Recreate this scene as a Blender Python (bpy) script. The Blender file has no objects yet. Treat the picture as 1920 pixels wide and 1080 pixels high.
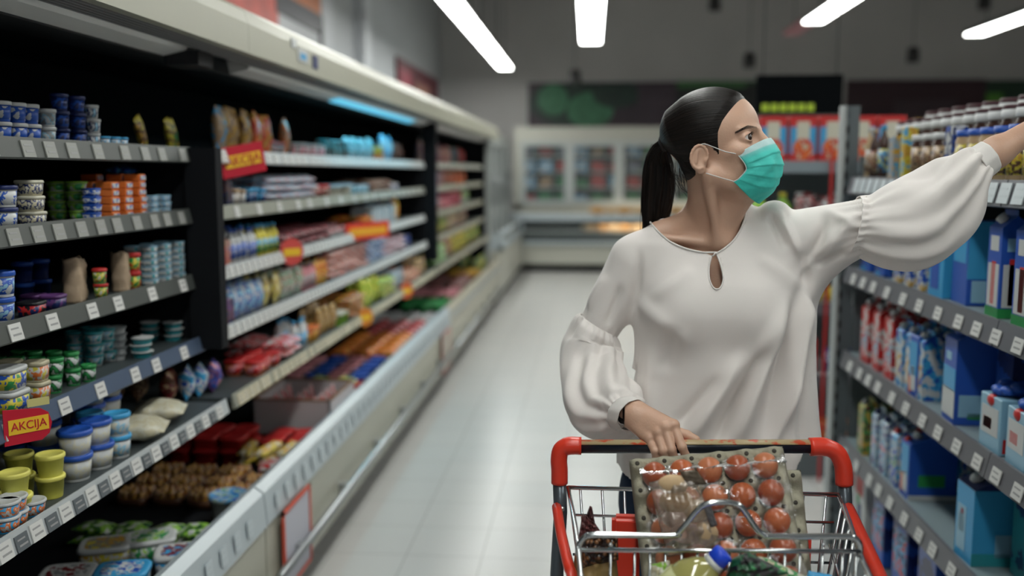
import bpy, bmesh, math, random
import numpy as np
from mathutils import Vector, Matrix, noise
from mathutils.bvhtree import BVHTree
C = bpy.context.scene.collection
R = math.radians
rnd = random.Random(7)

# ---------------------------------------------------------------- camera, world, exposure
CAM_H, FPX, YAW, PITCH = 1.5, 1760.0, R(4.68), R(7.06)
cam_data = bpy.data.cameras.new('camera')
cam = bpy.data.objects.new('camera', cam_data)
C.objects.link(cam)
cam_data.sensor_width = 36.0
cam_data.lens = 36.0 * FPX / 1920.0
cam_data.clip_start = 0.05
cam_data.clip_end = 200
cam.location = (0, 0, CAM_H)
cam.rotation_euler = (R(90) - PITCH, 0, YAW)
cam_data.dof.use_dof = True
cam_data.dof.focus_distance = 1.84
cam_data.dof.aperture_fstop = 1.5
cam_data.dof.aperture_blades = 0
sc = bpy.context.scene
sc.camera = cam
sc.view_settings.view_transform = 'Standard'
sc.view_settings.look = 'None'
sc.view_settings.exposure = 0.22
sc.view_settings.gamma = 1.0
sc.view_settings.use_curve_mapping = False
sc.cycles.use_denoising = True
sc.cycles.max_bounces = 8
sc.cycles.transparent_max_bounces = 16
sc.cycles.sample_clamp_indirect = 6.0
world = bpy.data.worlds.new('world')
sc.world = world
world.use_nodes = True
world.node_tree.nodes['Background'].inputs[0].default_value = (0.80, 0.90, 1.0, 1)
world.node_tree.nodes['Background'].inputs[1].default_value = 0.10

# the camera's own geometry, used to read real places off the photograph
_s, _c, _S, _C = math.sin(YAW), math.cos(YAW), math.sin(PITCH), math.cos(PITCH)
_F = np.array([-_s*_C, _c*_C, -_S]); _Rt = np.array([_c, _s, 0]); _U = np.array([-_s*_S, _c*_S, _C])
_O = np.array([0, 0, CAM_H])
def ray(x, y): return _F*FPX + _Rt*(x-960) - _U*(y-540)
def atz(x, y, z): r = ray(x, y); return Vector(r*((z-CAM_H)/r[2]) + _O)
def atx(x, y, X): r = ray(x, y); return Vector(r*(X/r[0]) + _O)
def aty(x, y, Y): r = ray(x, y); return Vector(r*(Y/r[1]) + _O)
def proj(p):
    d = np.array(p, float) - _O
    return 960 + FPX*(d@_Rt)/(d@_F), 540 - FPX*(d@_U)/(d@_F)

# ---------------------------------------------------------------- materials
MATS = {}
def mat(name, col, rough=0.5, metal=0.0, emit=0.0, trans=0.0, coat=0.0, spec=0.5, bump=0.0, bscale=40.0, alpha=1.0, sss=0.0, var=0.0, vscale=8.0, sheen=0.0):
    if name in MATS: return MATS[name]
    m = bpy.data.materials.new(name); m.use_nodes = True
    nt = m.node_tree; b = nt.nodes['Principled BSDF']
    c = (col[0], col[1], col[2], 1)
    b.inputs['Base Color'].default_value = c
    b.inputs['Roughness'].default_value = rough
    b.inputs['Metallic'].default_value = metal
    b.inputs['Transmission Weight'].default_value = trans
    b.inputs['Coat Weight'].default_value = coat
    b.inputs['Specular IOR Level'].default_value = spec
    b.inputs['Alpha'].default_value = alpha
    b.inputs['Sheen Weight'].default_value = sheen
    if sss:
        b.inputs['Subsurface Weight'].default_value = sss
        b.inputs['Subsurface Radius'].default_value = (0.012, 0.005, 0.003)
        b.inputs['Subsurface Scale'].default_value = 1.0
    if emit:
        b.inputs['Emission Color'].default_value = c
        b.inputs['Emission Strength'].default_value = emit
    if bump or var:
        tc = nt.nodes.new('ShaderNodeTexCoord')
        if var:
            n = nt.nodes.new('ShaderNodeTexNoise'); n.inputs['Scale'].default_value = vscale; n.inputs['Detail'].default_value = 4
            nt.links.new(tc.outputs['Object'], n.inputs['Vector'])
            mx = nt.nodes.new('ShaderNodeMix'); mx.data_type = 'RGBA'; mx.blend_type = 'MULTIPLY'
            rp = nt.nodes.new('ShaderNodeValToRGB')
            rp.color_ramp.elements[0].color = (1-var, 1-var, 1-var, 1); rp.color_ramp.elements[1].color = (1, 1, 1, 1)
            rp.color_ramp.elements[0].position = 0.3; rp.color_ramp.elements[1].position = 0.65
            nt.links.new(n.outputs['Fac'], rp.inputs[0])
            mx.inputs[0].default_value = 1.0; mx.inputs[6].default_value = c
            nt.links.new(rp.outputs[0], mx.inputs[7]); nt.links.new(mx.outputs[2], b.inputs['Base Color'])
        if bump:
            n2 = nt.nodes.new('ShaderNodeTexNoise'); n2.inputs['Scale'].default_value = bscale; n2.inputs['Detail'].default_value = 4
            bp = nt.nodes.new('ShaderNodeBump'); bp.inputs['Strength'].default_value = bump; bp.inputs['Distance'].default_value = 0.004
            nt.links.new(tc.outputs['Object'], n2.inputs['Vector'])
            nt.links.new(n2.outputs['Fac'], bp.inputs['Height']); nt.links.new(bp.outputs[0], b.inputs['Normal'])
    MATS[name] = m
    return m

def print_mat(name, cols, scale=30.0, rough=0.35, seed=0.0):
    """printed packaging: patches of the given inks, fixed to the pack"""
    if name in MATS: return MATS[name]
    m = bpy.data.materials.new(name); m.use_nodes = True
    nt = m.node_tree; b = nt.nodes['Principled BSDF']; b.inputs['Roughness'].default_value = rough
    tc = nt.nodes.new('ShaderNodeTexCoord'); mp = nt.nodes.new('ShaderNodeMapping')
    mp.inputs['Location'].default_value = (seed*3.1+.7, seed*1.7+.3, seed*2.3)
    n = nt.nodes.new('ShaderNodeTexNoise'); n.inputs['Scale'].default_value = scale*(2.2 if scale < 20 else 1.8); n.inputs['Detail'].default_value = 2.5
    rp = nt.nodes.new('ShaderNodeValToRGB'); rp.color_ramp.interpolation = 'CONSTANT'
    els = rp.color_ramp.elements
    k = len(cols)
    cuts = [0.0] + [0.5 + 0.085*(i-(k-1)/2.0) for i in range(k-1)] if k > 1 else [0.0]
    cuts = [0.0] + [0.50 + 0.10*(i-(k-2)/2.0) for i in range(k-1)]
    els[0].position = 0; els[0].color = (*cols[0], 1)
    els[1].position = cuts[1] if k > 1 else 1; els[1].color = (*cols[min(1, k-1)], 1)
    for i in range(2, k):
        e = els.new(cuts[i]); e.color = (*cols[i], 1)
    nt.links.new(tc.outputs['Object'], mp.inputs[0]); nt.links.new(mp.outputs[0], n.inputs['Vector'])
    nt.links.new(n.outputs['Fac'], rp.inputs[0]); nt.links.new(rp.outputs[0], b.inputs['Base Color'])
    MATS[name] = m
    return m

COL = dict(white=(.62,.64,.64), cream=(.60,.55,.38), ivory=(.66,.64,.52), yellow=(.72,.62,.06), gold=(.62,.36,.05), orange=(.80,.20,.04),
    red=(.60,.03,.03), darkred=(.22,.015,.02), pink=(.75,.30,.34), purple=(.14,.05,.20), blue=(.02,.10,.50), navy=(.012,.025,.13),
    sky=(.05,.38,.72), teal=(.03,.33,.38), green=(.03,.30,.08), lime=(.28,.55,.06), darkgreen=(.012,.09,.035), brown=(.14,.06,.03),
    kraft=(.40,.28,.17), tan=(.52,.36,.20), grey=(.28,.30,.31), black=(.012,.012,.014), silver=(.5,.52,.54), lightblue=(.30,.55,.72))
COL = {k: tuple(q*.80 for q in v) for k, v in COL.items()}
def cm(c, rough=0.38):
    return mat('plastic_' + c, COL[c], rough)

# ---------------------------------------------------------------- mesh helpers
class MB:
    """collects shapes and links them as one mesh object"""
    def __init__(s): s.v = []; s.f = []; s.m = []; s.sm = []
    def add(s, vs, fs, m=0, smooth=False):
        o = len(s.v); s.v += [tuple(v) for v in vs]
        for f in fs: s.f.append(tuple(i+o for i in f)); s.m.append(m); s.sm.append(smooth)
        return s
    def box(s, x0, x1, y0, y1, z0, z1, m=0, M=None):
        vs = [Vector((x, y, z)) for z in (z0, z1) for y in (y0, y1) for x in (x0, x1)]
        if M: vs = [M @ v for v in vs]
        return s.add(vs, [(0,2,3,1), (4,5,7,6), (0,1,5,4), (2,6,7,3), (0,4,6,2), (1,3,7,5)], m)
    def prism(s, pts, y0, y1, m=0, axis='y'):
        """a profile in x,z pushed along y"""
        n = len(pts); mk = (lambda p, y: (p[0], y, p[1])) if axis == 'y' else (lambda p, y: (y, p[0], p[1]))
        vs = [mk(p, y0) for p in pts] + [mk(p, y1) for p in pts]
        fs = [(i, (i+1) % n, n+(i+1) % n, n+i) for i in range(n)] + [tuple(range(n-1, -1, -1)), tuple(range(n, 2*n))]
        return s.add(vs, fs, m)
    def rings(s, rs, m=0, smooth=True, cap=True, closed=False):
        """rs: rings of equal length, joined one to the next"""
        k = len(rs[0]); vs = [p for r in rs for p in r]; fs = []
        for i in range(len(rs)-(0 if closed else 1)):
            a = i*k; b = ((i+1) % len(rs))*k
            for j in range(k): fs.append((a+j, a+(j+1) % k, b+(j+1) % k, b+j))
        if cap and not closed:
            fs.append(tuple(range(k-1, -1, -1))); fs.append(tuple(range((len(rs)-1)*k, len(rs)*k)))
        return s.add(vs, fs, m, smooth)
    def lathe(s, prof, m=0, n=20, sx=1.0, sy=1.0, pw=1.0, M=None, smooth=True):
        """prof: (r, z) pairs; pw < 1 squares the round"""
        rs = []
        for r, z in prof:
            ring = []
            for i in range(n):
                a = 2*math.pi*i/n; ca, sa = math.cos(a), math.sin(a)
                p = Vector((r*sx*math.copysign(abs(ca)**pw, ca), r*sy*math.copysign(abs(sa)**pw, sa), z))
                ring.append(M @ p if M else p)
            rs.append(ring)
        return s.rings(rs, m, smooth)
    def tube(s, pts, r, m=0, n=10, cap=True, closed=False):
        pts = [Vector(p) for p in pts]; rr = r if isinstance(r, (list, tuple)) else [r]*len(pts)
        rs = []; N = len(pts); up = None
        for i, p in enumerate(pts):
            if closed: t = pts[(i+1) % N]-pts[i-1]
            else: t = pts[min(i+1, N-1)]-pts[max(i-1, 0)]
            t.normalize()
            if up is None:
                up = Vector((0, 0, 1)) if abs(t.z) < .9 else Vector((1, 0, 0))
            up = (up - t*up.dot(t)).normalized(); w = t.cross(up)
            rs.append([p + (up*math.cos(2*math.pi*j/n) + w*math.sin(2*math.pi*j/n))*rr[i] for j in range(n)])
        return s.rings(rs, m, True, cap, closed)
    def ellipsoid(s, c, r, m=0, n=14, k=9, M=None):
        rs = []
        for i in range(k+1):
            a = math.pi*i/k - math.pi/2
            a = max(-math.pi/2+.02, min(math.pi/2-.02, a))
            ring = []
            for j in range(n):
                b = 2*math.pi*j/n
                p = Vector((c[0]+r[0]*math.cos(a)*math.cos(b), c[1]+r[1]*math.cos(a)*math.sin(b), c[2]+r[2]*math.sin(a)))
                ring.append(M @ p if M else p)
            rs.append(ring)
        return s.rings(rs, m)
    def build(s, name, mats, parent=None, bevel=0.0, seg=2):
        me = bpy.data.meshes.new(name)
        me.from_pydata(s.v, [], s.f)
        if not isinstance(mats, (list, tuple)): mats = [mats]
        for m in mats: me.materials.append(m)
        me.polygons.foreach_set('material_index', s.m)
        me.polygons.foreach_set('use_smooth', s.sm)
        bm = bmesh.new(); bm.from_mesh(me)
        bmesh.ops.recalc_face_normals(bm, faces=bm.faces)
        if bevel:
            es = [e for e in bm.edges if len(e.link_faces) == 2 and e.calc_face_angle(0) > 0.7]
            bmesh.ops.bevel(bm, geom=es, offset=bevel, segments=seg, affect='EDGES', clamp_overlap=True)
            for f in bm.faces: f.smooth = False
        bm.to_mesh(me); bm.free()
        o = bpy.data.objects.new(name, me); C.objects.link(o)
        if parent: o.parent = parent
        return o

def tag(o, label=None, cat=None, group=None, kind=None):
    if label: o['label'] = label
    if cat: o['category'] = cat
    if group: o['group'] = group
    if kind: o['kind'] = kind
    return o
def empty(name, loc=(0,0,0), rz=0.0):
    o = bpy.data.objects.new(name, None); o.empty_display_size = .05
    C.objects.link(o); o.location = loc; o.rotation_euler = (0, 0, rz)
    return o
def thing(name, label, cat, loc=(0,0,0), rz=0.0, group=None):
    return tag(empty(name, loc, rz), label, cat, group)
def struct(name, mb, mats, bevel=0.0):
    return tag(mb.build(name, mats, None, bevel), kind='structure')
def copy_tree(o, parent=None):
    c = o.copy(); C.objects.link(c); c.parent = parent
    for ch in list(o.children): copy_tree(ch, c)
    return c
def smoothstep(a, b, x):
    t = np.clip((x-a)/(b-a), 0, 1); return t*t*(3-2*t)

# ---------------------------------------------------------------- ceiling lamps (the light of the place)
M_tube = mat('lamp_tube', (0.98, 1.0, 0.955), 0.4, emit=16.0)
M_hous = mat('lamp_housing', (.10, .11, .11), 0.5)
M_rod = mat('lamp_rod', (.05, .05, .05), 0.5)
CEIL = 4.6
def make_lamp(L, label, loc, w=0.20, group=None):
    t = thing('strip_lamp', label, 'ceiling lamp', loc, 0, group)
    h = MB(); h.prism([(-w/2-.012, 0), (-w/2-.012, .03), (-.05, .075), (.05, .075), (w/2+.012, .03), (w/2+.012, 0), (w/2+.002, 0), (w/2+.002, .02), (-w/2-.002, .02), (-w/2-.002, 0)], -L/2, L/2)
    h.box(-w/2-.012, w/2+.012, -L/2-.01, -L/2, 0, .05); h.box(-w/2-.012, w/2+.012, L/2, L/2+.01, 0, .05)
    h.build('housing', M_hous, t)
    d = MB(); d.prism([(-w/2, -.012), (w/2, -.012), (w/2, .019), (-w/2, .019)], -L/2, L/2)
    d.build('diffuser', M_tube, t)
    for y in (-L*.36, L*.36):
        q = MB(); q.tube([(0, y, .075), (0, y, CEIL-loc[2])], .006, n=6); q.build('hanging_rod', M_rod, t)
    return t
LZ = 3.1
_l = [12.75, 11.1, 9.45]
names_l = ['farthest of the bright strip lamps hanging over the chilled cases', 'second bright strip lamp over the chilled cases, counting from the far wall', 'strip lamp over the chilled cases nearest the camera, cut by the frame']
for i, y in enumerate([14.15, 12.6, 11.05, 9.5]):
    make_lamp(1.42, ['strip lamp over the chilled cases, the one nearest the far wall', 'strip lamp over the chilled cases, second from the far wall', 'strip lamp over the chilled cases, third from the far wall',
        'strip lamp over the chilled cases, highest in the photo and cut by its top edge'][i], (-1.32, y, LZ), group='strip lamps over the chilled cases')
make_lamp(3.0, 'broad strip lamp hanging straight above the aisle, seen end on', (0.0, 10.52, LZ), .24)
make_lamp(2.2, 'slanting white strip lamp above the right shelves, with a dim pink end', (2.38, 9.5, LZ), .2)
make_lamp(2.4, 'bright strip lamp in the top right corner of the photo', (4.48, 10.5, LZ), .2)
t = thing('strip_lamp', 'dim unlit pinkish strip lamp at the end of the right lamp row', 'ceiling lamp', (2.36, 11.15, LZ))
q = MB(); q.box(-.09, .09, -.5, .5, 0, .05); q.build('housing', mat('lamp_off', (.42, .20, .22), .5), t)
q = MB(); q.tube([(0, .3, .05), (0, .3, CEIL-LZ)], .006, n=6); q.build('hanging_rod', M_rod, t)
# the rows run on over the camera and behind it, out of frame
for (x, ys, w) in ((0.0, (7.2, 3.9, 0.6, -2.7), .24), (-1.32, (6.5,), .2), (2.38, (6.6, 3.3, 0.0), .2), (4.48, (6.6, 2.4), .2)):
    for y in ys:
        make_lamp(2.4, 'strip lamp of the ceiling rows above and behind the camera', (x, y, LZ), w, 'strip lamps overhead, out of frame')

# ---------------------------------------------------------------- room
def floor_mat():
    m = bpy.data.materials.new('floor_tiles'); m.use_nodes = True
    nt = m.node_tree; b = nt.nodes['Principled BSDF']
    tc = nt.nodes.new('ShaderNodeTexCoord'); br = nt.nodes.new('ShaderNodeTexBrick')
    mp = nt.nodes.new('ShaderNodeMapping'); mp.inputs['Location'].default_value = (0.105, 0.10, 0)
    br.offset = 0.0; br.inputs['Scale'].default_value = 1.0
    br.inputs['Color1'].default_value = (.56, .55, .53, 1); br.inputs['Color2'].default_value = (.53, .53, .515, 1)
    br.inputs['Mortar'].default_value = (.36, .355, .34, 1)
    br.inputs['Mortar Size'].default_value = .0028; br.inputs['Brick Width'].default_value = .30; br.inputs['Row Height'].default_value = .30
    nt.links.new(tc.outputs['Object'], mp.inputs[0]); nt.links.new(mp.outputs[0], br.inputs['Vector'])
    n = nt.nodes.new('ShaderNodeTexNoise'); n.inputs['Scale'].default_value = 1.3; n.inputs['Detail'].default_value = 5
    nt.links.new(tc.outputs['Object'], n.inputs['Vector'])
    mx = nt.nodes.new('ShaderNodeMix'); mx.data_type = 'RGBA'; mx.blend_type = 'MULTIPLY'; mx.inputs[0].default_value = .35
    vr = nt.nodes.new('ShaderNodeMapRange'); vr.inputs[1].default_value = .25; vr.inputs[2].default_value = .75; vr.inputs[3].default_value = .93; vr.inputs[4].default_value = 1.0
    nt.links.new(n.outputs['Fac'], vr.inputs[0])
    nt.links.new(br.outputs['Color'], mx.inputs[6]); nt.links.new(vr.outputs[0], mx.inputs[7])
    nt.links.new(mx.outputs[2], b.inputs['Base Color'])
    rr = nt.nodes.new('ShaderNodeMapRange'); rr.inputs[3].default_value = .27; rr.inputs[4].default_value = .29
    nt.links.new(n.outputs['Fac'], rr.inputs[0]); nt.links.new(rr.outputs[0], b.inputs['Roughness'])
    bp = nt.nodes.new('ShaderNodeBump'); bp.inputs['Strength'].default_value = .2; bp.inputs['Distance'].default_value = .002; bp.invert = True
    nt.links.new(br.outputs['Fac'], bp.inputs['Height']); nt.links.new(bp.outputs[0], b.inputs['Normal'])
    return m
struct('floor', MB().box(-2.5, 8.0, -4.0, 16.0, -.1, 0), floor_mat())
M_wall = mat('wall_paint', (.48, .47, .46), .8, var=.08, vscale=1.2)
M_wall2 = mat('wall_paint_left', (.48, .50, .52), .75, var=.1, vscale=.8)
struct('wall_far', MB().box(-2.6, 8.0, 15.95, 16.1, 0, CEIL), M_wall)
struct('wall_left', MB().box(-2.6, -2.5, -4.0, 16.0, 0, CEIL), M_wall2)
struct('wall_right', MB().box(8.0, 8.1, -4.0, 16.1, 0, CEIL), M_wall)
struct('ceiling', MB().box(-2.6, 8.1, -4.0, 16.1, CEIL, CEIL+.1), mat('ceiling_paint', (.30, .30, .29), .9))
struct('trim_1', MB().box(-2.5, -2.38, 8.4, 8.75, 0, CEIL), mat('wall_pilaster', (.55, .57, .6), .6))
struct('trim_2', MB().box(-2.5, -2.38, 10.0, 10.3, 0, CEIL), MATS['wall_pilaster'])

def photo_mat(name, stops, scale, seed, rough=.5, stretch=(1,1,1)):
    if name in MATS: return MATS[name]
    m = bpy.data.materials.new(name); m.use_nodes = True
    nt = m.node_tree; b = nt.nodes['Principled BSDF']; b.inputs['Roughness'].default_value = rough
    tc = nt.nodes.new('ShaderNodeTexCoord'); mp = nt.nodes.new('ShaderNodeMapping'); mp.inputs['Location'].default_value = (seed, seed*2, seed); mp.inputs['Scale'].default_value = stretch
    n = nt.nodes.new('ShaderNodeTexNoise'); n.inputs['Scale'].default_value = scale; n.inputs['Detail'].default_value = 2
    rp = nt.nodes.new('ShaderNodeValToRGB'); els = rp.color_ramp.elements
    els[0].position = stops[0][0]; els[0].color = (*stops[0][1], 1); els[1].position = stops[-1][0]; els[1].color = (*stops[-1][1], 1)
    for p, c in stops[1:-1]: e = els.new(p); e.color = (*c, 1)
    nt.links.new(tc.outputs['Object'], mp.inputs[0]); nt.links.new(mp.outputs[0], n.inputs['Vector']); nt.links.new(n.outputs['Fac'], rp.inputs[0]); nt.links.new(rp.outputs[0], b.inputs['Base Color'])
    MATS[name] = m
    return m
# posters on the far wall
def poster_far(px0, py0, px1, py1, label, mats, shapes):
    a, b = aty(px0, py0, 15.9), aty(px1, py1, 15.9)
    t = thing('wall_poster', label, 'poster', (a.x, 15.92, b.z))
    w, h = b.x-a.x, a.z-b.z
    MB().box(0, w, -.0, .03, 0, h).build('panel', mats[0], t)
    for k, (kind, cx, cy, rx, ry, mi) in enumerate(shapes):
        q = MB()
        if kind == 'o':
            n = 28; ring = [(cx*w+rx*h*math.cos(2*math.pi*i/n), -.004-.001*k, cy*h+ry*h*math.sin(2*math.pi*i/n)) for i in range(n)]
            ring = [(min(max(p[0], .01), w-.01), p[1], min(max(p[2], .01), h-.01)) for p in ring]
            q.rings([ring, [(p[0], 0.0, p[2]) for p in ring]], smooth=False)
        else:
            q.box(cx*w, (cx+rx)*w, -.004-.001*k, 0, cy*h, (cy+ry)*h)
        q.build('printed_picture', mats[mi], t)
    return t
G1 = mat('print_melon', (.05, .20, .10), .5, var=.4, vscale=6); G2 = mat('print_melon_dark', (.012, .04, .028), .5, var=.5, vscale=7)
PK = mat('print_aubergine', (.035, .022, .032), .5); PK2 = mat('print_plum', (.055, .035, .05), .5, var=.3, vscale=4)
poster_far(990, 155, 1268, 238, 'dark wall poster of round green melons above the far cabinets', [PK, G1, G2, PK2],
    [('o', .30, .55, 1.0, .52, 2), ('o', .17, .62, .34, .36, 1), ('o', .42, .38, .52, .40, 1), ('o', .60, .72, .55, .3, 2), ('r', .74, .02, .25, .96, 3)])
poster_far(1270, 152, 1556, 214, 'dark green wall poster behind the woman with a bright green top edge', [mat('print_black', (.01, .014, .012), .5), mat('print_leaf', (.05, .16, .05), .5), mat('print_grass', (.03, .09, .035), .5)],
    [('r', .0, .80, .45, .2, 1), ('r', .45, .9, .55, .1, 2)])
poster_far(1588, 150, 1846, 232, 'dark wine red wall poster above the cocoa jars', [mat('print_wine', (.035, .012, .018), .5), mat('print_wine_pale', (.06, .035, .045), .5, var=.4, vscale=3)],
    [('r', .35, .0, .45, .55, 1)])
poster_far(1850, 150, 1990, 232, 'green wall poster at the right edge of the photo', [mat('print_forest', (.012, .04, .02), .5), mat('print_lime', (.09, .28, .03), .5)], [('r', .02, .2, .2, .5, 1)])
# posters on the left wall, above the case
t = thing('wall_poster', 'orange and red wall poster over the chilled case, black framed at its lower edge', 'poster', (-2.37, 5.6, 2.0))
a0, a1 = 0, 1.9
MB().box(-.02, 0, 0, 2.75, .3, 1.6).build('panel', mat('print_pale_frame', (.35, .36, .38), .5), t)
MB().box(0, .006, 0, 1.55, .5, 1.6).build('printed_picture', mat('print_brick', (.42, .05, .03), .5, var=.4, vscale=3), t)
MB().box(0, .008, 1.55, 2.70, .86, 1.6).build('printed_picture', mat('print_roof', (.50, .14, .03), .5, var=.2, vscale=3), t)
MB().box(0, .010, 1.5, 2.75, .70, .86).build('frame_bar', mat('print_ink', (.012, .012, .02), .5), t)
MB().box(0, .010, 2.66, 2.75, .3, .75).build('frame_bar', MATS['print_ink'], t)
t = thing('wall_poster', 'small dark red food poster on the left wall near the far corner', 'poster', (-2.48, 12.1, 2.35))
MB().box(0, .02, 0, 3.3, 0, .62).build('panel', mat('print_maroon', (.10, .015, .025), .5), t)
MB().box(.02, .026, .1, .9, .05, .5).build('printed_picture', mat('print_crimson', (.35, .03, .06), .5, var=.5, vscale=5), t)
MB().box(.02, .026, 1.2, 2.4, .05, .42).build('printed_picture', mat('print_flesh', (.36, .16, .12), .5, var=.5, vscale=5), t)
# spotlights hanging under the ceiling
for (px, py, lab) in ((1405, 115, 'small black spotlight hanging above the woman, left of the wine red poster'), (1712, 105, 'small black spotlight hanging above the wine red poster'),
                      (1340, 8, 'small dark spotlight at the top edge of the photo, above the woman'), (1078, 146, 'small dark spotlight over the melon poster'), (1846, 5, 'dark spotlight over the top right strip lamp')):
    p = aty(px, py, 13.5)
    t = thing('spotlight', lab, 'spotlight', p)
    MB().lathe([(.03, .12), (.075, .10), (.085, -.06), (.07, -.09), (.01, -.09)]).build('lamp_head', mat('spot_black', (.02, .02, .02), .5), t)
    MB().tube([(0, 0, .12), (0, 0, CEIL-p.z)], .005, n=6).build('hanging_rod', M_rod, t)
# ---------------------------------------------------------------- price tags, shelves, chilled cases on the left
M_case = mat('case_enamel', (.40, .395, .32), .35, var=.06, vscale=2)
M_lip = mat('case_lip', (.44, .50, .53), .3)
M_lip2 = mat('case_lip_beige', (.44, .41, .32), .35)
M_black = mat('case_interior', (.006, .007, .009), .7, spec=.15)
M_rail = mat('price_rail_dimmed', (.065, .072, .066), .45)  # grey rail, darkened in its colour for the weaker light on the near case
M_rail2 = mat('price_rail_olive', (.26, .265, .22), .4)
M_railb = mat('price_rail_blue', (.07, .10, .16), .35)
M_railw = mat('price_rail_white', (.42, .45, .46), .35)
M_tag = mat('price_card', (.60, .60, .58), .5)
M_tagy = mat('price_card_cream', (.55, .50, .36), .5)
M_ink = mat('price_ink', (.30, .30, .30), .6)
M_shelf = mat('shelf_steel', (.045, .055, .058), .45)
M_steel = mat('steel_rail', (.42, .44, .45), .3, .8)
M_glass = mat('clear_screen', (.75, .85, .85), .08, alpha=.10)

def tag_mesh(name, w, h, m):
    q = MB(); q.box(0, .0025, -w/2, w/2, 0, h); q.box(.0025, .003, -w*.36, w*.25, h*.66, h*.76, 1); q.box(.0025, .003, -w*.30, w*.36, h*.28, h*.40, 1)
    o = q.build(name, [m, M_ink if m.name != 'lip_card' else mat('lip_ink', (.46, .52, .55), .35)]); me = o.data; bpy.data.objects.remove(o); return me
TAGW = tag_mesh('price_tag', .042, .036, M_tag); TAGY = tag_mesh('price_tag', .045, .036, M_tagy)
TAGD = tag_mesh('price_tag', .042, .036, mat('price_card_dimmed', (.27, .275, .255), .5))  # copy of the price card with the dimness of the near shelves in its colour
TAGB = tag_mesh('price_tag', .04, .032, mat('price_card_dark', (.10, .115, .125), .5))
TILT = R(14)
def put_tag(parent, x, y, z, me=TAGW, flip=1, tilt=TILT, s=1.0):
    o = bpy.data.objects.new('price_tag', me); C.objects.link(o); o.parent = parent
    o.location = (x, y, z); o.rotation_euler = (0, -tilt if flip > 0 else tilt, 0 if flip > 0 else math.pi)
    if flip < 0: o.rotation_euler = (0, -tilt, math.pi)
    o.scale = (1, s, 1)
    return o

def shelf(parent, xf, xb, y0, y1, z, rail, tags, name='shelf', railh=.040):
    s = MB(); s.box(xb, xf, y0, y1, z-.016, z).build(name, M_shelf, parent)
    return s

CASE_SH = [(-1.18, 1.56), (-1.18, 1.38), (-1.18, 1.185), (-1.165, .995), (-1.10, .80)]
def make_case(y0, y1, label, rails, tagsets, lipmat, ends=(True, True)):
    t = thing('chilled_display_case', label, 'refrigerated case', (0, 0, 0))
    b = MB()
    b.box(-1.95, -1.88, y0, y1, .12, 1.97)                    # back
    b.box(-1.9, -1.06, y0, y1, .12, .41)                      # deck of the well
    b.prism([(-1.88, 1.985), (-1.88, 1.87), (-1.45, 1.85), (-1.45, 1.985)], y0, y1)
    b.build('cabinet_body', M_black, t)
    MB().prism([(-1.0, .12), (-1.0, .41), (-1.055, .41), (-1.055, .12)], y0+.004, y1-.004).build('front_panel', M_case, t)
    MB().prism([(-.992, .40), (-1.002, .505), (-1.03, .525), (-1.055, .515), (-1.055, .40)], y0+.004, y1-.004).build('front_lip', lipmat, t)
    k = MB(); k.box(-1.9, -1.10, y0, y1, 0, .12); k.build('kick_plate', M_black, t)
    r = MB(); r.tube([(-.962, y0+.02, .225), (-.962, y1-.02, .225)], .016)
    yy = y0+.25
    while yy < y1: r.box(-1.0, -.965, yy-.02, yy+.02, .205, .245); yy += .62
    r.build('bumper_rail', M_steel, t)
    # canopy: rounded cream fascia, grille, pale light trough
    MB().prism([(-1.0, 1.845), (-1.0, 1.93), (-1.012, 1.965), (-1.04, 1.985), (-1.45, 1.985), (-1.45, 1.955), (-1.03, 1.945), (-1.03, 1.845)], y0, y1).build('canopy', M_case, t)
    g = MB(); g.box(-1.115, -1.03, y0, y1, 1.85, 1.868)
    for i in range(5): g.box(-1.108+.017*i, -1.100+.017*i, y0, y1, 1.842, 1.85)
    g.build('air_grille', mat('grille_grey', (.22, .22, .22), .5), t)
    MB().prism([(-1.12, 1.862), (-1.14, 1.838), (-1.20, 1.825), (-1.21, 1.87)], y0+(.36 if y0 > 2 and y0 < 5 else .03), y1-(.02 if y0 < 2 else .05)).build('light_trough', mat('trough_grey', (.66, .66, .64), .4), t)
    MB().prism([(-1.21, 1.87), (-1.20, 1.82), (-1.45, 1.85), (-1.45, 1.95), (-1.03, 1.95), (-1.03, 1.868)], y0+.001, y1-.001).build('canopy_lining', mat('lining_dark', (.02, .022, .024), .5), t)
    for n, (e, yy) in enumerate(((ends[0], y0), (ends[1], y1))):
        if e:
            w = .02 if n == 0 else -.02
            a, c = sorted((yy, yy+w))
            MB().prism([(-1.17, .97), (-1.13, 1.565), (-1.88, 1.565), (-1.88, .97)], a, c).build('end_panel', M_black, t)
    for i, (xf, z) in enumerate(CASE_SH):
        d = y1-y0-.05; a, c = y0+.025, y1-.025
        s = MB().box(-1.86, xf-.004, a, c, z-.014, z).build('shelf', M_shelf, t)
        m = rails[i]
        MB().prism([(xf-.004, z+.012), (xf, z+.012), (xf+.010, z-.030), (xf+.006, z-.034), (xf-.004, z-.034)], a, c).build('price_rail', m, s)
        kind, step = tagsets[i]
        yy = a+.05; n = 0
        while yy < c-.04 and n < 95:
            me = {'d': TAGD, 'w': TAGW, 'y': TAGY, 'b': TAGB}[kind[n % len(kind)]]
            put_tag(s, xf+.011, yy, z-.030, me)
            yy += step*(rnd.uniform(.75, 1.35) if step > .06 else 1); n += 1
    # the wire grid and labels along the lip
    n = 0; yy = y0+.1
    lp = [o for o in t.children if o.name.startswith('front_lip')][0]
    while yy < y1-.05 and n < 60:
        put_tag(lp, -.990, yy, .425, TAGL, tilt=R(5), s=.8); yy += .10; n += 1
    return t
TAGL = tag_mesh('price_tag', .05, .05, mat('lip_card', (.50, .56, .59), .35))
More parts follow.
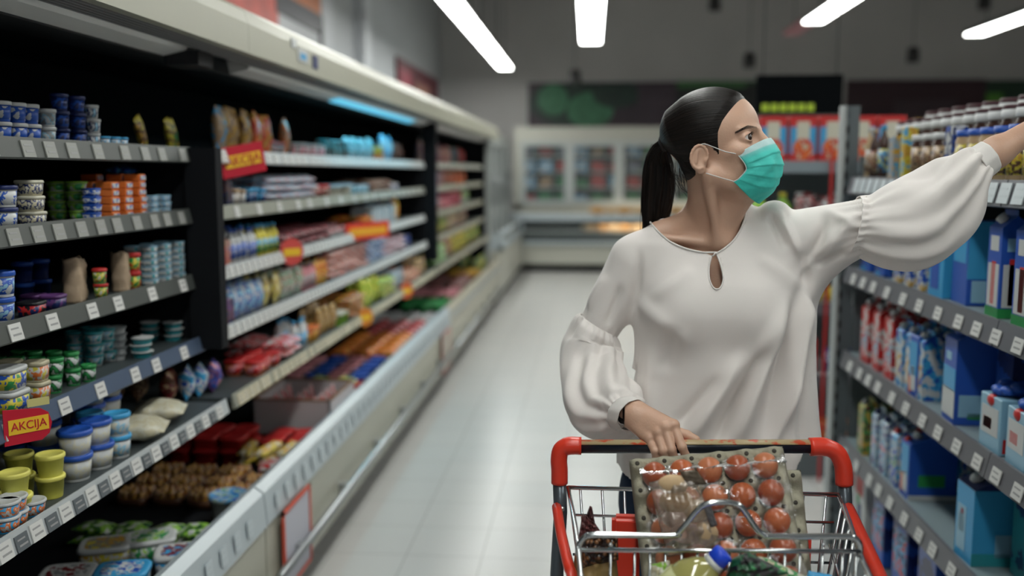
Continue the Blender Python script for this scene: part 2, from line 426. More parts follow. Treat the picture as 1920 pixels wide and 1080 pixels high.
case1 = make_case(0.5, 2.75, 'nearest chilled dairy case on the left, with yogurt and spread tubs', [M_rail, M_rail, M_rail, M_railb, M_railw],
    [('d', .10), ('d', .085), ('w', .16), ('w', .15), ('wb', .052)], M_lip)
case2 = make_case(2.752, 6.7, 'long middle chilled case on the left, with a cyan lit canopy strip', [M_railw, M_rail2, M_railw, M_railw, M_rail2],
    [('w', .1), ('w', .2), ('w', .055), ('w', .055), ('y', .062)], M_lip)
case3 = make_case(6.702, 10.4, 'farthest chilled case on the left, ending at the glass chest', [M_rail2, M_rail2, M_rail2, M_rail2, M_rail2],
    [('w', .3), ('y', .25), ('y', .22), ('y', .2), ('y', .2)], M_lip2)
# black upright between the cases with a narrow grey strip, as part of the middle case
MB().box(-1.19, -1.095, 2.70, 2.749, .97, 1.57).build('upright', M_black, case1)
MB().box(-1.19, -1.095, 6.703, 6.78, .86, 1.86).build('upright', M_black, case3)
MB().box(-1.095, -1.09, 6.72, 6.76, 1.25, 1.5).build('upright_strip', mat('strip_grey', (.12, .12, .16), .5), case3)
MB().box(-1.135, -1.10, 10.28, 10.40, .5, 1.87).build('end_post', mat('post_grey', (.32, .34, .33), .4), case3)
MB().box(-1.86, -1.10, 10.36, 10.40, .5, 1.87).build('end_panel', M_black, case3)
MB().prism([(-1.145, 1.836), (-1.195, 1.822), (-1.193, 1.818), (-1.143, 1.832)], 4.3, 6.2).build('led_strip', mat('led_cyan', (.10, .42, .60), .4, emit=1.0), case2)
# sheet bracket of the near canopy
MB().box(-1.20, -1.10, 2.62, 2.72, 1.80, 1.84).build('canopy_bracket', mat('bracket_black', (.01, .01, .012), .5), case1)

# framed notice hanging on the front panel
t = thing('notice_frame', 'white price sheet in a red frame on the near case front panel', 'sign', (-.985, 2.86, .12))
q = MB(); q.box(0, .008, 0, .30, 0, .012); q.box(0, .008, 0, .30, .268, .28); q.box(0, .008, 0, .014, 0, .28); q.box(0, .008, .286, .30, 0, .28); q.build('frame', mat('frame_red', (.60, .07, .03), .4), t)
MB().box(0, .004, .014, .286, .012, .268).build('sheet', mat('sheet_paper', (.50, .50, .56), .6), t)
t = thing('notice_frame', 'pale notice in a thin pink frame on the far case front panel', 'sign', (-.985, 6.2, .12))
q = MB(); q.box(0, .008, 0, .36, 0, .012); q.box(0, .008, 0, .36, .268, .28); q.box(0, .008, 0, .014, 0, .28); q.box(0, .008, .346, .36, 0, .28); q.build('frame', mat('frame_pink', (.50, .20, .18), .4), t)
MB().box(0, .004, .014, .346, .012, .268).build('sheet', mat('sheet_beige', (.45, .42, .36), .6), t)
# stickers on the cream canopy
for (y, z, w, h, m, lab) in ((3.17, 1.93, .05, .03, 'white', 'small white sticker on the cream canopy, above the round one'), (3.27, 1.90, .11, .045, 'white', 'oval white and blue sticker on the cream canopy'), (3.42, 1.895, .06, .045, 'navy', 'small dark blue sticker on the cream canopy')):
    o = MB().box(-1.0, -.996, y-w/2, y+w/2, z-h/2, z+h/2).build('sticker', cm(m)); tag(o, lab, 'sticker')
    if w > .1: MB().box(-.996, -.995, y-w*.3, y+w*.3, z-h*.3, z+h*.15).build('print', cm('sky'), o)
# promotion talkers clipped to the rails
def text(s, size, m, parent, loc, rot, ext=.0008, name='lettering'):
    cu = bpy.data.curves.new(name, 'FONT'); cu.body = s; cu.size = size; cu.extrude = ext; cu.align_x = 'CENTER'; cu.align_y = 'CENTER'
    tmp = bpy.data.objects.new(name, cu); me = bpy.data.meshes.new_from_object(tmp); bpy.data.objects.remove(tmp); me.materials.clear(); me.materials.append(m)
    o = bpy.data.objects.new(name, me); C.objects.link(o); o.parent = parent; o.location = loc; o.rotation_euler = rot
    return o
M_pr = mat('promo_red', (.50, .01, .03), .4); M_py = mat('promo_yellow', (.80, .50, .03), .4)
t = thing('promo_talker', 'red promotion flag with a yellow AKCIJA band on the near fourth shelf', 'promotion sign', (-1.13, 1.77, .955), 0)
q = MB(); pts = [(-.055, 0), (.028, 0), (.046, .012), (.053, .035), (.046, .058), (.028, .07), (-.055, .078)]
q.rings([[(.0, p[0], p[1]) for p in pts], [(.003, p[0], p[1]) for p in pts]], smooth=False); q.build('flag', M_pr, t)
MB().box(.003, .0045, -.045, .045, .022, .054).build('band', M_py, t)
text('AKCIJA', .025, M_pr, t, (.005, 0, .038), (R(90), 0, R(90)))
MB().box(0, .002, .0, .05, .075, .092).build('yellow_tab', mat('tab_yellow', (.55, .5, .2), .5), t)
t.rotation_euler = (0, 0, R(-38)); t.scale = (1, .86, .95)
t = thing('promo_talker', 'red promotion sign with a yellow band at the top shelf beside the black upright', 'promotion sign', (-1.14, 3.06, 1.49), R(-35))
MB().box(0, .003, -.085, .085, 0, .10).build('flag', M_pr, t); MB().box(.003, .005, -.07, .07, .03, .07).build('band', M_py, t)
text('AKCIJA', .042, M_pr, t, (.006, 0, .05), (R(90), 0, R(90)))
t.rotation_euler = (R(10), 0, R(-35))
def disc(px, py, X, r, m1, m2, lab):
    p = atx(px, py, X); t = thing('promo_talker', lab, 'promotion sign', p, R(-40))
    Mr = Matrix.Rotation(R(90), 4, 'Y')
    MB().lathe([(r, -.002), (r, .002)], M=Mr, n=24, smooth=False).build('disc', m1, t)
    MB().box(.002, .004, -r*.7, r*.7, -r*.3, r*.25).build('band', m2, t)
disc(547, 472, -1.15, .052, mat('talker_coral', (.62, .08, .07), .4), M_py, 'round coral promotion disc clipped to the third shelf of the middle case')
disc(685, 595, -1.08, .046, mat('talker_orange', (.65, .22, .03), .4), M_py, 'round orange promotion disc on the lowest shelf rail, nearer of two')
disc(762, 545, -1.08, .05, mat('talker_vermilion', (.65, .12, .04), .4), M_py, 'round orange red promotion disc on the lowest shelf rail, farther of two')
t = thing('promo_talker', 'red and yellow promotion banner on the third shelf rail of the middle case', 'promotion sign', atx(690, 448, -1.13), R(-20))
MB().box(0, .003, -.20, .20, 0, .085).build('banner', mat('talker_red', (.65, .04, .02), .4), t); MB().box(.003, .005, -.17, .17, .02, .06).build('band', mat('talker_amber', (.75, .35, .02), .4), t)

# ---------------------------------------------------------------- glass chest and door freezers at the far end
M_fr = mat('freezer_frame', (.42, .45, .44), .35); M_frw = mat('freezer_white', (.46, .46, .40), .4)
M_pane = mat('freezer_pane', (.75, .85, .85), .05, alpha=.05)
t = thing('glass_door_freezer', 'tall pale glass door freezer on the left, past the last chilled case', 'freezer', (0, 0, 0))
q = MB(); q.box(-2.1, -1.20, 10.45, 14.0, 1.90, 2.0); q.box(-2.1, -1.9, 10.45, 14.0, 0.0, 1.9); q.box(-2.1, -1.20, 10.45, 10.55, 0, 1.9); q.box(-2.1, -1.20, 13.9, 14.0, 0, 1.9); q.box(-2.1, -1.20, 10.45, 14.0, 0, .62); q.build('cabinet_body', M_fr, t)
for i in range(4):
    y = 10.6+.82*i
    d = MB(); d.box(-1.20, -1.16, y, y+.07, .62, 1.9); d.box(-1.20, -1.16, y+.73, y+.80, .62, 1.9); d.box(-1.20, -1.16, y+.07, y+.73, 1.82, 1.9); d.box(-1.20, -1.16, y+.07, y+.73, .62, .7)
    d = d.build('door', M_fr, t); MB().box(-1.185, -1.18, y+.07, y+.73, .7, 1.82).build('pane', M_pane, d)
    MB().tube([(-1.145, y+.68, 1.1), (-1.145, y+.68, 1.5)], .012, n=8).build('handle', M_steel, d)
for z in (.95, 1.25, 1.55): MB().box(-1.9, -1.25, 10.6, 13.88, z-.02, z).build('shelf', M_fr, t)
t = thing('chest_freezer', 'low chest freezer with a sliding glass lid at the end of the left aisle side', 'freezer', (0, 0, 0))
MB().prism([(-1.0, .12), (-.99, .62), (-1.14, .62), (-1.14, .12)], 10.42, 13.95).build('cabinet_body', M_frw, t)
MB().box(-1.14, -1.05, 10.42, 13.95, 0, .12).build('kick_plate', M_black, t)
q = MB(); q.box(-1.02, -.96, 10.42, 13.95, .62, .67); q.box(-1.14, -.96, 10.42, 10.5, .62, .80); q.tube([(-.985, 10.45, .80), (-.985, 13.85, .80)], .022); q.tube([(-.985, 13.85, .66), (-.985, 13.85, .80)], .02)
q.build('lid_rail', M_lip, t)
MB().box(-.99, -.985, 10.5, 13.85, .67, .79).build('glass_front', M_pane, t)
# freezers along the far wall
frz = []
for u in range(2):
    x0 = -1.19+u*4.1; x1 = x0+4.08
    t = thing('glass_door_freezer', ['tall cream freezer with glass doors against the far wall, under the melon poster', 'tall cream freezer against the far wall, right half, behind the woman'][u], 'freezer', (0, 0, 0))
    q = MB(); q.box(x0, x1, 15.0, 15.9, 1.98, 2.2); q.box(x0, x1, 15.75, 15.9, .9, 1.98); q.box(x0, x0+.12, 15.0, 15.75, .9, 1.98); q.box(x1-.12, x1, 15.0, 15.75, .9, 1.98); q.box(x0, x1, 15.0, 15.75, .80, .98)
    q.build('cabinet_body', M_frw, t)
    MB().box(x0+.12, x1-.12, 15.55, 15.74, .98, 1.98).build('dark_lining', mat('freezer_dark', (.03, .04, .045), .6), t)
    nd = 5; w = (x1-x0-.2)/nd
    for i in range(nd):
        a = x0+.1+i*w; d = MB(); d.box(a, a+.08, 14.95, 15.0, .98, 1.98); d.box(a+w-.08, a+w, 14.95, 15.0, .98, 1.98); d.box(a+.08, a+w-.08, 14.95, 15.0, 1.90, 1.98); d.box(a+.08, a+w-.08, 14.95, 15.0, .98, 1.05)
        d = d.build('door', M_fr, t); MB().box(a+.08, a+w-.08, 14.97, 14.975, 1.05, 1.90).build('pane', M_pane, d)
    for z in (1.25, 1.5, 1.75): MB().box(x0+.13, x1-.13, 15.1, 15.55, z-.015, z).build('shelf', M_fr, t)
    t = thing('serve_over_counter', ['long white refrigerated counter of baked goods under the left far freezer', 'long white refrigerated counter under the right far freezer'][u], 'counter', (0, 0, 0))
    q = MB(); q.box(x0, x1, 14.1, 14.9, .12, .42); q.box(x0, x1, 14.75, 14.9, .42, .80); q.box(x0, x0+.06, 14.1, 14.75, .42, .78); q.box(x1-.06, x1, 14.1, 14.75, .42, .78)
    q.build('cabinet_body', M_frw, t)
    MB().box(x0, x1, 14.05, 14.75, .78, .86).build('counter_top', M_lip, t)
    MB().box(x0+.06, x1-.06, 14.12, 14.13, .46, .78).build('glass_front', M_pane, t)
    MB().box(x0, x1, 14.02, 14.12, .42, .46).build('front_rail', M_lip, t)
    MB().box(x0, x1, 14.2, 14.9, 0, .12).build('kick_plate', M_black, t)
    MB().box(x0+.06, x1-.06, 14.2, 14.75, .585, .60).build('shelf', M_fr, t)
    MB().box(x0+.06, x1-.06, 14.70, 14.745, .42, .78).build('dark_lining', MATS['freezer_dark'], t)
# goods in the far counter and freezers
rn = random.Random(5)
def loaf(x, y, z, s, m, lab, grp):
    o = MB().ellipsoid((0, 0, s*.5), (s*1.1, s*.8, s*.5), n=10, k=6).build('pastry', m); o.location = (x, y, z); tag(o, lab, 'pastry', grp)
M_pas = [mat('pastry_gold', (.62, .34, .12), .6, var=.3, vscale=20), mat('pastry_pale', (.66, .46, .26), .6, var=.3, vscale=20)]
for i in range(13):
    loaf(.12+i*.20+rn.uniform(-.02, .02), 14.3, .86, .115, M_pas[i % 2], ['golden pastry on the upper level of the far counter', 'pale pastry on the upper level of the far counter'][i % 2], 'pastries on the upper counter level')
for i in range(14):
    loaf(.0+i*.19+rn.uniform(-.02, .02), 14.38, .60, .11, M_pas[(i+1) % 2], ['pale pastry on the lower level of the far counter', 'golden pastry on the lower level of the far counter'][i % 2], 'pastries on the lower counter level')
fz = [('red', 'darkred'), ('green', 'darkgreen'), ('sky', 'white'), ('brown', 'tan'), ('grey', 'navy')]
for z in (.98, 1.25, 1.5, 1.75):
    for i in range(14):
        c = fz[rn.randrange(5)]; h = rn.uniform(.12, .19)
        x = -.98+i*.28
        o = MB().box(-.1, .1, 0, .14, 0, h).build('frozen_food_box', print_mat('print_fz_%s' % c[0], [COL[c[0]], COL[c[1]]], 14), bevel=.006, seg=1); o.location = (x, 15.2, z+.004)
        tag(o, '%s frozen food box behind the far glass doors under the melon poster' % {'sky': 'bright blue'}.get(c[0], c[0]), 'food box', 'frozen food behind the far doors')

def area(name, loc, rot, sx, sy, col, power):
    l = bpy.data.lights.new(name, 'AREA'); l.shape = 'RECTANGLE'; l.size = sx; l.size_y = sy; l.color = col; l.energy = power
    o = bpy.data.objects.new(name, l); C.objects.link(o); o.location = loc; o.rotation_euler = rot; return o
# the cyan lamp strip inside the canopy of the middle case, and the warm lamps of the bakery counter
area('canopy_lamp', (-1.14, 5.1, 1.815), (0, R(-12), 0), .04, 1.9, (.15, .75, 1.0), 5.0)
area('counter_lamp', (1.3, 14.62, 1.10), (R(0), 0, 0), 2.2, .05, (1, .84, .62), 7.0)
area('counter_lamp', (1.3, 14.2, .77), (R(15), 0, 0), 2.2, .05, (1, .84, .62), 6.0)
# ---------------------------------------------------------------- kinds of packs, each built once and copied
PROTO = {}
def _tub(w, h, body, lid, lab, kind='tub', lidh=.2, sx=1.0):
    r = w/2; t = MB().lathe([(r*.74, 0), (r*.76, .002), (r*.91, h*(1-lidh)), (r*.95, h*(1-lidh))], n=20, sy=sx).build(kind, cm(body) if isinstance(body, str) else body)
    if lab: MB().lathe([(r*.786, h*.12), (r*.792, h*.12), (r*.905, h*(1-lidh)*.92), (r*.88, h*(1-lidh)*.92)], n=20, sy=sx).build('label', lab, t)
    MB().lathe([(r*.95, h*(1-lidh)), (r*1.0, h*(1-lidh)+.0015), (r*1.0, h*.93), (r*.96, h*.985), (r*.85, h), (r*.82, h*.975)], n=20, sy=sx).build('lid', cm(lid) if isinstance(lid, str) else lid, t)
    return t
def _rtub(w, d, h, body, lid, lab, kind='tub', top=None):
    P = .42
    t = MB().lathe([(.40, 0), (.42, .003), (.47, h*.80), (.475, h*.80)], n=24, sx=d, sy=w, pw=P).build(kind, cm(body) if isinstance(body, str) else body)
    if lab: MB().lathe([(.432, h*.12), (.437, h*.12), (.474, h*.76), (.46, h*.76)], n=24, sx=d, sy=w, pw=P).build('label', lab, t)
    l = MB().lathe([(.475, h*.80), (.5, h*.81), (.5, h*.93), (.48, h*.985), (.43, h), (.40, h*.985)], n=24, sx=d, sy=w, pw=P).build('lid', cm(lid) if isinstance(lid, str) else lid, t)
    if top: MB().lathe([(.005, h*.992), (.36, h*.992), (.36, h*.998), (.005, h*.998)], n=24, sx=d, sy=w, pw=P, smooth=False).build('lid_print', top, l)
    return t
def panels(t, w, d, ps):
    """printed fields: f on the front, s on both sides; fractions of the face"""
    for k, u0, u1, v0, v1, c in ps:
        m = cm(c) if isinstance(c, str) else c; q = MB(); h = t['h'] if 'h' in t else .2
        if k == 'f': q.box(d/2, d/2+.0012, -w/2+w*u0, -w/2+w*u1, h*v0, h*v1)
        else:
            q.box(-d/2+d*u0, -d/2+d*u1, w/2, w/2+.0012, h*v0, h*v1)
            MB().box(-d/2+d*u0, -d/2+d*u1, -w/2-.0012, -w/2, h*v0, h*v1).build('printed_field', m, t)
        q.build('printed_field', m, t)
def _pbox(w, d, h, m, ps, kind='box', cap=None):
    t = MB().box(-d/2, d/2, -w/2, w/2, 0, h).build(kind, m, bevel=.002, seg=1); t['h'] = h; panels(t, w, d, ps); del t['h']
    return t
def _pcarton(w, d, h, m, cap, ps, kind='milk_carton'):
    t = _carton(w, d, h, m, cap, None, None, kind); t['h'] = h; panels(t, w, d, ps); del t['h']
    return t
def _ribbon(w, d, h):
    t = _pbox(w, d, h, cm('lightblue'), [('f', .1, .9, .3, .8, 'white'), ('f', .2, .6, .4, .6, 'red'), ('s', .1, .9, .05, .3, 'red'), ('s', .2, .7, .35, .8, 'sky')], 'gift_pack')
    q = MB()
    for i in range(7):
        a = i*.9; q.ellipsoid((.022*math.cos(a), .03*math.sin(a), h+.012+.006*(i % 3)), (.022, .018, .013), n=10, k=6)
    q.build('ribbon_bow', cm('blue'), t); q = MB(); q.ellipsoid((d*.45, .0, h*.92), (.012, .02, .016), n=10, k=6); q.build('ribbon_knot', cm('red'), t)
    return t
def _box(w, d, h, m, face=None, kind='box', bev=.0025):
    t = MB().box(-d/2, d/2, -w/2, w/2, 0, h).build(kind, m, bevel=bev, seg=1)
    if face: MB().box(d/2, d/2+.0008, -w*.42, w*.42, h*.22, h*.8).build('label', face, t)
    return t
def _carton(w, d, h, m, cap, face=None, band=None, kind='milk_carton'):
    b = MB(); hs = h*.84
    b.box(-d/2, d/2, -w/2, w/2, 0, hs)
    b.add([(-d/2, -w/2, hs), (d/2, -w/2, hs), (d/2, w/2, hs), (-d/2, w/2, hs), (0, -w/2, h*.95), (0, w/2, h*.95), (0, -w/2, h), (0, w/2, h)],
        [(1, 2, 5, 4), (3, 0, 4, 5), (0, 1, 4), (2, 3, 5), (4, 5, 7, 6)])
    t = b.build(kind, m, bevel=0)
    if cap: MB().lathe([(.001, -.004), (w*.17, -.004), (w*.17, .014), (.001, .014)], n=14, M=Matrix.Translation((d*.24, 0, h*.905)) @ Matrix.Rotation(R(48), 4, 'Y')).build('cap', cm(cap), t)
    if face: MB().box(d/2, d/2+.0008, -w*.44, w*.44, h*.12, h*.52).build('label', face, t)
    if band: MB().box(-d/2-.0006, d/2+.0006, -w/2-.0006, w/2+.0006, h*.0, h*.07).build('base_band', cm(band), t)
    return t
def _bottle(w, h, body, cap, lab, kind='bottle'):
    r = w/2; t = MB().lathe([(r*.7, 0), (r, .004), (r, h*.62), (r*.85, h*.72), (r*.38, h*.84), (r*.36, h*.90)], n=18).build(kind, body if not isinstance(body, str) else cm(body))
    MB().lathe([(r*.45, h*.90), (r*.45, h*.995), (r*.40, h), (.001, h)], n=14).build('cap', cm(cap), t)
    if lab: MB().lathe([(r*1.0, h*.14), (r*1.015, h*.14), (r*1.015, h*.56), (r*1.0, h*.56)], n=18).build('label', lab, t)
    return t
def _jar(w, h, body, lid, lab, cap2=None, kind='jar'):
    r = w/2; t = MB().lathe([(r*.85, 0), (r, .005), (r, h*.74), (r*.86, h*.80), (r*.86, h*.82)], n=20).build(kind, body if not isinstance(body, str) else cm(body))
    l = MB().lathe([(r*.93, h*.82), (r*.97, h*.83), (r*.97, h*.94), (.001, h*.94)], n=20).build('lid', cm(lid), t)
    if cap2: MB().lathe([(r*.90, h*.94), (r*.90, h*.99), (r*.8, h), (.001, h)], n=20).build('lid_top', cap2, l)
    if lab: MB().lathe([(r*1.0, h*.12), (r*1.012, h*.12), (r*1.012, h*.68), (r*1.0, h*.68)], n=20).build('label', lab, t)
    return t
def _bag(w, d, h, m, kind='bag', seed=1, upright=True, crimp=None):
    """pillow pack with crimped ends; upright stands on one end"""
    rr = random.Random(seed); rs = []; n = 20; k = 14; gus = kind == 'kraft_bag'
    for i in range(k+1):
        t = i/k; z = h*t; f = (.92 if gus else math.sin(math.pi*min(max((i-.6)/(k-1.2), .004), .996))**.6) if (0 < i < k or gus) else .04
        ring = []
        for j in range(n):
            a = 2*math.pi*j/n; ca, sa = math.cos(a), math.sin(a)
            wr = 1+.10*math.sin(5*a+seed+9*t)+.07*math.sin(9*a-seed-15*t)+rr.uniform(-.04, .04)
            if gus and i >= k-1: z = h*t+.006*math.sin(3*a+seed)+rr.uniform(-.003, .003)
            elif gus: z = h*t
            elif not upright: wr += .13*math.sin(3*a+2*seed+6*t)*math.sin(4*t+seed)
            ring.append(Vector((d/2*f*math.copysign(abs(ca)**.8, ca)*wr, w/2*(.94+.06*math.sin(2.7*t*6+seed))*(1 if gus else (.96+.05*f))*math.copysign(abs(sa)**.55, sa), z)))
        rs.append(ring)
    if not upright:
        rs = [[Vector((p.z-h/2, p.y, p.x+d*.60)) for p in r] for r in rs]
    t = MB().rings(rs).build(kind, m)
    return t
def _tray(w, d, h, m, items, film=True, kind='food_tray', n=3):
    """shallow tray with a mound of food"""
    t = MB().lathe([(.40, 0), (.42, .0), (.5, h*.55), (.48, h*.55), (.40, h*.1)], n=20, sx=d, sy=w, pw=.45).build(kind, m)
    q = MB(); rr = random.Random(n)
    for i in range(n):
        for j in range(n):
            q.ellipsoid(((i+.5-n/2)*d*.78/n+rr.uniform(-.004, .004), (j+.5-n/2)*w*.78/n+rr.uniform(-.004, .004), h*.5+rr.uniform(0, h*.15)), (d*.5/n, w*.5/n, h*.38), n=8, k=5)
    q.build('contents', items, t)
    return t
BUILD = dict(pbox=_pbox, pcarton=_pcarton, ribbon=_ribbon, tub=_tub, rtub=_rtub, box=_box, carton=_carton, bottle=_bottle, jar=_jar, bag=_bag, tray=_tray)
def pack(key, fn, *a, **k):
    """a new pack of the kind: the first is built, the rest are copies of it and of its parts"""
    if key not in PROTO:
        PROTO[key] = BUILD[fn](*a, **k); return PROTO[key]
    return copy_tree(PROTO[key])
def put(key, spec, loc, rz, label, cat, group, tilt=None, s=1.0):
    o = pack(key, *spec[0], **(spec[1] if len(spec) > 1 else {}))
    o.location = loc; o.rotation_euler = (0, 0, rz) if tilt is None else (tilt[0], tilt[1], rz)
    o.scale = (s, s, s)
    return tag(o, label, cat, group)
def yat(px, X, z):
    lo, hi = .3, 40.0
    for _ in range(40):
        m = (lo+hi)/2
        if (proj((X, m, z))[0] < px) == (X < 0): lo = m
        else: hi = m
    return lo
def pm(*names, **k):
    s = k.get('scale', 30); nm = 'print_' + '_'.join(names) + '_%d' % s + ('_%d' % k['seed'] if 'seed' in k else '')
    return print_mat(nm, [COL[n] for n in names], s, seed=k.get('seed', 0))
def row(key, spec, cat, pxs, X, z, h, levels, label, group, rz=0.0, rows=1, dx=.05, jit=.003, first_y=None):
    """columns of equal packs at the given photo columns, stacked and repeated towards the back of the shelf"""
    for px in pxs:
        y = yat(px, X, z)
        for r in range(rows):
            lv = levels if isinstance(levels, int) else levels[pxs.index(px)]
            for l in range(lv):
                put(key, spec, (X-r*dx+rnd.uniform(-jit, jit), y+rnd.uniform(-jit, jit), z+l*h), rz+rnd.uniform(-.1, .1), label, cat, group)

S1, S2, S3, S4, S5 = [z for _, z in CASE_SH]
e = .001
# near case, top shelf
row('cup_blue', (('tub', .042, .043, 'blue', 'white', pm('blue', 'blue', 'white', scale=40)), {}), 'yogurt cup', [6, 34, 60], -1.22, S1, .043, 2, 'blue yogurt cup with a white rim in the double stack on the near top shelf', 'blue cups on the near top shelf', rows=2)
row('cup_white', (('tub', .040, .040, 'white', 'white', pm('white', 'lightblue', 'grey', scale=45)), {}), 'yogurt cup', [90], -1.22, S1, .040, 2, 'white yogurt cup beside the blue cups on the near top shelf', 'white cups on the near top shelf')
row('cup_navy', (('tub', .042, .040, 'navy', 'navy', pm('navy', 'blue', 'navy', scale=40)), {}), 'yogurt cup', [116, 148], -1.23, S1, .040, 3, 'dark blue yogurt cup in the triple stack on the near top shelf', 'dark blue cups on the near top shelf')
row('cup_white2', (('tub', .036, .034, 'white', 'white', pm('white', 'navy', 'lightblue', scale=50)), {}), 'yogurt cup', [176], -1.215, S1, .034, 3, 'small white cup in the stack right of the dark blue cups, near top shelf', 'small white cups on the near top shelf')
row('cup_white3', (('tub', .030, .028, 'white', 'sky', pm('white', 'sky', 'white', scale=50)), {}), 'yogurt cup', [198, 214, 228], -1.21, S1, .028, 1, 'tiny white cup at the right end of the cup row on the near top shelf', 'tiny cups on the near top shelf')
for i, (px, c, an) in enumerate(((325, 'gold', .5), (345, 'tan', .45), (365, 'yellow', .35), (382, 'green', .4))):
    y = min(yat(px, -1.30, S1), 2.69) if px < 350 else 2.81+.03*i; put('leaf_%s' % c, (('bag', .04, .02, .11, pm(c, 'brown', 'yellow', scale=25)), {'kind': 'snack_pouch', 'seed': i+2}), (-1.30, y, S1+e), 0, '%s slim pouch leaning at the right end of the near top shelf' % {'gold': 'golden', 'tan': 'tan', 'yellow': 'yellow', 'green': 'green'}[c], 'pouch', None, tilt=(an, 0))
# second shelf
row('t2_blue', (('tub', .050, .046, 'white', 'navy', pm('white', 'blue', 'white', scale=30)), {}), 'margarine tub', [16], -1.22, S2, .046, 2, 'white tub with a dark blue lid at the left edge of the second shelf', 'tubs at the left edge of the second shelf')
row('t2_cream', (('rtub', .050, .05, .034, 'cream', 'ivory', pm('cream', 'navy', 'ivory', scale=50)), {}), 'margarine tub', [60], -1.22, S2, .034, 3, 'cream square tub in the triple stack on the near second shelf', 'cream tubs on the second shelf')
row('t2_green', (('tub', .054, .024, 'white', 'lime', pm('green', 'lime', 'white', scale=30)), {}), 'cheese tub', [148], -1.27, S2, .024, 4, 'flat tub with a green lid stacked left of the orange boxes', 'green lid tubs on the second shelf', rows=2)
row('t2_blue2', (('rtub', .034, .04, .02, 'blue', 'blue', pm('blue', 'white', 'blue', scale=40)), {}), 'cheese tub', [174], -1.22, S2, .020, 4, 'small blue box stacked between the green tubs and the orange boxes', 'small blue boxes on the second shelf')
row('b2_orange', (('box', .036, .045, .0185, cm('orange'), pm('white', 'white', 'blue', scale=50)), {}), 'spread box', [204, 230, 256], -1.215, S2, .0190, [5, 5, 6], 'small orange box in the stacks on the near second shelf', 'orange boxes on the second shelf', rows=2, jit=.001)
row('b2_orange', (('box', .036, .045, .0185, cm('orange'), pm('orange', 'white', 'blue', scale=50)), {}), 'spread box', [176], -1.31, S2, .0190, 6, 'small orange box in the back stack behind the blue boxes, second shelf', 'orange boxes at the back of the second shelf', jit=.001)
row('b2_white', (('rtub', .040, .04, .018, 'white', 'lightblue', pm('white', 'sky', 'white', scale=50)), {}), 'cheese tub', [283, 306], -1.22, S2, .018, 3, 'small white and blue tub stacked right of the orange boxes, second shelf', 'white tubs on the second shelf', jit=.001)
put('box2_dark', (('box', .13, .10, .075, cm('black'), None), {}), (-1.36, 2.60, S2+e), 0, 'dark box under the blue bags at the back of the second shelf', 'box', None)
for i in range(2): put('bag2_blue', (('bag', .10, .03, .07, pm('blue', 'sky', 'navy', scale=18)), {'kind': 'bag', 'upright': False}), (-1.345, 2.58+.05*i, S2+.078+.028*i), .2, 'flat blue bag lying at the back of the second shelf, right of the orange boxes', 'bag', 'blue bags on the second shelf')
row('c2_dark', (('tub', .032, .03, 'grey', 'brown', pm('grey', 'brown', 'navy', scale=50)), {}), 'cheese tub', [335, 352], -1.26, S2, .03, 2, 'dark little tub at the right end of the near second shelf', 'dark tubs on the second shelf')
# third shelf
row('c3_white', (('tub', .048, .055, 'white', 'blue', pm('white', 'blue', 'lightblue', scale=35)), {}), 'yogurt cup', [12], -1.22, S3, .055, 2, 'tall white and blue cup at the left edge of the third shelf', 'white and blue cups on the third shelf')
row('c3_navy', (('rtub', .055, .05, .034, 'navy', 'black', pm('navy', 'red', 'black', scale=30)), {}), 'cheese tub', [62], -1.215, S3, .034, 1, 'dark tub with a red mark on the near third shelf', 'dark tubs with a red mark')
row('c3_purple', (('rtub', .050, .05, .036, 'navy', 'purple', pm('navy', 'purple', 'navy', scale=30)), {}), 'cheese tub', [103], -1.22, S3, .036, 1, 'dark violet tub on the near third shelf', 'violet tubs on the third shelf', rows=2)
row('c3_navyb', (('tub', .050, .05, 'navy', 'blue', None), {}), 'cheese tub', [45, 80], -1.36, S3, .05, 2, 'dark blue tub at the back of the near third shelf', 'blue tubs at the back of the third shelf')
M_kr = mat('kraft_paper', (.42, .31, .21), .7, bump=.4, bscale=60, var=.2, vscale=30)
for i, px in enumerate((140, 160)):
    t = put('kraft%d' % i, (('bag', .050, .045, .105-.012*i, M_kr), {'kind': 'kraft_bag', 'seed': 4+i}), (-1.24-.02*i, yat(px, -1.24, S3), S3+e), .2, ['brown paper bag with a blue mark on the near third shelf', 'shorter brown paper bag beside the red and green cups'][i], 'paper bag', None)
row('c3_red', (('tub', .036, .038, 'green', 'red', pm('red', 'green', 'yellow', 'white', scale=40)), {}), 'yogurt cup', [190], -1.215, S3, .038, 2, 'red and green cup stacked right of the paper bag, third shelf', 'red and green cups on the third shelf')
put('kraft2', (('bag', .045, .045, .10, M_kr), {'kind': 'kraft_bag', 'seed': 9}), (-1.235, yat(228, -1.235, S3), S3+e), .1, 'brown paper bag left of the red and yellow cups, third shelf', 'paper bag', None)
row('c3_red2', (('tub', .034, .050, 'red', 'red', pm('red', 'yellow', 'green', scale=40)), {}), 'yogurt cup', [253], -1.215, S3, .050, 2, 'red cup with a yellow label stacked left of the white box tower', 'red and yellow cups on the third shelf')
row('b3_white', (('rtub', .036, .042, .0185, 'white', 'lightblue', pm('white', 'white', 'teal', scale=50)), {}), 'cheese box', [282, 308, 333], -1.215, S3, .0186, [6, 6, 6], 'white box with a blue print in the tower on the near third shelf', 'white and blue boxes in a tower', jit=.001, rows=2, dx=.045)
row('b3_mix', (('bag', .03, .022, .075, pm('orange', 'navy', 'white', scale=35)), {'kind': 'pouch'}), 'pouch', [352, 363], -1.22, S3, .0, 1, 'orange and navy pouch at the right end of the near third shelf', 'orange pouches on the third shelf')
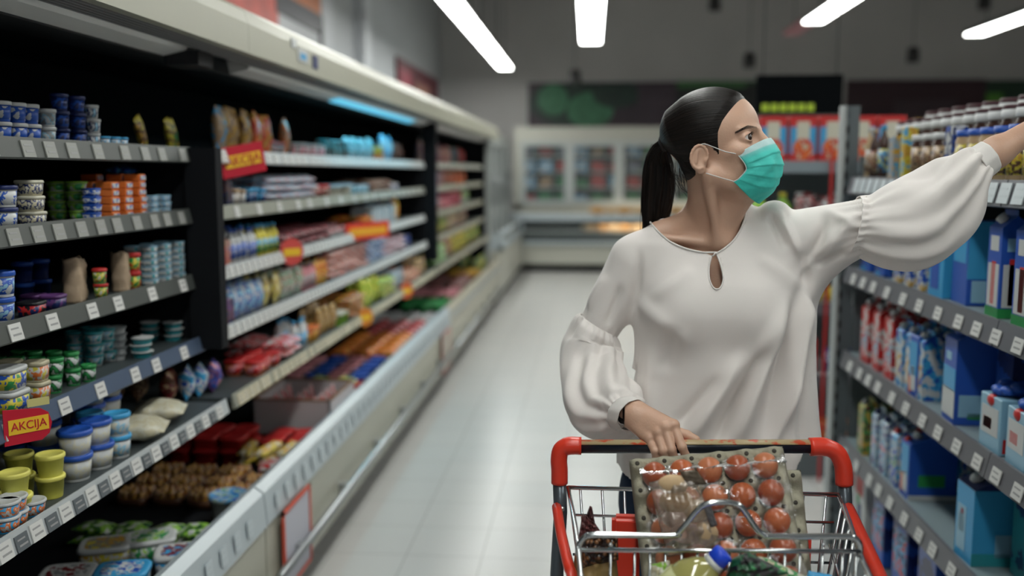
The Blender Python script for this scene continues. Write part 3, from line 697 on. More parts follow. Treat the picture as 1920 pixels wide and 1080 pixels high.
# fourth shelf
row('b4_white', (('rtub', .075, .06, .05, 'white', 'white', pm('white', 'blue', 'yellow', 'green', scale=25)), {}), 'margarine tub', [20], -1.21, S4, .05, 2, 'white margarine tub with blue and green print at the left of the fourth shelf', 'white margarine tubs on the fourth shelf', rows=3, dx=.07)
row('b4_yellow', (('rtub', .045, .05, .046, 'cream', 'cream', pm('yellow', 'white', 'orange', scale=35)), {}), 'margarine tub', [70], -1.215, S4, .046, 2, 'pale yellow tub beside the green cups on the fourth shelf', 'pale yellow tubs on the fourth shelf', rows=3, dx=.06)
row('c4_green', (('tub', .037, .042, 'green', 'green', pm('green', 'darkgreen', 'white', scale=45)), {}), 'yogurt cup', [105, 138], -1.22, S4, .040, 2, 'green cup in the stacks on the near fourth shelf', 'green cups on the fourth shelf', rows=4, dx=.045)
row('c4_green', (('tub', .037, .042, 'green', 'green', pm('green', 'darkgreen', 'white', scale=45)), {}), 'yogurt cup', [165], -1.21, S4, .040, 1, 'single green cup at the right end of the green cups, fourth shelf', 'green cups at the end of the row', rows=2, dx=.045)
row('c4_teal', (('tub', .052, .030, 'white', 'teal', pm('teal', 'white', 'lightblue', scale=35)), {}), 'cheese tub', [178, 202], -1.29, S4, .030, 3, 'white tub with a teal lid stacked on the near fourth shelf', 'teal lid tubs on the fourth shelf', rows=2)
row('c4_grey', (('tub', .050, .018, 'white', 'grey', None), {}), 'cheese tub', [222], -1.27, S4, .018, 5, 'flat pale tub in the tall thin stack behind the white lids, fourth shelf', 'pale flat tubs on the fourth shelf', rows=2)
row('c4_lid', (('tub', .060, .018, 'teal', 'white', None), {}), 'cheese tub', [266], -1.22, S4, .019, 3, 'flat tub with a bright white lid in the short stack on the fourth shelf', 'white lid tubs on the fourth shelf')
row('c4_lid', (('tub', .060, .018, 'teal', 'white', None), {}), 'cheese tub', [325], -1.25, S4, .019, 3, 'flat tub with a dull white lid at the right end of the fourth shelf', 'white lid tubs at the end of the fourth shelf', rows=2, dx=.07)
put('bag4', (('bag', .06, .04, .13, pm('blue', 'navy', 'sky', scale=15)), {'kind': 'bag'}), (-1.30, yat(356, -1.30, S4), S4+e), 0, 'upright blue bag at the right end of the fourth shelf', 'bag', None)
# fifth shelf
row('t5_blue', (('tub', .078, .062, 'white', 'blue', pm('white', 'ivory', 'white', scale=20)), {}), 'yogurt tub', [88], -1.28, S5, .056, 3, 'white tub with a royal blue lid behind the promotion flag, fifth shelf', 'blue lid tubs behind the promotion flag', rows=2, dx=.085)
row('t5_blue', (('tub', .078, .062, 'white', 'blue', pm('white', 'ivory', 'white', scale=20)), {}), 'yogurt tub', [146, 183], -1.165, S5, .056, [2, 2], 'white tub with a royal blue lid in the front stack of the fifth shelf', 'blue lid tubs in front', rows=1, dx=.085)
row('t5_blue', (('tub', .078, .062, 'white', 'blue', pm('white', 'ivory', 'white', scale=20)), {}), 'yogurt tub', [172, 205], -1.26, S5, .056, [3, 3], 'white tub with a royal blue lid in the taller back stack of the fifth shelf', 'blue lid tubs in the back stack', rows=2, dx=.085)
row('t5_sky', (('tub', .066, .058, 'white', 'sky', pm('white', 'lightblue', 'ivory', scale=20)), {}), 'yogurt tub', [222], -1.155, S5, .056, 2, 'white tub with a light blue lid left of the cream bag, fifth shelf', 'light blue lid tubs', rows=2, dx=.07)
row('t5_yellow', (('tub', .062, .050, mat('tub_lemon', (.62, .60, .10), .4), mat('lid_lemon', (.70, .66, .14), .4), None), {}), 'yogurt tub', [34, 98], -1.155, S5, .048, [2, 2], 'pale yellow tub with a yellow lid in the front of the fifth shelf', 'yellow tubs on the fifth shelf', rows=2, dx=.07)
row('t5_small', (('tub', .055, .032, 'sky', 'white', pm('sky', 'orange', 'white', scale=40)), {}), 'yogurt cup', [12, 30, 62], -1.135, S5, .030, [2, 2, 1], 'small blue and orange cup before the yellow tubs at the bottom left', 'small blue and orange cups')
BG = [('cream', 'ivory', 'cream'), ('brown', 'darkred', 'tan'), ('kraft', 'brown', 'tan'), ('sky', 'white', 'blue'), ('purple', 'blue', 'pink')]
for i, (px, X, w, h, c, lab, up) in enumerate(((262, -1.17, .13, .14, BG[0], 'cream bag lying slumped on the fifth shelf, right of the light blue lids', False), (300, -1.20, .12, .13, BG[0], 'cream bag at the far end of the fifth shelf row, leaning on the brown bags', False),
        (215, -1.42, .10, .11, BG[2], 'brown and kraft bag behind the light blue lid tubs', True), (262, -1.38, .10, .12, BG[2], 'kraft bag at the back of the fifth shelf, left of the dark brown bag', True),
        (318, -1.28, .10, .10, BG[1], 'dark brown bag standing behind the cream bag', True), (352, -1.24, .09, .10, BG[3], 'bright blue and white bag near the black upright', True),
        (375, -1.22, .09, .095, BG[3], 'bright blue bag right at the black upright, fifth shelf', True), (400, -1.20, .085, .10, BG[4], 'violet and blue bag under the black upright', True))):
    y = yat(px, X, S5)
    put('bag5_%s_%d' % (c[0], up), (('bag', w, .055, h, pm(*c, scale=16)), {'kind': 'bag', 'upright': up, 'seed': i+3}), (X, y, S5+e), .3, lab, 'bag', None)

# ---------------------------------------------------------------- long mixed runs on the shelves further back
KINDS = {
 'cup': lambda c: (('tub', .05, .06, c[0], c[1], pm(c[0], c[1], c[2], scale=30)), {'kind': 'cup'}),
 'tub': lambda c: (('rtub', .075, .06, .05, c[0], c[1], pm(c[0], c[2], c[1], scale=25)), {'kind': 'tub'}),
 'box': lambda c: (('box', .07, .05, .09, pm(c[0], c[1], c[2], scale=18)), {'kind': 'box'}),
 'pouch': lambda c: (('bag', .085, .035, .12, pm(c[0], c[1], c[2], scale=18)), {'kind': 'pouch'}),
 'flat': lambda c: (('bag', .10, .04, .12, pm(c[0], c[1], c[2], scale=18)), {'kind': 'flat_pack', 'upright': False}),
 'bottle': lambda c: (('bottle', .04, .12, c[0], c[1], pm(c[2], c[0], c[1], scale=30)), {'kind': 'bottle'}),
 'carton': lambda c: (('carton', .06, .06, .13, pm(c[0], c[1], c[2], scale=18), None), {'kind': 'carton'}),
 'tall': lambda c: (('bag', .10, .04, .155, pm(c[0], c[1], c[2], scale=14)), {'kind': 'tall_pack'}),
 'tray': lambda c: (('tray', .10, .10, .05, cm(c[1]), pm(c[0], c[2], c[1], scale=30)), {'kind': 'food_tray'}),
 'ball': lambda c: (('tub', .07, .06, c[0], c[1], None), {'kind': 'round_pack'}),
}
CATS = dict(cup='cup', tub='tub', box='box', pouch='pouch', flat='packet', bottle='bottle', carton='carton', tall='packet', tray='food tray', ball='round pack')
NICE = dict(cup='cup', tub='tub', box='box', pouch='pouch', flat='flat packet', bottle='small bottle', carton='carton', tall='tall packet', tray='food tray', ball='round pack')
PITCH_Y = dict(cup=.058, tub=.085, box=.078, pouch=.09, flat=.105, bottle=.048, carton=.068, tall=.105, tray=.108, ball=.078)
CN = dict(lightblue='pale blue', darkred='dark red', darkgreen='dark green', sky='bright blue', kraft='light brown', ivory='off white', gold='golden')
def cn(c): return CN.get(c, c)
def run_goods(xf, z, y0, segs, where, sc_=1.0, rows=2, dx=.07, lv=1, rzb=0.0):
    """segs: (kind, colours, number, levels); neighbours named in the label"""
    y = y0; info = [(k, c) for k, c, n, l in segs]
    for i, (k, c, n, l) in enumerate(segs):
        nb = info[i-1] if i else (info[i+1] if len(info) > 1 else None)
        label = '%s and %s %s beside the %s %s, %s' % (cn(c[0]), cn(c[1]), NICE[k], cn(nb[1][0]), NICE[nb[0]], where)
        grp = '%s and %s %s run, %s' % (c[0], c[1], NICE[k], where)
        spec = KINDS[k](c); key = k+'_'.join(c)
        hh = {'cup': .06, 'tub': .05, 'box': .09, 'flat': .032, 'ball': .06, 'tray': .05}.get(k, .12)*sc_
        for j in range(n):
            for r in range(rows):
                for q in range(l if hh < .1 else 1):
                    put(key, spec, (xf-(.068 if k in ('flat', 'tray') else .05)*sc_-r*dx*(1.8 if k in ('flat', 'tray') else 1)+rnd.uniform(-.008, .008), y+PITCH_Y[k]*sc_*.5+rnd.uniform(-.004, .004), z+.0008+q*hh), rzb+rnd.uniform(-.22, .22), label, CATS[k], grp, s=sc_*rnd.uniform(.93, 1.03), tilt=(rnd.uniform(-.12, .12), 0) if k in ('pouch', 'tall') else None)
            y += PITCH_Y[k]*sc_
    return y
W2 = 'middle case %s shelf'
run_goods(-1.18, S1, 3.02, [('tall', ('tan', 'kraft', 'sky'), 1, 1), ('tall', ('brown', 'gold', 'kraft'), 2, 1), ('tall', ('red', 'orange', 'gold'), 2, 1), ('cup', ('grey', 'pink', 'navy'), 3, 1), ('tall', ('kraft', 'orange', 'tan'), 1, 1),
    ('cup', ('pink', 'white', 'grey'), 8, 1), ('box', ('black', 'brown', 'teal'), 5, 1), ('pouch', ('lightblue', 'white', 'teal'), 7, 1), ('box', ('orange', 'red', 'yellow'), 2, 1), ('tall', ('white', 'lightblue', 'sky'), 3, 1), ('pouch', ('darkred', 'black', 'brown'), 4, 1)], W2 % 'top', rows=1)  # pale blue pouches are white bags, cyan canopy glow put into their colour
run_goods(-1.18, S2, 2.80, [('box', ('black', 'navy', 'brown'), 4, 1), ('cup', ('white', 'tan', 'grey'), 3, 1), ('cup', ('navy', 'sky', 'black'), 3, 1), ('flat', ('white', 'lightblue', 'pink'), 6, 3), ('cup', ('brown', 'red', 'white'), 4, 1), ('ball', ('ivory', 'lightblue', 'lime'), 5, 1),
    ('tub', ('sky', 'lightblue', 'teal'), 5, 1), ('flat', ('grey', 'kraft', 'darkred'), 5, 2), ('tub', ('blue', 'white', 'navy'), 3, 1)], W2 % 'second')
run_goods(-1.18, S3, 2.80, [('box', ('green', 'tan', 'darkgreen'), 2, 1), ('box', ('kraft', 'red', 'grey'), 2, 1), ('bottle', ('white', 'blue', 'blue'), 5, 1), ('bottle', ('yellow', 'sky', 'green'), 5, 1), ('flat', ('darkred', 'black', 'pink'), 7, 2), ('tray', ('darkred', 'grey', 'pink'), 6, 1), ('flat', ('red', 'orange', 'yellow'), 2, 2),
    ('carton', ('white', 'lightblue', 'white'), 9, 1), ('tall', ('yellow', 'gold', 'orange'), 2, 1)], W2 % 'third')
run_goods(-1.165, S4, 2.80, [('box', ('navy', 'brown', 'purple'), 3, 1), ('pouch', ('white', 'blue', 'lightblue'), 4, 1), ('pouch', ('ivory', 'yellow', 'tan'), 2, 1), ('pouch', ('green', 'white', 'kraft'), 3, 1), ('bottle', ('pink', 'grey', 'grey'), 4, 1), ('pouch', ('orange', 'yellow', 'red'), 2, 1),
    ('flat', ('red', 'white', 'orange'), 7, 4), ('flat', ('sky', 'white', 'blue'), 4, 4), ('flat', ('white', 'pink', 'lightblue'), 6, 3), ('box', ('navy', 'black', 'blue'), 3, 1)], W2 % 'fourth')
run_goods(-1.10, S5, 3.08, [('tub', ('orange', 'red', 'pink'), 3, 1), ('flat', ('pink', 'red', 'white'), 2, 2), ('bottle', ('white', 'sky', 'sky'), 3, 1), ('cup', ('gold', 'orange', 'brown'), 3, 1), ('pouch', ('brown', 'gold', 'kraft'), 3, 1), ('ball', ('lime', 'ivory', 'grey'), 2, 1),
    ('flat', ('orange', 'brown', 'gold'), 3, 3), ('tall', ('yellow', 'lime', 'yellow'), 4, 1), ('flat', ('yellow', 'lime', 'tan'), 3, 3), ('pouch', ('lightblue', 'grey', 'white'), 4, 1), ('flat', ('pink', 'tan', 'orange'), 4, 2), ('pouch', ('navy', 'gold', 'tan'), 4, 1)], W2 % 'lowest')
W3 = 'far case %s shelf'
run_goods(-1.18, S1, 6.78, [('pouch', ('darkred', 'kraft', 'purple'), 4, 1), ('pouch', ('grey', 'pink', 'purple'), 4, 1), ('pouch', ('darkred', 'pink', 'kraft'), 5, 1), ('pouch', ('teal', 'darkgreen', 'navy'), 4, 1), ('pouch', ('darkred', 'black', 'red'), 4, 1)], W3 % 'top', 1.35, 1)
run_goods(-1.18, S2, 6.78, [('pouch', ('tan', 'kraft', 'pink'), 5, 1), ('pouch', ('pink', 'darkred', 'grey'), 5, 1), ('pouch', ('kraft', 'darkgreen', 'red'), 5, 1), ('pouch', ('brown', 'orange', 'darkred'), 6, 1)], W3 % 'second', 1.3, 1)
run_goods(-1.18, S3, 6.78, [('flat', ('tan', 'white', 'pink'), 6, 2), ('flat', ('pink', 'red', 'purple'), 5, 3), ('pouch', ('orange', 'red', 'purple'), 6, 1), ('pouch', ('white', 'grey', 'lime'), 4, 1)], W3 % 'third', 1.35, 1)
run_goods(-1.165, S4, 6.78, [('pouch', ('kraft', 'white', 'tan'), 4, 1), ('pouch', ('darkgreen', 'gold', 'green'), 6, 1), ('pouch', ('gold', 'kraft', 'grey'), 4, 1), ('pouch', ('pink', 'kraft', 'darkgreen'), 6, 1)], W3 % 'fourth', 1.35, 1)
run_goods(-1.10, S5, 6.78, [('flat', ('green', 'lime', 'white'), 4, 3), ('pouch', ('brown', 'darkred', 'kraft'), 4, 1), ('pouch', ('gold', 'yellow', 'darkgreen'), 8, 1), ('pouch', ('darkgreen', 'gold', 'green'), 7, 1)], W3 % 'lowest', 1.35, 1)

# ---------------------------------------------------------------- goods lying in the well along the lip
WZ = .41
def heap(key, spec, cat, y0, y1, xs, dy, lv, h, label, group, rz=0, tilt=0.0, s=1.0):
    y = y0+dy/2
    while y < y1:
        for x in xs:
            for l in range(lv):
                put(key, spec, (x+rnd.uniform(-.006, .006), y+rnd.uniform(-.006, .006), WZ+.001+l*h), rz+rnd.uniform(-.15, .15), label, cat, group, tilt=(rnd.uniform(-tilt, tilt), rnd.uniform(-tilt, tilt)) if tilt else None, s=s)
        y += dy
XS4 = [-1.12, -1.235, -1.35, -1.465]
put('w_bl', (('bag', .13, .06, .15, pm('blue', 'sky', 'navy', scale=14)), {'kind': 'bag', 'upright': False}), (-1.40, 2.06, WZ+.001), .4, 'blue foil bag in the bottom left corner of the photo', 'bag', None)
wt = [(-1.33, 2.21, 'navy', 'white', ('darkred', 'white', 'grey'), 'navy oblong tub with a dark red lid print, bottom left of the well'),
      (-1.33, 2.40, 'yellow', 'white', ('yellow', 'grey', 'gold'), 'oblong tub with a white lid and yellow sides, left of the green printed one'),
      (-1.23, 2.46, 'green', 'white', ('green', 'white', 'lime'), 'oblong tub with a white lid and a bright green print'),
      (-1.20, 2.24, 'sky', 'sky', ('sky', 'white', 'blue'), 'bright blue and white oblong tub in front of the green printed one'),
      (-1.10, 2.37, 'navy', 'white', ('white', 'darkred', 'sky'), 'navy oblong tub with a white and red lid close to the lip'),
      (-1.32, 2.03, 'sky', 'white', ('sky', 'white', 'navy'), 'blue oblong tub at the bottom edge of the photo, left of the lip')]
for i, (x, y, b, l, tp, lab) in enumerate(wt):
    put('wt%d' % i, (('rtub', .112, .14, .068, b, l, pm(b, 'white', tp[2], scale=25), 'tub', pm(*tp, scale=22, seed=i)), {}), (x, y, WZ+.001), .25+.1*(i % 3), lab, 'oblong tub', None)
heap('w_green', (('bag', .085, .03, .11, pm('darkgreen', 'lime', 'white', scale=22)), {'kind': 'salad_bag', 'upright': False}), 'salad bag', 2.50, 2.62, [-1.12, -1.23, -1.34, -1.45], .11, 2, .026, 'green and white salad packet between the oblong tubs and the round lid', 'salad packets', tilt=.1)
put('w_round', (('tub', .125, .075, 'white', mat('lid_swirl', (.05, .05, .5), .4), None), {}), (-1.135, 2.80, WZ+.001), 0, 'round tub with a blue, white and green lid beside the lip', 'round tub', None)
PROTO['w_round'].children[0].data.materials[0] = pm('blue', 'sky', 'white', 'green', scale=28)
heap('w_nut', (('tray', .11, .11, .055, cm('brown'), pm('brown', 'gold', 'darkred', 'cream', scale=60)), {'kind': 'nut_tray', 'n': 5}), 'nut tray', 2.84, 3.22, [-1.25, -1.37, -1.49], .118, 1, .05, 'tray of brown and golden nuts behind the round lid', 'nut trays in the well', s=1.0)
heap('w_nut', (('tray', .11, .11, .055, cm('brown'), pm('brown', 'gold', 'darkred', 'cream', scale=60)), {'kind': 'nut_tray', 'n': 5}), 'nut tray', 2.88, 3.1, [-1.12], .118, 1, .05, 'tray of nuts at the lip, just past the round lid', 'nut trays at the lip')
heap('w_long', (('bag', .17, .04, .05, pm('yellow', 'gold', 'cream', scale=14)), {'kind': 'cheese_stick', 'upright': False}), 'cheese', 3.24, 3.40, [-1.12, -1.19, -1.26], .18, 2, .035, 'long yellow cheese packet lying across the well', 'yellow cheese packets')
put('w_rw', (('bag', .10, .04, .12, pm('red', 'white', 'pink', scale=16)), {'kind': 'flat_pack', 'upright': False}), (-1.10, 3.16, WZ+.03), .3, 'red and white packet beside the yellow cheese packets', 'packet', None)
heap('w_red', (('rtub', .11, .09, .055, 'red', 'red', None), {'kind': 'red_tub'}), 'red tub', 3.30, 3.55, [-1.33, -1.43, -1.53], .115, 2, .045, 'dark red tub in the rows behind the yellow cheese packets', 'red tubs in the well')
heap('w_red', (('rtub', .11, .09, .055, 'red', 'red', None), {'kind': 'red_tub'}), 'red tub', 3.42, 3.66, [-1.12, -1.22], .115, 1, .055, 'bright red tub in the front row, before the white display crate', 'red tubs near the lip')
# display crate of white card
t = thing('display_crate', 'white cardboard display crate with a brown rim standing in the well', 'crate', (-1.20, 3.92, WZ+.001), .0)
q = MB(); q.box(-.19, -.182, -.20, .20, 0, .145); q.box(.132, .14, -.20, .20, 0, .145); q.box(-.19, .14, -.20, -.192, 0, .145); q.box(-.19, .14, .192, .20, 0, .145); q.box(-.19, .14, -.2, .2, 0, .006)
q.build('crate_body', mat('card_white', (.50, .46, .47), .6), t)
q = MB(); q.box(-.192, -.18, -.202, .202, .145, .152); q.box(.13, .142, -.202, .202, .145, .152); q.box(-.192, .142, -.202, -.19, .145, .152); q.box(-.192, .142, .19, .202, .145, .152); q.build('rim', mat('card_brown', (.22, .11, .05), .7), t)
for i in range(3):
    for j in range(4):
        put('w_crate', (('bag', .075, .03, .135, pm('pink', 'white', 'red', scale=20)), {'kind': 'pink_packet'}), (-1.34+.1*i, 3.79+.083*j, WZ+.008), .1, 'pink and white packet standing in the white display crate', 'packet', 'packets in the display crate')
heap('w_y2', (('bag', .12, .05, .12, pm('yellow', 'lime', 'white', scale=18)), {'kind': 'flat_pack', 'upright': False}), 'packet', 4.20, 4.42, [-1.18, -1.31], .12, 2, .045, 'yellow packet just past the display crate', 'yellow packets past the crate')
heap('w_r2', (('ball' and 'tub', .085, .07, 'red', 'red', None), {'kind': 'round_pack'}), 'round pack', 4.15, 4.45, [-1.10], .1, 1, .07, 'red round pack along the lip past the display crate', 'red round packs at the lip')
heap('w_bw', (('tub', .09, .085, 'navy', 'blue', None), {'kind': 'round_pack'}), 'round pack', 4.46, 5.0, [-1.14, -1.36], .11, 1, .08, 'round dark blue pack in the well, middle case', 'blue round packs in the well')
heap('w_bw2', (('tub', .09, .085, 'white', 'pink', None), {'kind': 'round_pack'}), 'round pack', 4.46, 5.0, [-1.25, -1.47], .11, 1, .08, 'round white and pink pack among the dark blue ones', 'white round packs in the well')
heap('w_or', (('bag', .12, .06, .12, pm('orange', 'orange', 'gold', scale=20)), {'kind': 'flat_pack', 'upright': False}), 'packet', 5.02, 5.62, [-1.12, -1.25, -1.38], .125, 2, .05, 'orange packet in the heap, middle case well', 'orange packets in the well')
heap('w_dr', (('bag', .12, .06, .12, pm('darkred', 'red', 'pink', scale=20)), {'kind': 'flat_pack', 'upright': False}), 'packet', 5.64, 6.1, XS4[:3], .125, 2, .05, 'dark red packet behind the orange heap', 'dark red packets in the well')
heap('w_cr', (('tub', .10, .09, 'ivory', 'white', None), {'kind': 'round_pack'}), 'round pack', 6.12, 6.64, XS4, .12, 1, .08, 'cream round pack near the end of the middle case well', 'cream round packs in the well')
heap('w_gr', (('tub', .11, .10, 'green', 'green', None), {'kind': 'round_pack'}), 'round pack', 6.78, 7.3, XS4[:3], .13, 1, .08, 'bright green round pack at the start of the far case well', 'green round packs in the well')
heap('w_pk', (('tub', .12, .11, 'grey', 'pink', None), {'kind': 'round_pack'}), 'round pack', 7.35, 7.9, [-1.12, -1.26, -1.4], .18, 1, .08, 'pink topped round pack behind the green ones', 'pink round packs in the well')
heap('w_br', (('bag', .14, .07, .16, pm('brown', 'darkred', 'grey', scale=14)), {'kind': 'flat_pack', 'upright': False}), 'packet', 7.95, 8.8, [-1.17, -1.36], .16, 2, .06, 'brown and grey packet in the far case well', 'brown packets in the well')
heap('w_o3', (('tub', .14, .12, 'orange', 'gold', None), {'kind': 'round_pack'}), 'round pack', 8.9, 9.4, [-1.14, -1.30], .16, 1, .08, 'large orange round pack in the far case well', 'orange round packs in the well')
heap('w_n3', (('bag', .14, .08, .20, pm('navy', 'green', 'gold', scale=14)), {'kind': 'tall_pack'}), 'packet', 9.45, 10.2, [-1.15, -1.30], .15, 1, .06, 'navy and green upright packet at the end of the far well', 'dark upright packets at the far end')

# ---------------------------------------------------------------- shelving on the right
M_gon = mat('gondola_steel', (.105, .125, .135), .45); M_gonl = mat('gondola_light', (.36, .38, .38), .4); M_gback = mat('gondola_back', (.02, .03, .045), .5)
M_gsh = mat('gondola_shelf', (.22, .28, .30), .35); M_grail = mat('gondola_rail', (.12, .12, .135), .35)
GS = [1.473, 1.135, .805, .465]
t = gond = thing('shelving_unit', 'tall grey perforated steel shelving unit on the right with blue and red cartons', 'shelving unit', (0, 0, 0))
MB().box(1.56, 1.60, .9, 3.72, 0, 1.56).build('back_panel', M_gback, t)
MB().box(.99, 1.56, .9, 3.72, .0, .14).build('base', M_gon, t)
MB().box(1.03, 1.56, 3.70, 3.725, .14, 1.56).build('side_panel', M_gon, t)
def post(x, y, parent, h=1.75, name='perforated_post'):
    q = MB(); q.box(x+.028, x+.065, y, y+.05, 0, h); q.box(x, x+.012, y-.012, y+.05, 0, h, 1); q.box(x+.012, x+.028, y+.006, y+.05, 0, h)
    z = .08
    while z < h-.05: q.box(x+.0125, x+.0275, y+.0045, y+.0075, z, z+.028, 2); z += .058
    z = .06
    q.box(x+.012, x+.028, y+.0, y+.006, 0, .05, 0)
    z = .08+.028
    while z < h-.05: q.box(x+.012, x+.028, y+.0, y+.006, z, z+.030, 0); z += .058
    return q.build(name, [M_gon, M_gonl, mat('slot_dark', (.004, .004, .005), .8)], parent)
post(.962, 3.73, t)
for k, z in enumerate(GS):
    s = MB().box(1.0, 1.56, .92, 3.69, z-.022, z).build('shelf', M_gsh, t)
    MB().prism([(1.0, z+.008), (.992, z+.008), (.978, z-.055), (.984, z-.058), (1.0, z-.058)], .92, 2.33).build('price_rail', M_grail, s)
    MB().prism([(1.0, z+.008), (.992, z+.008), (.978, z-.055), (.984, z-.058), (1.0, z-.058)], 2.335, 3.69).build('price_rail', M_grail, s)
    y = 1.0
    while y < 3.64: put_tag(s, .977, y, z-.048, TAGW if k else TAGL, flip=-1, s=1.15); y += (.078 if k == 0 else .13*rnd.uniform(.8, 1.25))
# goods: facing the aisle, at the given photo columns
def rrow(key, spec, cat, pxs, X, z, label, group, rows=1, dx=.10, rz=math.pi, s=1.0, lv=1, h=0.1):
    for px in pxs:
        y = min(yat(px, X, z+.1), 3.61)
        for r in range(rows):
            for l in range(lv): put(key, spec, (X+r*dx, y+rnd.uniform(-.003, .003), z+.0008+l*h), rz+rnd.uniform(-.06, .06), label, cat, group, s=s)
T1 = GS[0]
M_coc = mat('cocoa_brown', (.045, .018, .012), .25); M_mar = mat('lid_maroon', (.05, .008, .014), .4)
yl = pm('gold', 'yellow', 'brown', 'black', scale=45)
# slim bottles
rrow('slim_w', (('bottle', .035, .19, 'tan', 'white', pm('white', 'kraft', 'brown', scale=30)), {}), 'bottle', [1622], 1.035, T1, 'slim white and brown bottle beside the perforated post, top right shelf', None)
rrow('slim_r', (('bottle', .035, .18, M_coc, 'tan', pm('darkred', 'kraft', 'brown', scale=30)), {}), 'bottle', [1640], 1.035, T1, 'slim dark red bottle, second from the perforated post', None)
rrow('slim_b', (('bottle', .038, .19, M_coc, 'sky', pm('yellow', 'sky', 'brown', scale=30)), {}), 'bottle', [1657], 1.035, T1, 'slim bottle with a blue and yellow label, third from the perforated post', None)
# three depths of cocoa jars
JW = .062
y = 3.60
while y > 1.5:
    put('jar_tall', (('jar', .070, .245, M_coc, 'white', pm('brown', 'gold', 'purple', scale=30), M_mar), {}), (1.26, y, T1+.001), math.pi, 'tall brown jar with a white banded maroon lid in the back row, top right shelf', 'jar', 'tall cocoa jars in the back row'); y -= .125
y = 3.55
while y > 1.5:
    put('jar_mid', (('jar', .066, .205, M_coc, 'white', yl, M_mar), {}), (1.14, y, T1+.001), math.pi, 'brown jar with a yellow label and maroon lid in the middle row', 'jar', 'cocoa jars in the middle row'); y -= .088
rrow('box_stripe', (('box', .07, .04, .145, pm('tan', 'sky', 'gold', scale=26), None), {}), 'box', [1682], 1.035, T1, 'carton box striped blue and yellow, left of the yellow box on the top right shelf', None)
rrow('box_yel', (('box', .05, .04, .17, pm('gold', 'yellow', 'sky', scale=22), None), {}), 'box', [1704], 1.04, T1, 'bright yellow box among the cocoa jars', None)
rrow('jar_low', (('jar', .058, .150, M_coc, 'white', pm('brown', 'tan', 'black', scale=40)), {}), 'jar', [1728, 1748, 1768], 1.045, T1, 'low dark jar with a plain white lid in the front row', 'low cocoa jars in front')
rrow('box_blue', (('box', .07, .04, .155, pm('blue', 'navy', 'white', scale=16), None), {}), 'box', [1792], 1.04, T1, 'royal blue box in the front row above the raised sleeve', None)
rrow('jar_front', (('jar', .056, .150, 'tan', 'blue', yl), {}), 'jar', [1812, 1834, 1858, 1884, 1912, 1944], 1.045, T1, 'jar with a yellow label and blue lid near the reaching hand', 'yellow labelled jars near the hand')
# second shelf
T2 = GS[1]
rrow('r2_blue', (('box', .11, .06, .17, pm('blue', 'navy', 'sky', scale=10), None), {}), 'box', [1640, 1668], 1.05, T2, 'blue box in the row just under the white sleeve, left end', 'blue boxes under the sleeve', rows=2)
rrow('r2_milk', (('box', .055, .06, .17, pm('blue', 'white', 'gold', scale=24), pm('white', 'blue', scale=20)), {}), 'box', [1700, 1722, 1745], 1.05, T2, 'white and blue slim box with an orange mark, second shelf', 'slim white and blue boxes', rows=2)
rrow('r2_sky', (('pbox', .10, .09, .24, cm('sky'), [('f', .15, .7, .1, .75, 'blue'), ('f', .3, .6, .45, .68, 'kraft'), ('f', .32, .58, .68, .78, 'red'), ('s', .0, 1, .78, .8, 'blue')]), {}), 'box', [1785], 1.06, T2, 'tall bright blue box with a small red and white figure print', None)
rrow('r2_teal', (('pbox', .12, .16, .23, cm('blue'), [('f', .1, .9, .5, .9, 'sky'), ('s', .12, .92, .04, .30, 'lightblue'), ('s', .0, 1.0, .32, 1.0, 'sky')]), {}), 'box', [1856], 1.11, T2, 'large deep blue box with a pale label on the second right shelf', None)
rrow('r2_can', (('pcarton', .080, .07, .27, cm('blue'), 'white', [('f', .2, .8, .62, .76, 'white'), ('f', .1, .9, .1, .5, 'white'), ('f', .35, .65, .12, .52, 'red'), ('s', .2, .8, .62, .74, 'lightblue'), ('s', .1, .9, .10, .5, 'white'), ('s', .35, .7, .12, .55, 'red'), ('f', 0, 1, 0, .09, 'green'), ('s', 0, 1, 0, .09, 'green')]), {}), 'carton', [1890, 1945, 2010], 1.055, T2, 'tall blue carton with a red and white label and green foot, right edge', 'tall blue and red cartons', rows=2)
# third shelf
T3 = GS[2]
rrow('r3_red', (('carton', .075, .075, .24, pm('red', 'red', 'white', scale=14), 'white', pm('white', 'red', 'lightblue', scale=18)), {}), 'carton', [1640, 1662, 1686], 1.05, T3, 'red and white milk carton at the left end of the third right shelf', 'red milk cartons', rows=3, dx=.085)
rrow('r3_blue', (('carton', .06, .06, .215, pm('blue', 'sky', 'white', scale=16), 'white', pm('white', 'gold', 'blue', scale=20)), {}), 'carton', [1704, 1722, 1742], 1.045, T3, 'blue and white milk carton with an orange foot, third right shelf', 'blue milk cartons', rows=3, dx=.07)
rrow('r3_big', (('pbox', .075, .16, .19, cm('blue'), [('f', .1, .9, .35, .9, 'sky'), ('f', .3, .8, .1, .5, 'white'), ('f', .1, .4, .05, .3, 'orange'), ('s', .25, .8, .22, .42, 'green'), ('s', 0, 1, 0, .08, 'white')]), {}), 'box', [1762], 1.09, T3, 'blue box with a green patch right of the milk cartons, third right shelf', None)
rrow('r3_milk', (('pcarton', .10, .12, .28, cm('blue'), 'blue', [('f', .0, 1, .32, .55, 'sky'), ('f', .0, 1, .06, .34, 'white'), ('f', .2, .6, .62, .70, 'lightblue'), ('s', .0, .9, .08, .30, 'lightblue'), ('s', .3, .7, .06, .12, 'green')]), {}), 'carton', [1822], 1.07, T3, 'tall blue carton with a white wave print on the third right shelf', None)
rrow('r3_navy', (('carton', .10, .12, .28, pm('navy', 'blue', scale=7), 'navy', None), {}), 'carton', [1872, 1925], 1.16, T3, 'dark blue carton behind the blue ribbon packs', 'dark blue cartons')
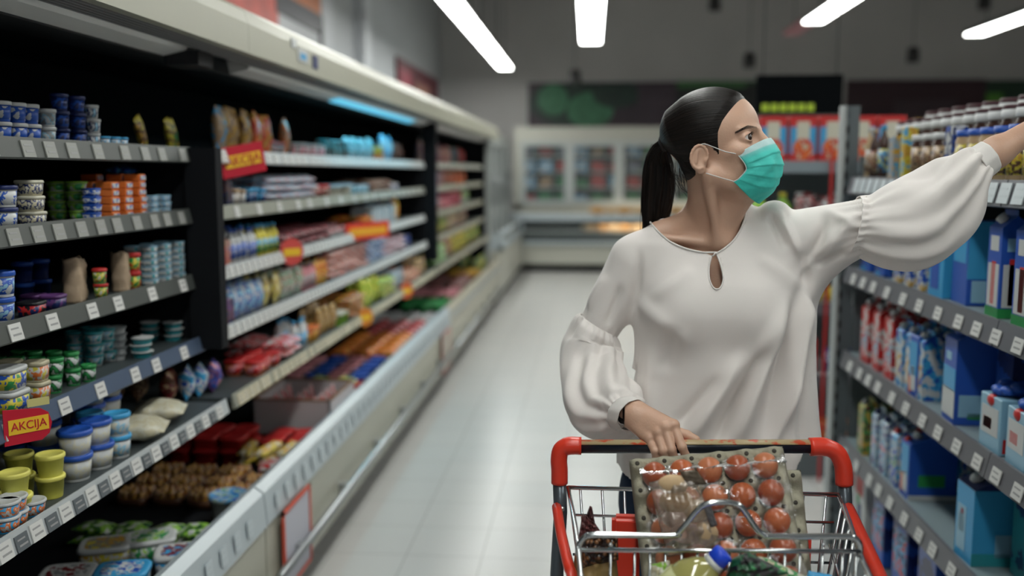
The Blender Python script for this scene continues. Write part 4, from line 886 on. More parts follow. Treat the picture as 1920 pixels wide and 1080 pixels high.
rrow('r3_ribbon', (('ribbon', .11, .09, .14), {}), 'packet', [1892, 1945], 1.05, T3, 'blue and white pack with red marks at the right edge, third shelf', 'blue, white and red packs at the edge')
# fourth shelf
T4 = GS[3]
rrow('r4_olive', (('carton', .075, .07, .21, pm('gold', 'green', 'brown', scale=30), 'grey', pm('grey', 'gold', 'green', scale=30)), {}), 'carton', [1632], 1.045, T4, 'olive and gold carton at the left end of the fourth right shelf', 'olive cartons', rows=3, dx=.08)
rrow('r4_white', (('carton', .06, .06, .21, pm('white', 'lightblue', 'purple', scale=30), 'navy', pm('white', 'sky', 'pink', scale=28)), {}), 'carton', [1654, 1672], 1.045, T4, 'white and pale blue carton on the fourth right shelf', 'white cartons on the fourth shelf', rows=3, dx=.07)
rrow('r4_redtop', (('carton', .06, .06, .20, pm('sky', 'white', 'blue', scale=24), 'red', pm('blue', 'white', 'green', scale=24)), {}), 'carton', [1692, 1712], 1.045, T4, 'blue speckled carton with a red cap, fourth right shelf', 'red capped cartons', rows=3, dx=.07)
rrow('r4_box', (('pcarton', .075, .15, .215, cm('blue'), 'white', [('f', .1, .9, .35, .8, 'sky'), ('f', .3, .8, .1, .4, 'white'), ('f', .1, .4, .08, .35, 'orange'), ('s', .25, .8, .2, .38, 'green'), ('s', 0, 1, 0, .07, 'white')]), {}), 'carton', [1742], 1.09, T4, 'blue carton with a green patch and white foot, fourth right shelf', None)
rrow('r4_navy', (('box', .10, .15, .20, pm('navy', 'blue', scale=6), None), {}), 'box', [1775], 1.24, T4, 'dark blue box standing back on the fourth right shelf', None)
rrow('r4_milk', (('pcarton', .10, .12, .245, cm('sky'), 'white', [('f', .1, .6, .1, .6, 'lightblue'), ('f', .2, .5, .3, .5, 'white'), ('f', .3, .45, .5, .56, 'red'), ('s', 0, 1, .0, .14, 'teal'), ('s', .0, .5, .1, .35, 'lightblue')]), {}), 'carton', [1850], 1.07, T4, 'light blue milk carton standing alone on the fourth right shelf', None)
MB().prism([(-.06, .245*.84), (.06, .245*.84), (0, .245*.955)], -.0505, .0505).build('gable', cm('navy'), PROTO['r4_milk'])
rrow('r4_dark', (('carton', .10, .12, .245, pm('navy', 'teal', scale=7), None, None), {}), 'carton', [1915, 1960], 1.16, T4, 'dark teal carton behind the light blue one, fourth right shelf', 'dark teal cartons')
# base deck
T5 = .14
rrow('r5_white', (('pbox', .15, .20, .26, cm('white'), [('f', .2, .8, .62, .9, 'red'), ('f', .35, .7, .2, .5, 'navy'), ('f', .3, .5, .45, .6, 'green'), ('s', .2, .8, .62, .9, 'red'), ('s', .4, .7, .25, .5, 'navy')]), {}), 'box', [1632, 1662], 1.12, T5, 'big white box with red and navy print on the bottom deck', 'big white boxes on the bottom deck')
rrow('r5_navy', (('box', .13, .20, .25, pm('navy', 'blue', scale=5), pm('navy', 'sky', 'red', scale=20)), {}), 'box', [1700, 1745], 1.12, T5, 'navy box with a small red print on the bottom deck', 'navy boxes on the bottom deck')
rrow('r5_blue', (('box', .16, .20, .24, pm('blue', 'navy', scale=5), None), {}), 'box', [1800, 1880], 1.12, T5, 'plain blue box at the right of the bottom deck', 'blue boxes on the bottom deck')

# ---------------------------------------------------------------- end display beyond the post
t = thing('end_display', 'end display shelf of red tomato cartons behind the mask and raised arm', 'shelving unit', (0, 0, 0))
MB().box(.80, 1.60, 5.05, 5.09, 0, 1.70).build('back_panel', M_gon, t)
MB().box(.78, 1.60, 4.6, 5.05, 0, .14).build('base', M_gon, t)
for z in (1.545, 1.20, .87, .52):
    s = MB().box(.80, 1.60, 4.56, 5.05, z-.02, z).build('shelf', M_gonl, t)
    MB().box(.80, 1.60, 4.545, 4.56, z-.05, z+.006).build('price_rail', M_grail if z < 1.5 else mat('rail_cool', (.20, .24, .27), .4), s)
MB().box(1.125, 1.135, 4.53, 4.545, 0, 1.62).build('red_post', cm('red'), t)
def efront(key, spec, cat, xs, z, label, group, y=4.64, s=1.0):
    for x in xs: put(key, spec, (x, y, z+.001), -math.pi/2+rnd.uniform(-.03, .03), label, cat, group, s=s)
tm = pm('orange', 'red', 'cream', scale=14)
def tomato_box():
    t = MB().box(-.04, .04, -.062, .062, 0, .215).build('tomato_carton', cm('red'), bevel=.003, seg=1)
    MB().box(.04, .0408, -.060, .060, .04, .165).build('blue_panel', cm('sky'), t)
    MB().box(.0408, .0416, -.03, .03, .10, .19).build('window', cm('ivory'), t)
    q = MB(); q.rings([[(.0416+.0, .048*math.cos(a), .06+.052*math.sin(a)) for a in np.linspace(0, 2*math.pi, 20, endpoint=False)], [(.0424, .048*math.cos(a), .06+.052*math.sin(a)) for a in np.linspace(0, 2*math.pi, 20, endpoint=False)]], smooth=False)
    q.build('tomato_print', tm, t)
    return t
BUILD['tomato'] = tomato_box
efront('tomato', (('tomato',), {}), 'tomato carton', [.87+.137*i for i in range(5)], 1.545, 'red and blue carton with a tomato print on the end display', 'tomato cartons on the end display')
efront('e_gold', (('box', .05, .05, .20, pm('gold', 'navy', 'orange', scale=20)), {}), 'box', [1.545], 1.545, 'slim gold box at the right end of the tomato cartons', None)
efront('e_green', (('bottle', .085, .20, 'lime', 'yellow', pm('lime', 'yellow', 'orange', scale=20)), {}), 'bottle', [.93], 1.20, 'lime green bottle with a yellow cap under the tomato cartons', None)
efront('e_green2', (('bottle', .085, .20, 'lime', 'yellow', pm('lime', 'yellow', 'orange', scale=20)), {}), 'bottle', [.82], 1.20, 'lime green bottle half hidden by the mask, under the tomato cartons', None)
efront('e_red', (('bag', .09, .06, .20, pm('red', 'white', 'darkred', scale=14)), {'kind': 'snack_bag'}), 'bag', [1.03, 1.21], 1.20, 'red and white snack bag on the second shelf of the end display', 'red and white snack bags')
efront('e_blk', (('bag', .08, .06, .19, pm('black', 'darkred', 'white', scale=12)), {'kind': 'snack_bag'}), 'bag', [1.11, 1.29], 1.20, 'black snack bag between the red ones on the end display', 'black snack bags')
for i, x in enumerate((1.03, 1.11, 1.19)):
    o = MB().ellipsoid((0, 0, .038), (.036, .045, .038), n=14, k=8).build('lemon', mat('lemon_skin', (.70, .52, .05), .5)); o.location = (x, 4.66, .871+.0); tag(o, 'yellow lemon on the third shelf of the end display, by the raised sleeve', 'lemon', 'lemons on the end display')
efront('e_red2', (('box', .12, .06, .17, cm('red')), {}), 'box', [1.06], .52, 'plain red box on the lower shelf of the end display', None, y=4.66)
efront('e_navy', (('bag', .10, .06, .12, pm('navy', 'blue', 'white', scale=18)), {'kind': 'bag'}), 'bag', [1.20, 1.32], .52, 'navy bag beside the red box on the end display', 'navy bags on the end display', y=4.66)
for i, x in enumerate((.98, 1.07, 1.16, 1.25)):
    for j in range(2):
        put('e_or', (('tub', .085, .07, 'gold', 'orange', pm('gold', 'orange', 'red', scale=20)), {}), (x, 4.68, .1408+.07*j), 0, 'orange and gold tub on the base of the end display', 'tub', 'orange tubs at the base')
# overhead category board with lime lettering
t = thing('category_board', 'black hanging board with a lime strip of lettering above the tomato cartons', 'sign board', (1.02, 6.0, 1.85))
MB().box(.0, .52, -.01, .01, 0, .24).build('board', mat('board_black', (.004, .005, .006), .95, spec=.05), t)
q = MB(); 
for i in range(6): q.box(.035+.055*i, .075+.055*i, -.014, -.01, .02, .065)
q.build('lettering', mat('lime_letters', (.45, .60, .04), .5), t)
MB().tube([(.04, 0, .24), (.04, 0, CEIL-1.86)], .004, n=6).build('hanging_wire', M_rod, t); MB().tube([(.48, 0, .24), (.48, 0, CEIL-1.86)], .004, n=6).build('hanging_wire', M_rod, t)
# ---------------------------------------------------------------- the woman: signed distance shapes turned into one skin
import openvdb
f32 = np.float32
def sub(P, c): return (P[0]-c[0], P[1]-c[1], P[2]-c[2])
def ell(P, c, r):
    x, y, z = sub(P, c)
    k0 = np.sqrt((x/r[0])**2+(y/r[1])**2+(z/r[2])**2)+1e-6
    k1 = np.sqrt((x/r[0]**2)**2+(y/r[1]**2)**2+(z/r[2]**2)**2)+1e-6
    return k0*(k0-1)/k1
def cone(P, a, b, ra, rb):
    ax, ay, az = a; d = (b[0]-ax, b[1]-ay, b[2]-az); L = d[0]**2+d[1]**2+d[2]**2+1e-12
    x, y, z = P[0]-ax, P[1]-ay, P[2]-az
    t = np.clip((x*d[0]+y*d[1]+z*d[2])/L, 0, 1)
    return np.sqrt((x-t*d[0])**2+(y-t*d[1])**2+(z-t*d[2])**2)-(ra+(rb-ra)*t)
def sm(a, b, k):
    h = np.clip(.5+.5*(b-a)/k, 0, 1); return b+(a-b)*h-k*h*(1-h)
def smx(a, b, k): return -sm(-a, -b, k)
def poly(fn, lo, hi, h):
    n = [int((hi[i]-lo[i])/h)+1 for i in range(3)]
    ax = [np.arange(n[i], dtype=f32)*f32(h)+f32(lo[i]) for i in range(3)]
    P = (ax[0][:, None, None], ax[1][None, :, None], ax[2][None, None, :])
    A = np.ascontiguousarray(np.broadcast_to(fn(P), n), dtype=np.float32)
    A = np.clip(A, -3*h, 3*h)
    g = openvdb.FloatGrid(3*h); g.copyFromArray(A.astype(np.float64))
    pts, quads = g.convertToQuads(isovalue=0.0)
    pts = np.array(pts)*h+np.array(lo)
    return pts, np.array(quads)[:, ::-1]
def mesh_np(name, V, F, mats, parent=None, smooth=True, fm=None):
    me = bpy.data.meshes.new(name); me.from_pydata([tuple(v) for v in V], [], [tuple(int(i) for i in f) for f in F])
    for m in (mats if isinstance(mats, list) else [mats]): me.materials.append(m)
    me.polygons.foreach_set('use_smooth', [smooth]*len(me.polygons))
    if fm is not None: me.polygons.foreach_set('material_index', [int(i) for i in fm])
    me.update()
    o = bpy.data.objects.new(name, me); C.objects.link(o)
    if parent: o.parent = parent
    return o
def keep(V, F, mask):
    """faces whose corners all pass, with loose corners dropped"""
    F = F[mask[F].all(axis=1)]; used = np.unique(F); m = -np.ones(len(V), int); m[used] = np.arange(len(used))
    return V[used], m[F]
def npv(p): return (float(p[0]), float(p[1]), float(p[2]))
def A(px, py, Y): return npv(aty(px, py, Y))

# head frame, lengths in cm
HC = np.array(A(1346, 281, 2.0)); yaw, pit = R(66.5), R(10)
fh = np.array([math.sin(yaw), -math.cos(yaw), 0]); HL = np.array([math.cos(yaw), math.sin(yaw), 0])
HF = fh*math.cos(pit)+np.array([0, 0, 1])*math.sin(pit); HU = np.cross(HF, HL)
if HU[2] < 0: HU = -HU
def h2w(p): return HC+(HF*p[0]+HL*p[1]+HU*p[2])*.01
def w2h(P):
    x, y, z = P[0]-HC[0], P[1]-HC[1], P[2]-HC[2]
    return tuple((x*a[0]+y*a[1]+z*a[2])*100 for a in (HF, HL, HU))
def scalp(L):
    d = ell(L, (-1.1, 0, 4.3), (9.7, 7.4, 8.3))
    d = sm(d, ell(L, (3.0, 0, 3.6), (5.7, 6.2, 6.4)), 1.5)
    d = sm(d, ell(L, (3.2, 0, -2.5), (5.9, 5.5, 8.2)), 1.5)
    return d
def headf(L):
    d = scalp(L)
    d = sm(d, cone(L, (7.0, 0, -9.0), (6.4, 0, -9.6), 1.7, 1.6), 1.6)
    for s in (-1, 1):
        d = sm(d, cone(L, (6.0, s*1.6, -9.2), (-.2, s*5.0, -5.4), 1.4, 1.6), 1.8)
        d = sm(d, ell(L, (5.3, s*4.5, -1.4), (2.5, 1.7, 1.7)), 1.4)
        d = sm(d, cone(L, (8.35, s*1.3, 2.55), (6.5, s*5.0, 2.75), .72, .6), 1.0)
        d = smx(d, -ell(L, (9.2, s*3.7, 1.0), (1.9, 2.2, 1.4)), .9)
    d = sm(d, cone(L, (8.5, 0, 2.3), (11.4, 0, -2.7), .72, .95), .9)
    for s in (-1, 1):
        d = sm(d, ell(L, (10.3, s*1.1, -3.2), (1.0, .75, .7)), .5)
        # lids round the eyeball, then the slit
        d = sm(d, ell(L, (6.85, s*3.75, 1.0), (1.50, 1.80, 1.36)), .45)
        sx, sy, sz = sub(L, (8.6, s*3.95, .98))
        d = smx(d, -ell((sx, sy, sz-.06+.04*sy*s), (0, 0, 0), (2.2, 1.74, .62)), .12)
    d = sm(d, ell(L, (8.7, 0, -6.2), (1.3, 2.6, 1.0)), .8)
    for s in (-1, 1):                                   # ears
        x, y, z = sub(L, (-1.9, s*7.75, -1.5)); x, y, z = x/.92, y/.92, z/.88; a = -R(26)*s; t = R(-12)
        x, z = x*math.cos(t)+z*math.sin(t), -x*math.sin(t)+z*math.cos(t)
        E = (x*math.cos(a)+y*math.sin(a)*1, -x*math.sin(a)+y*math.cos(a), z)
        e = ell(E, (0, 0, .1), (2.05, .42, 3.0))
        prev = None
        for i in range(15):
            b = R(-75)+R(300)*i/14; q = (1.72*math.cos(b)*(-1 if True else 1)*-1*-1, s*.28, .25+2.75*math.sin(b))
            q = (1.86*math.cos(b-math.pi/2+math.pi*.28)*.98*-1, s*.32, .25+2.7*math.sin(b-math.pi/2+math.pi*.28))
            if prev: e = sm(e, cone(E, prev, q, .30, .30), .22)
            prev = q
        e = smx(e, -ell(E, (.25, s*.60, .1), (1.15, .52, 1.85)), .22)
        e = sm(e, cone(E, (-.55, s*.28, -1.0), (-.5, s*.25, 1.6), .26, .22), .3)
        e = sm(e, ell(E, (.45, 0, -2.6), (.95, .38, .95)), .5)
        e = sm(e, ell(E, (1.45, s*.15, -.5), (.38, .45, .6)), .3)
        d = sm(d, e, .45)
    return d
def W(*p): return npv(h2w(p))
# joints
SR, ER, WR = A(1188, 492, 2.06), A(1107, 690, 2.055), A(1186, 776, 1.845)
SL, EL, WL = A(1478, 448, 2.05), A(1655, 432, 1.97), A(1868, 285, 1.97)
HLp = A(1945, 238, 1.985)
def hands(P):
    d = None
    def add(q, k=.006):
        nonlocal d
        d = q if d is None else sm(d, q, k)
    K = [A(1217, 823, 1.800), A(1234, 813, 1.796), A(1248, 803, 1.795), A(1263, 798, 1.798)]
    Pp = [A(1228, 846, 1.776), A(1243, 845, 1.770), A(1259, 843, 1.768), A(1279, 838, 1.770)]
    D = [A(1230, 857, 1.778), A(1248, 858, 1.774), A(1264, 858, 1.773), A(1285, 853, 1.774)]
    T = [A(1232, 862, 1.792), A(1250, 865, 1.790), A(1266, 865, 1.790), A(1286, 862, 1.792)]
    w0 = [A(1176, 783, 1.85), A(1183, 779, 1.848), A(1190, 774, 1.846), A(1197, 768, 1.848)]
    rr = [.0078, .0085, .0088, .0086]
    for i in range(4):
        add(cone(P, w0[i], K[i], .0165, .0118), .012)
        mid = tuple((w0[i][j]+K[i][j])/2 for j in range(3))
    add(cone(P, A(1205, 798, 1.835), A(1240, 815, 1.812), .017, .013), .012)
    add(cone(P, A(1230, 792, 1.835), A(1255, 806, 1.818), .013, .011), .012)
    for i in range(4): add(ell(P, (K[i][0], K[i][1]-.003, K[i][2]+.0035), (.0095, .0095, .0085)), .006)
    hd = d
    for i in range(4):
        f = cone(P, K[i], Pp[i], rr[i]*1.12, rr[i]); f = sm(f, cone(P, Pp[i], D[i], rr[i], rr[i]*.93), .003); f = sm(f, cone(P, D[i], T[i], rr[i]*.93, rr[i]*.82), .003)
        hd = sm(hd, f, .0035)
    t = cone(P, A(1222, 792, 1.838), A(1264, 808, 1.826), .014, .0112); t = sm(t, cone(P, A(1264, 808, 1.826), A(1288, 816, 1.818), .0108, .0098), .003)
    t = sm(t, cone(P, A(1288, 816, 1.818), A(1305, 824, 1.808), .0098, .0080), .003)
    hd = sm(hd, t, .006)
    # forearm running into the sleeve
    hd = sm(hd, cone(P, WR, ER, .0225, .028), .015)
    hd = sm(hd, cone(P, A(1183, 772, 1.86), A(1194, 778, 1.842), .0225, .019), .012)
    return hd
def hand_left(P):
    w = HLp; K = []
    d = cone(P, WL, w, .0275, .022); d = sm(d, cone(P, EL, WL, .040, .0285), .02)
    base = np.array(w); fx = np.array([.95, .1, .30]); fx /= np.linalg.norm(fx); sy = np.array([.08, -.75, .62]); sy -= fx*sy.dot(fx); sy /= np.linalg.norm(sy); nz = np.cross(fx, sy)
    for i, (o, L, c) in enumerate(((-.030, .062, .010), (-.011, .070, .012), (.009, .073, .012), (.028, .066, .010))):
        k = base+fx*.082+sy*o; d = sm(d, cone(P, npv(base+fx*.006+sy*o*.4), npv(k), .0165, .0118), .012)
        a = k+fx*L*.48-nz*c*.6; b = a+fx*L*.36-nz*c*1.4; c2 = b+fx*L*.20-nz*c*1.2
        d = sm(d, cone(P, npv(k), npv(a), .0095, .0085), .004); d = sm(d, cone(P, npv(a), npv(b), .0085, .0078), .003); d = sm(d, cone(P, npv(b), npv(c2), .0078, .0068), .003)
    t0 = base+fx*.018+sy*.022; t1 = t0+fx*.035+sy*.026-nz*.01; t2 = t1+fx*.034+sy*.008-nz*.01
    d = sm(d, cone(P, npv(t0), npv(t1), .014, .0105), .01); d = sm(d, cone(P, npv(t1), npv(t2), .0105, .008), .004)
    return d

# blouse body: half widths read at each height
BP = [(920, 1172, 1490, .118), (880, 1157, 1530, .128), (830, 1158, 1540, .128), (780, 1172, 1533, .122), (700, 1192, 1528, .118), (640, 1190, 1527, .118), (580, 1184, 1529, .120), (525, 1180, 1531, .112),
      (485, 1178, 1520, .098), (455, 1176, 1500, .084), (435, 1198, 1478, .072), (415, 1232, 1450, .062), (395, 1262, 1425, .056), (375, 1280, 1400, .05), (350, 1290, 1390, .04)]
_bz = []; 
for py, l, r, hd_ in BP:
    a, b = A(l, py, 2.06), A(r, py, 2.06); _bz.append(((a[2]+b[2])/2, (a[0]+b[0])/2, (b[0]-a[0])/2, hd_))
_bz = np.array(_bz[::1])[np.argsort([q[0] for q in _bz])]
def blouse_body(P):
    z = np.asarray(P[2]).reshape(-1); cx = np.interp(z, _bz[:, 0], _bz[:, 1]); hw = np.interp(z, _bz[:, 0], _bz[:, 2]); hd_ = np.interp(z, _bz[:, 0], _bz[:, 3])
    if np.ndim(P[2]) == 3 and P[2].shape[0] == 1:
        cx, hw, hd_ = [q.reshape(1, 1, -1).astype(f32) for q in (cx, hw, hd_)]
    dx, dy = (P[0]-cx)/hw, (P[1]-2.06)/hd_
    rad = (np.abs(dx)**2.4+np.abs(dy)**2.4+1e-9)**(1/2.4)
    d = (rad-1)*np.minimum(hw, hd_)*1.1
    d = np.maximum(d, _bz[0, 0]-P[2])
    for sx in (-.068, .068):                            # bust
        d = sm(d, ell(P, (A(1345, 590, 2.0)[0]+sx, 1.985, A(1345, 580, 2.0)[2]), (.068, .062, .075)), .05)
    return d
GR = (A(1118, 622, 2.075)); GL = A(1618, 420, 1.975)
def ext(a, b, k): a, b = np.array(a), np.array(b); d = b-a; return npv(b+d/np.linalg.norm(d)*k)
def blouse(P):
    d = blouse_body(P)
    d = sm(d, cone(P, A(1190, 492, 2.06), ext(SR, GR, .05), .058, .041), .025)
    d = sm(d, cone(P, A(1470, 455, 2.05), ext(SL, GL, .05), .066, .048), .035)
    d = sm(d, cone(P, A(1500, 520, 2.05), A(1590, 455, 1.99), .045, .035), .035)
    d = sm(d, ell(P, A(1452, 402, 2.035), (.036, .032, .030)), .012)
    return d
NECK = [(1222, 418), (1238, 437), (1262, 455), (1296, 467), (1335, 472), (1352, 466), (1376, 447), (1394, 421), (1403, 392), (1404, 372)]
NX = np.array([[A(x, y, 1.99)[0], A(x, y, 1.99)[2]] for x, y in NECK])
def neck_z(x):
    """height of the neckline in front at each x, -inf outside it"""
    z = np.interp(x, NX[:, 0], NX[:, 1]); return np.where((x < NX[0, 0]) | (x > NX[-1, 0]), 9.0, z)
ZB = A(1300, 408, 2.1)[2]
def body_core(P):
    d = cone(P, W(-2.0, 0, -3.5), A(1334, 432, 2.065), .050, .048)
    d = sm(d, cone(P, A(1316, 412, 2.075), A(1205, 450, 2.075), .028, .030), .045)
    d = sm(d, cone(P, A(1345, 395, 2.075), A(1470, 430, 2.075), .034, .030), .05)
    d = sm(d, ell(P, A(1342, 545, 2.075), (.150, .086, .17)), .03)
    d = sm(d, cone(P, A(1348, 458, 2.005), A(1240, 446, 2.02), .009, .010), .018)
    d = sm(d, cone(P, A(1366, 455, 2.005), A(1450, 430, 2.02), .009, .010), .018)
    d = sm(d, cone(P, W(-1.2, -5.6, -5.0), A(1347, 462, 1.998), .011, .0065), .026)
    d = sm(d, cone(P, W(-1.2, 5.2, -5.0), A(1364, 456, 1.998), .011, .0065), .026)
    d = sm(d, cone(P, W(5, 0, -9), A(1352, 425, 2.025), .024, .026), .03)
    return d
def skin(P):
    L = w2h(P); d = headf(L)*.01
    c = body_core(P)
    d = sm(d, c, .014)
    return d
def limbs(P):
    d = sm(cone(P, SR, GR, .040, .034), cone(P, GR, ER, .034, .030), .02); d = sm(d, cone(P, ER, WR, .030, .0225), .02)
    d = np.minimum(d, sm(cone(P, SL, EL, .042, .034), cone(P, EL, WL, .034, .029), .02))
    c = body_core(P); d = sm(d, c, .03)
    d = sm(d, ell(P, A(1350, 720, 2.08), (.125, .09, .20)), .05)
    hip = A(1322, 905, 2.085); d = sm(d, ell(P, hip, (.158, .105, .12)), .06)
    for s, kx in ((-1, 0.13), (1, .40)):
        h0 = (hip[0]+s*.085, 2.085, hip[2]-.06); k = (hip[0]+s*.095, 2.07, .47); a = (hip[0]+s*.10, 2.11, .09)
        d = sm(d, cone(P, h0, k, .080, .053), .03); d = sm(d, cone(P, k, a, .053, .036), .02); d = sm(d, cone(P, a, (a[0]+s*.01, 2.0, .05), .035, .03), .02)
    return d
M_skin = mat('skin', (.62, .385, .275), .45, sss=.08, var=.10, vscale=18, bump=.12, bscale=220)
def clip_in(P, d, m=.005):
    """skin stays under the cloth except inside the neckline"""
    b = blouse(P)+m
    nz = neck_z(np.asarray(P[0]))
    op = (P[2] > nz-.004)
    b = b+.022*smoothstep(0, .05, nz-P[2])
    return np.where(op | (P[2] > ZB+.01), d, np.maximum(d, b))
parts = []
lo1 = (HC[0]-.19, 1.86, A(1340, 552, 2.0)[2]); hi1 = (HC[0]+.17, 2.20, HC[2]+.135)
KEY = [(1341, 474), (1335, 483), (1330, 500), (1329, 520), (1334, 534), (1341, 538), (1348, 534), (1353, 520), (1351, 502), (1346, 484)]
KX = np.array([[A(x, y, 1.965)[0], A(x, y, 1.965)[2]] for x, y in KEY])
def skin1(P):
    return clip_in(P, skin(P), .004)
V1, F1 = poly(skin1, lo1, hi1, .0018)
parts.append((V1, F1))
lo2 = (.075, 1.75, A(1200, 880, 1.79)[2]); hi2 = (.235, 1.93, A(1200, 735, 1.9)[2])
V2, F2 = poly(hands, lo2, hi2, .0013); parts.append((V2, F2))
lo3 = (WL[0]-.07, 1.86, WL[2]-.08); hi3 = (WL[0]+.30, 2.10, WL[2]+.17)
V3, F3 = poly(hand_left, lo3, hi3, .002); parts.append((V3, F3))
def limbs_c(P):
    d = limbs(P); b = blouse(P)+.028; X_, Y_, Z_ = np.broadcast_arrays(*P)
    m_ = (X_ > .085) & (X_ < .52) & (Z_ > 1.0)
    return np.where(m_, np.maximum(d, b), d)
V4, F4 = poly(limbs_c, (-.1, 1.86, .0), (.95, 2.25, 1.52), .007)
ok = np.ones(len(V4), bool)
for lo, hi in ((lo1, hi1), (lo2, hi2), (lo3, hi3)):
    ok &= ~np.all((V4 > np.array(lo)-.001) & (V4 < np.array(hi)+.001), axis=1)
V4, F4 = keep(V4, F4, ok); parts.append((V4, F4))
Vs = []; Fs = []; o_ = 0
for V, F in parts: Vs.append(V); Fs.append(F+o_); o_ += len(V)
woman = mesh_np('person', np.vstack(Vs), np.vstack(Fs), M_skin)
tag(woman, 'woman in white blouse and teal face mask reaching for the right shelf', 'person')
bvh_head = BVHTree.FromPolygons([Vector(v) for v in V1], [tuple(int(i) for i in f) for f in F1])

# nails of the hand on the handle bar (short) : thumb only shows
# ---------------------------------------------------------------- eyes, brows, lashes
M_eye = mat('eye_white', (.62, .60, .58), .15); M_iris = mat('iris', (.05, .03, .02), .15); M_pup = mat('pupil', (.003, .003, .003), .1); M_brow = mat('brow_hair', (.03, .018, .012), .7)
gz = np.array([.88, -.40, .0]); gz /= np.linalg.norm(gz)
for s in (-1, 1):
    c = np.array([6.85, s*3.75, 1.0]); cw = Vector(h2w(c)); r = .0137
    e_ = MB().ellipsoid(cw, (r, r, r), n=28, k=18).build('eyeball', M_eye, woman)
    gw = Vector(HF*gz[0]+HL*gz[1]+HU*gz[2]).normalized(); q = gw.to_track_quat('Z', 'Y').to_matrix().to_4x4()
    Mi = Matrix.Translation(cw) @ q
    MB().lathe([(.0001, .01400), (.003, .01375), (.0062, .0126), (.0064, .0120)], n=24, M=Mi).build('iris', M_iris, e_)
    MB().lathe([(.0001, .01425), (.0028, .0140), (.0029, .0136)], n=18, M=Mi).build('pupil', M_pup, e_)
    # upper lash line and lashes along the slit
    pts = []; lo_p = []
    for i in range(15):
        b = R(28)+R(130)*i/14; y = 1.40*math.cos(b); z = .50*math.sin(b)+.10-.05*y*s*s
        yy = s*3.95+y*1.17*s; zz = .98+z*1.22+.05; ph = math.atan2(abs(yy), 6.4); ow = Vector(h2w((2.0+12*math.cos(ph), s*12*math.sin(ph), zz))); hit = bvh_head.ray_cast(ow, (Vector(h2w((2.0, 0, zz)))-ow).normalized(), .12)[0]
        if hit is None: continue
        pts.append(np.array([float(q_) for q_ in w2h(hit)])+np.array([.05, 0, .0]))
    q = MB(); q.tube([h2w(p) for p in pts], [.0005+.0007*math.sin(math.pi*i/(len(pts)-1)) for i in range(len(pts))], n=6)
    for i in range(1, len(pts)-1):
        p = pts[i]; d = np.array([.50, (p[1]-s*3.75)*.25, .20]); q.tube([h2w(p), h2w(p+d*.5+np.array([0, 0, .02])), h2w(p+d+np.array([0, 0, .14]))], [.00028, .0002, .00006], n=4)
    q.build('eyelashes', M_brow, woman)
    # eyebrow hugging the brow ridge
    rr_b = random.Random(5)
    q = MB()
    for i in range(110):
        t = i/109; y = 1.4+4.8*t; z = 2.35+.78*math.sin(min(t*1.15, 1)*math.pi*.62)-.75*max(t-.5, 0)*1.9
        w_ = .56*(1-t*.6)
        for j in range(4):
            zz = z+w_*(j/3-.5)*1.3; zz += rr_b.uniform(-.05, .05); ph = R(14)+R(47)*t+rr_b.uniform(-.012, .012); dv_ = np.array([math.cos(ph), s*math.sin(ph), 0]); ow = Vector(h2w(np.array([2.5, 0, zz])+dv_*12)); hit, n_, _i, _d = bvh_head.ray_cast(ow, (Vector(h2w((2.5, 0, zz)))-ow).normalized(), .12)
            if hit is None: continue
            dr = Vector(HL*s*.9+HU*(.5-.9*t)).normalized()
            a = hit+n_*.0002; b = hit+dr*.0045+n_*.0012
            q.tube([a, (a+b)/2+n_*.0006, b], [.00038, .0003, .0001], n=4)
    q.build('eyebrow', M_brow, woman)

# ---------------------------------------------------------------- hair
def hair_mat():
    m = bpy.data.materials.new('dark_hair'); m.use_nodes = True; nt = m.node_tree; b = nt.nodes['Principled BSDF']
    at = nt.nodes.new('ShaderNodeAttribute'); at.attribute_name = 'strand'
    n = nt.nodes.new('ShaderNodeTexNoise'); n.inputs['Scale'].default_value = 1.0; n.inputs['Detail'].default_value = 5; n.inputs['Roughness'].default_value = .65
    rp = nt.nodes.new('ShaderNodeValToRGB'); rp.color_ramp.elements[0].position = .35; rp.color_ramp.elements[1].position = .75
    rp.color_ramp.elements[0].color = (.002, .0016, .0015, 1); rp.color_ramp.elements[1].color = (.013, .008, .006, 1)
    bp = nt.nodes.new('ShaderNodeBump'); bp.inputs['Strength'].default_value = .55; bp.inputs['Distance'].default_value = .004
    nt.links.new(at.outputs['Vector'], n.inputs['Vector']); nt.links.new(n.outputs['Fac'], rp.inputs[0]); nt.links.new(rp.outputs[0], b.inputs['Base Color'])
    nt.links.new(n.outputs['Fac'], bp.inputs['Height']); nt.links.new(bp.outputs[0], b.inputs['Normal'])
    b.inputs['Roughness'].default_value = .40; b.inputs['Specular IOR Level'].default_value = .22
    return m
M_hair = hair_mat()
def set_strand(o, arr):
    at = o.data.attributes.new('strand', 'FLOAT_VECTOR', 'POINT'); at.data.foreach_set('vector', np.asarray(arr, f32).ravel())
HLx = [-20, -1.9, -1.0, .7, 3.0, 5.0, 7.2, 8.9, 9.8, 14]; HLv = [2.2, 2.2, 2.6, 2.8, 3.3, 4.4, 6.2, 7.5, 8.4, 9.6]
TIE = (-11.3, 0, 3.6)
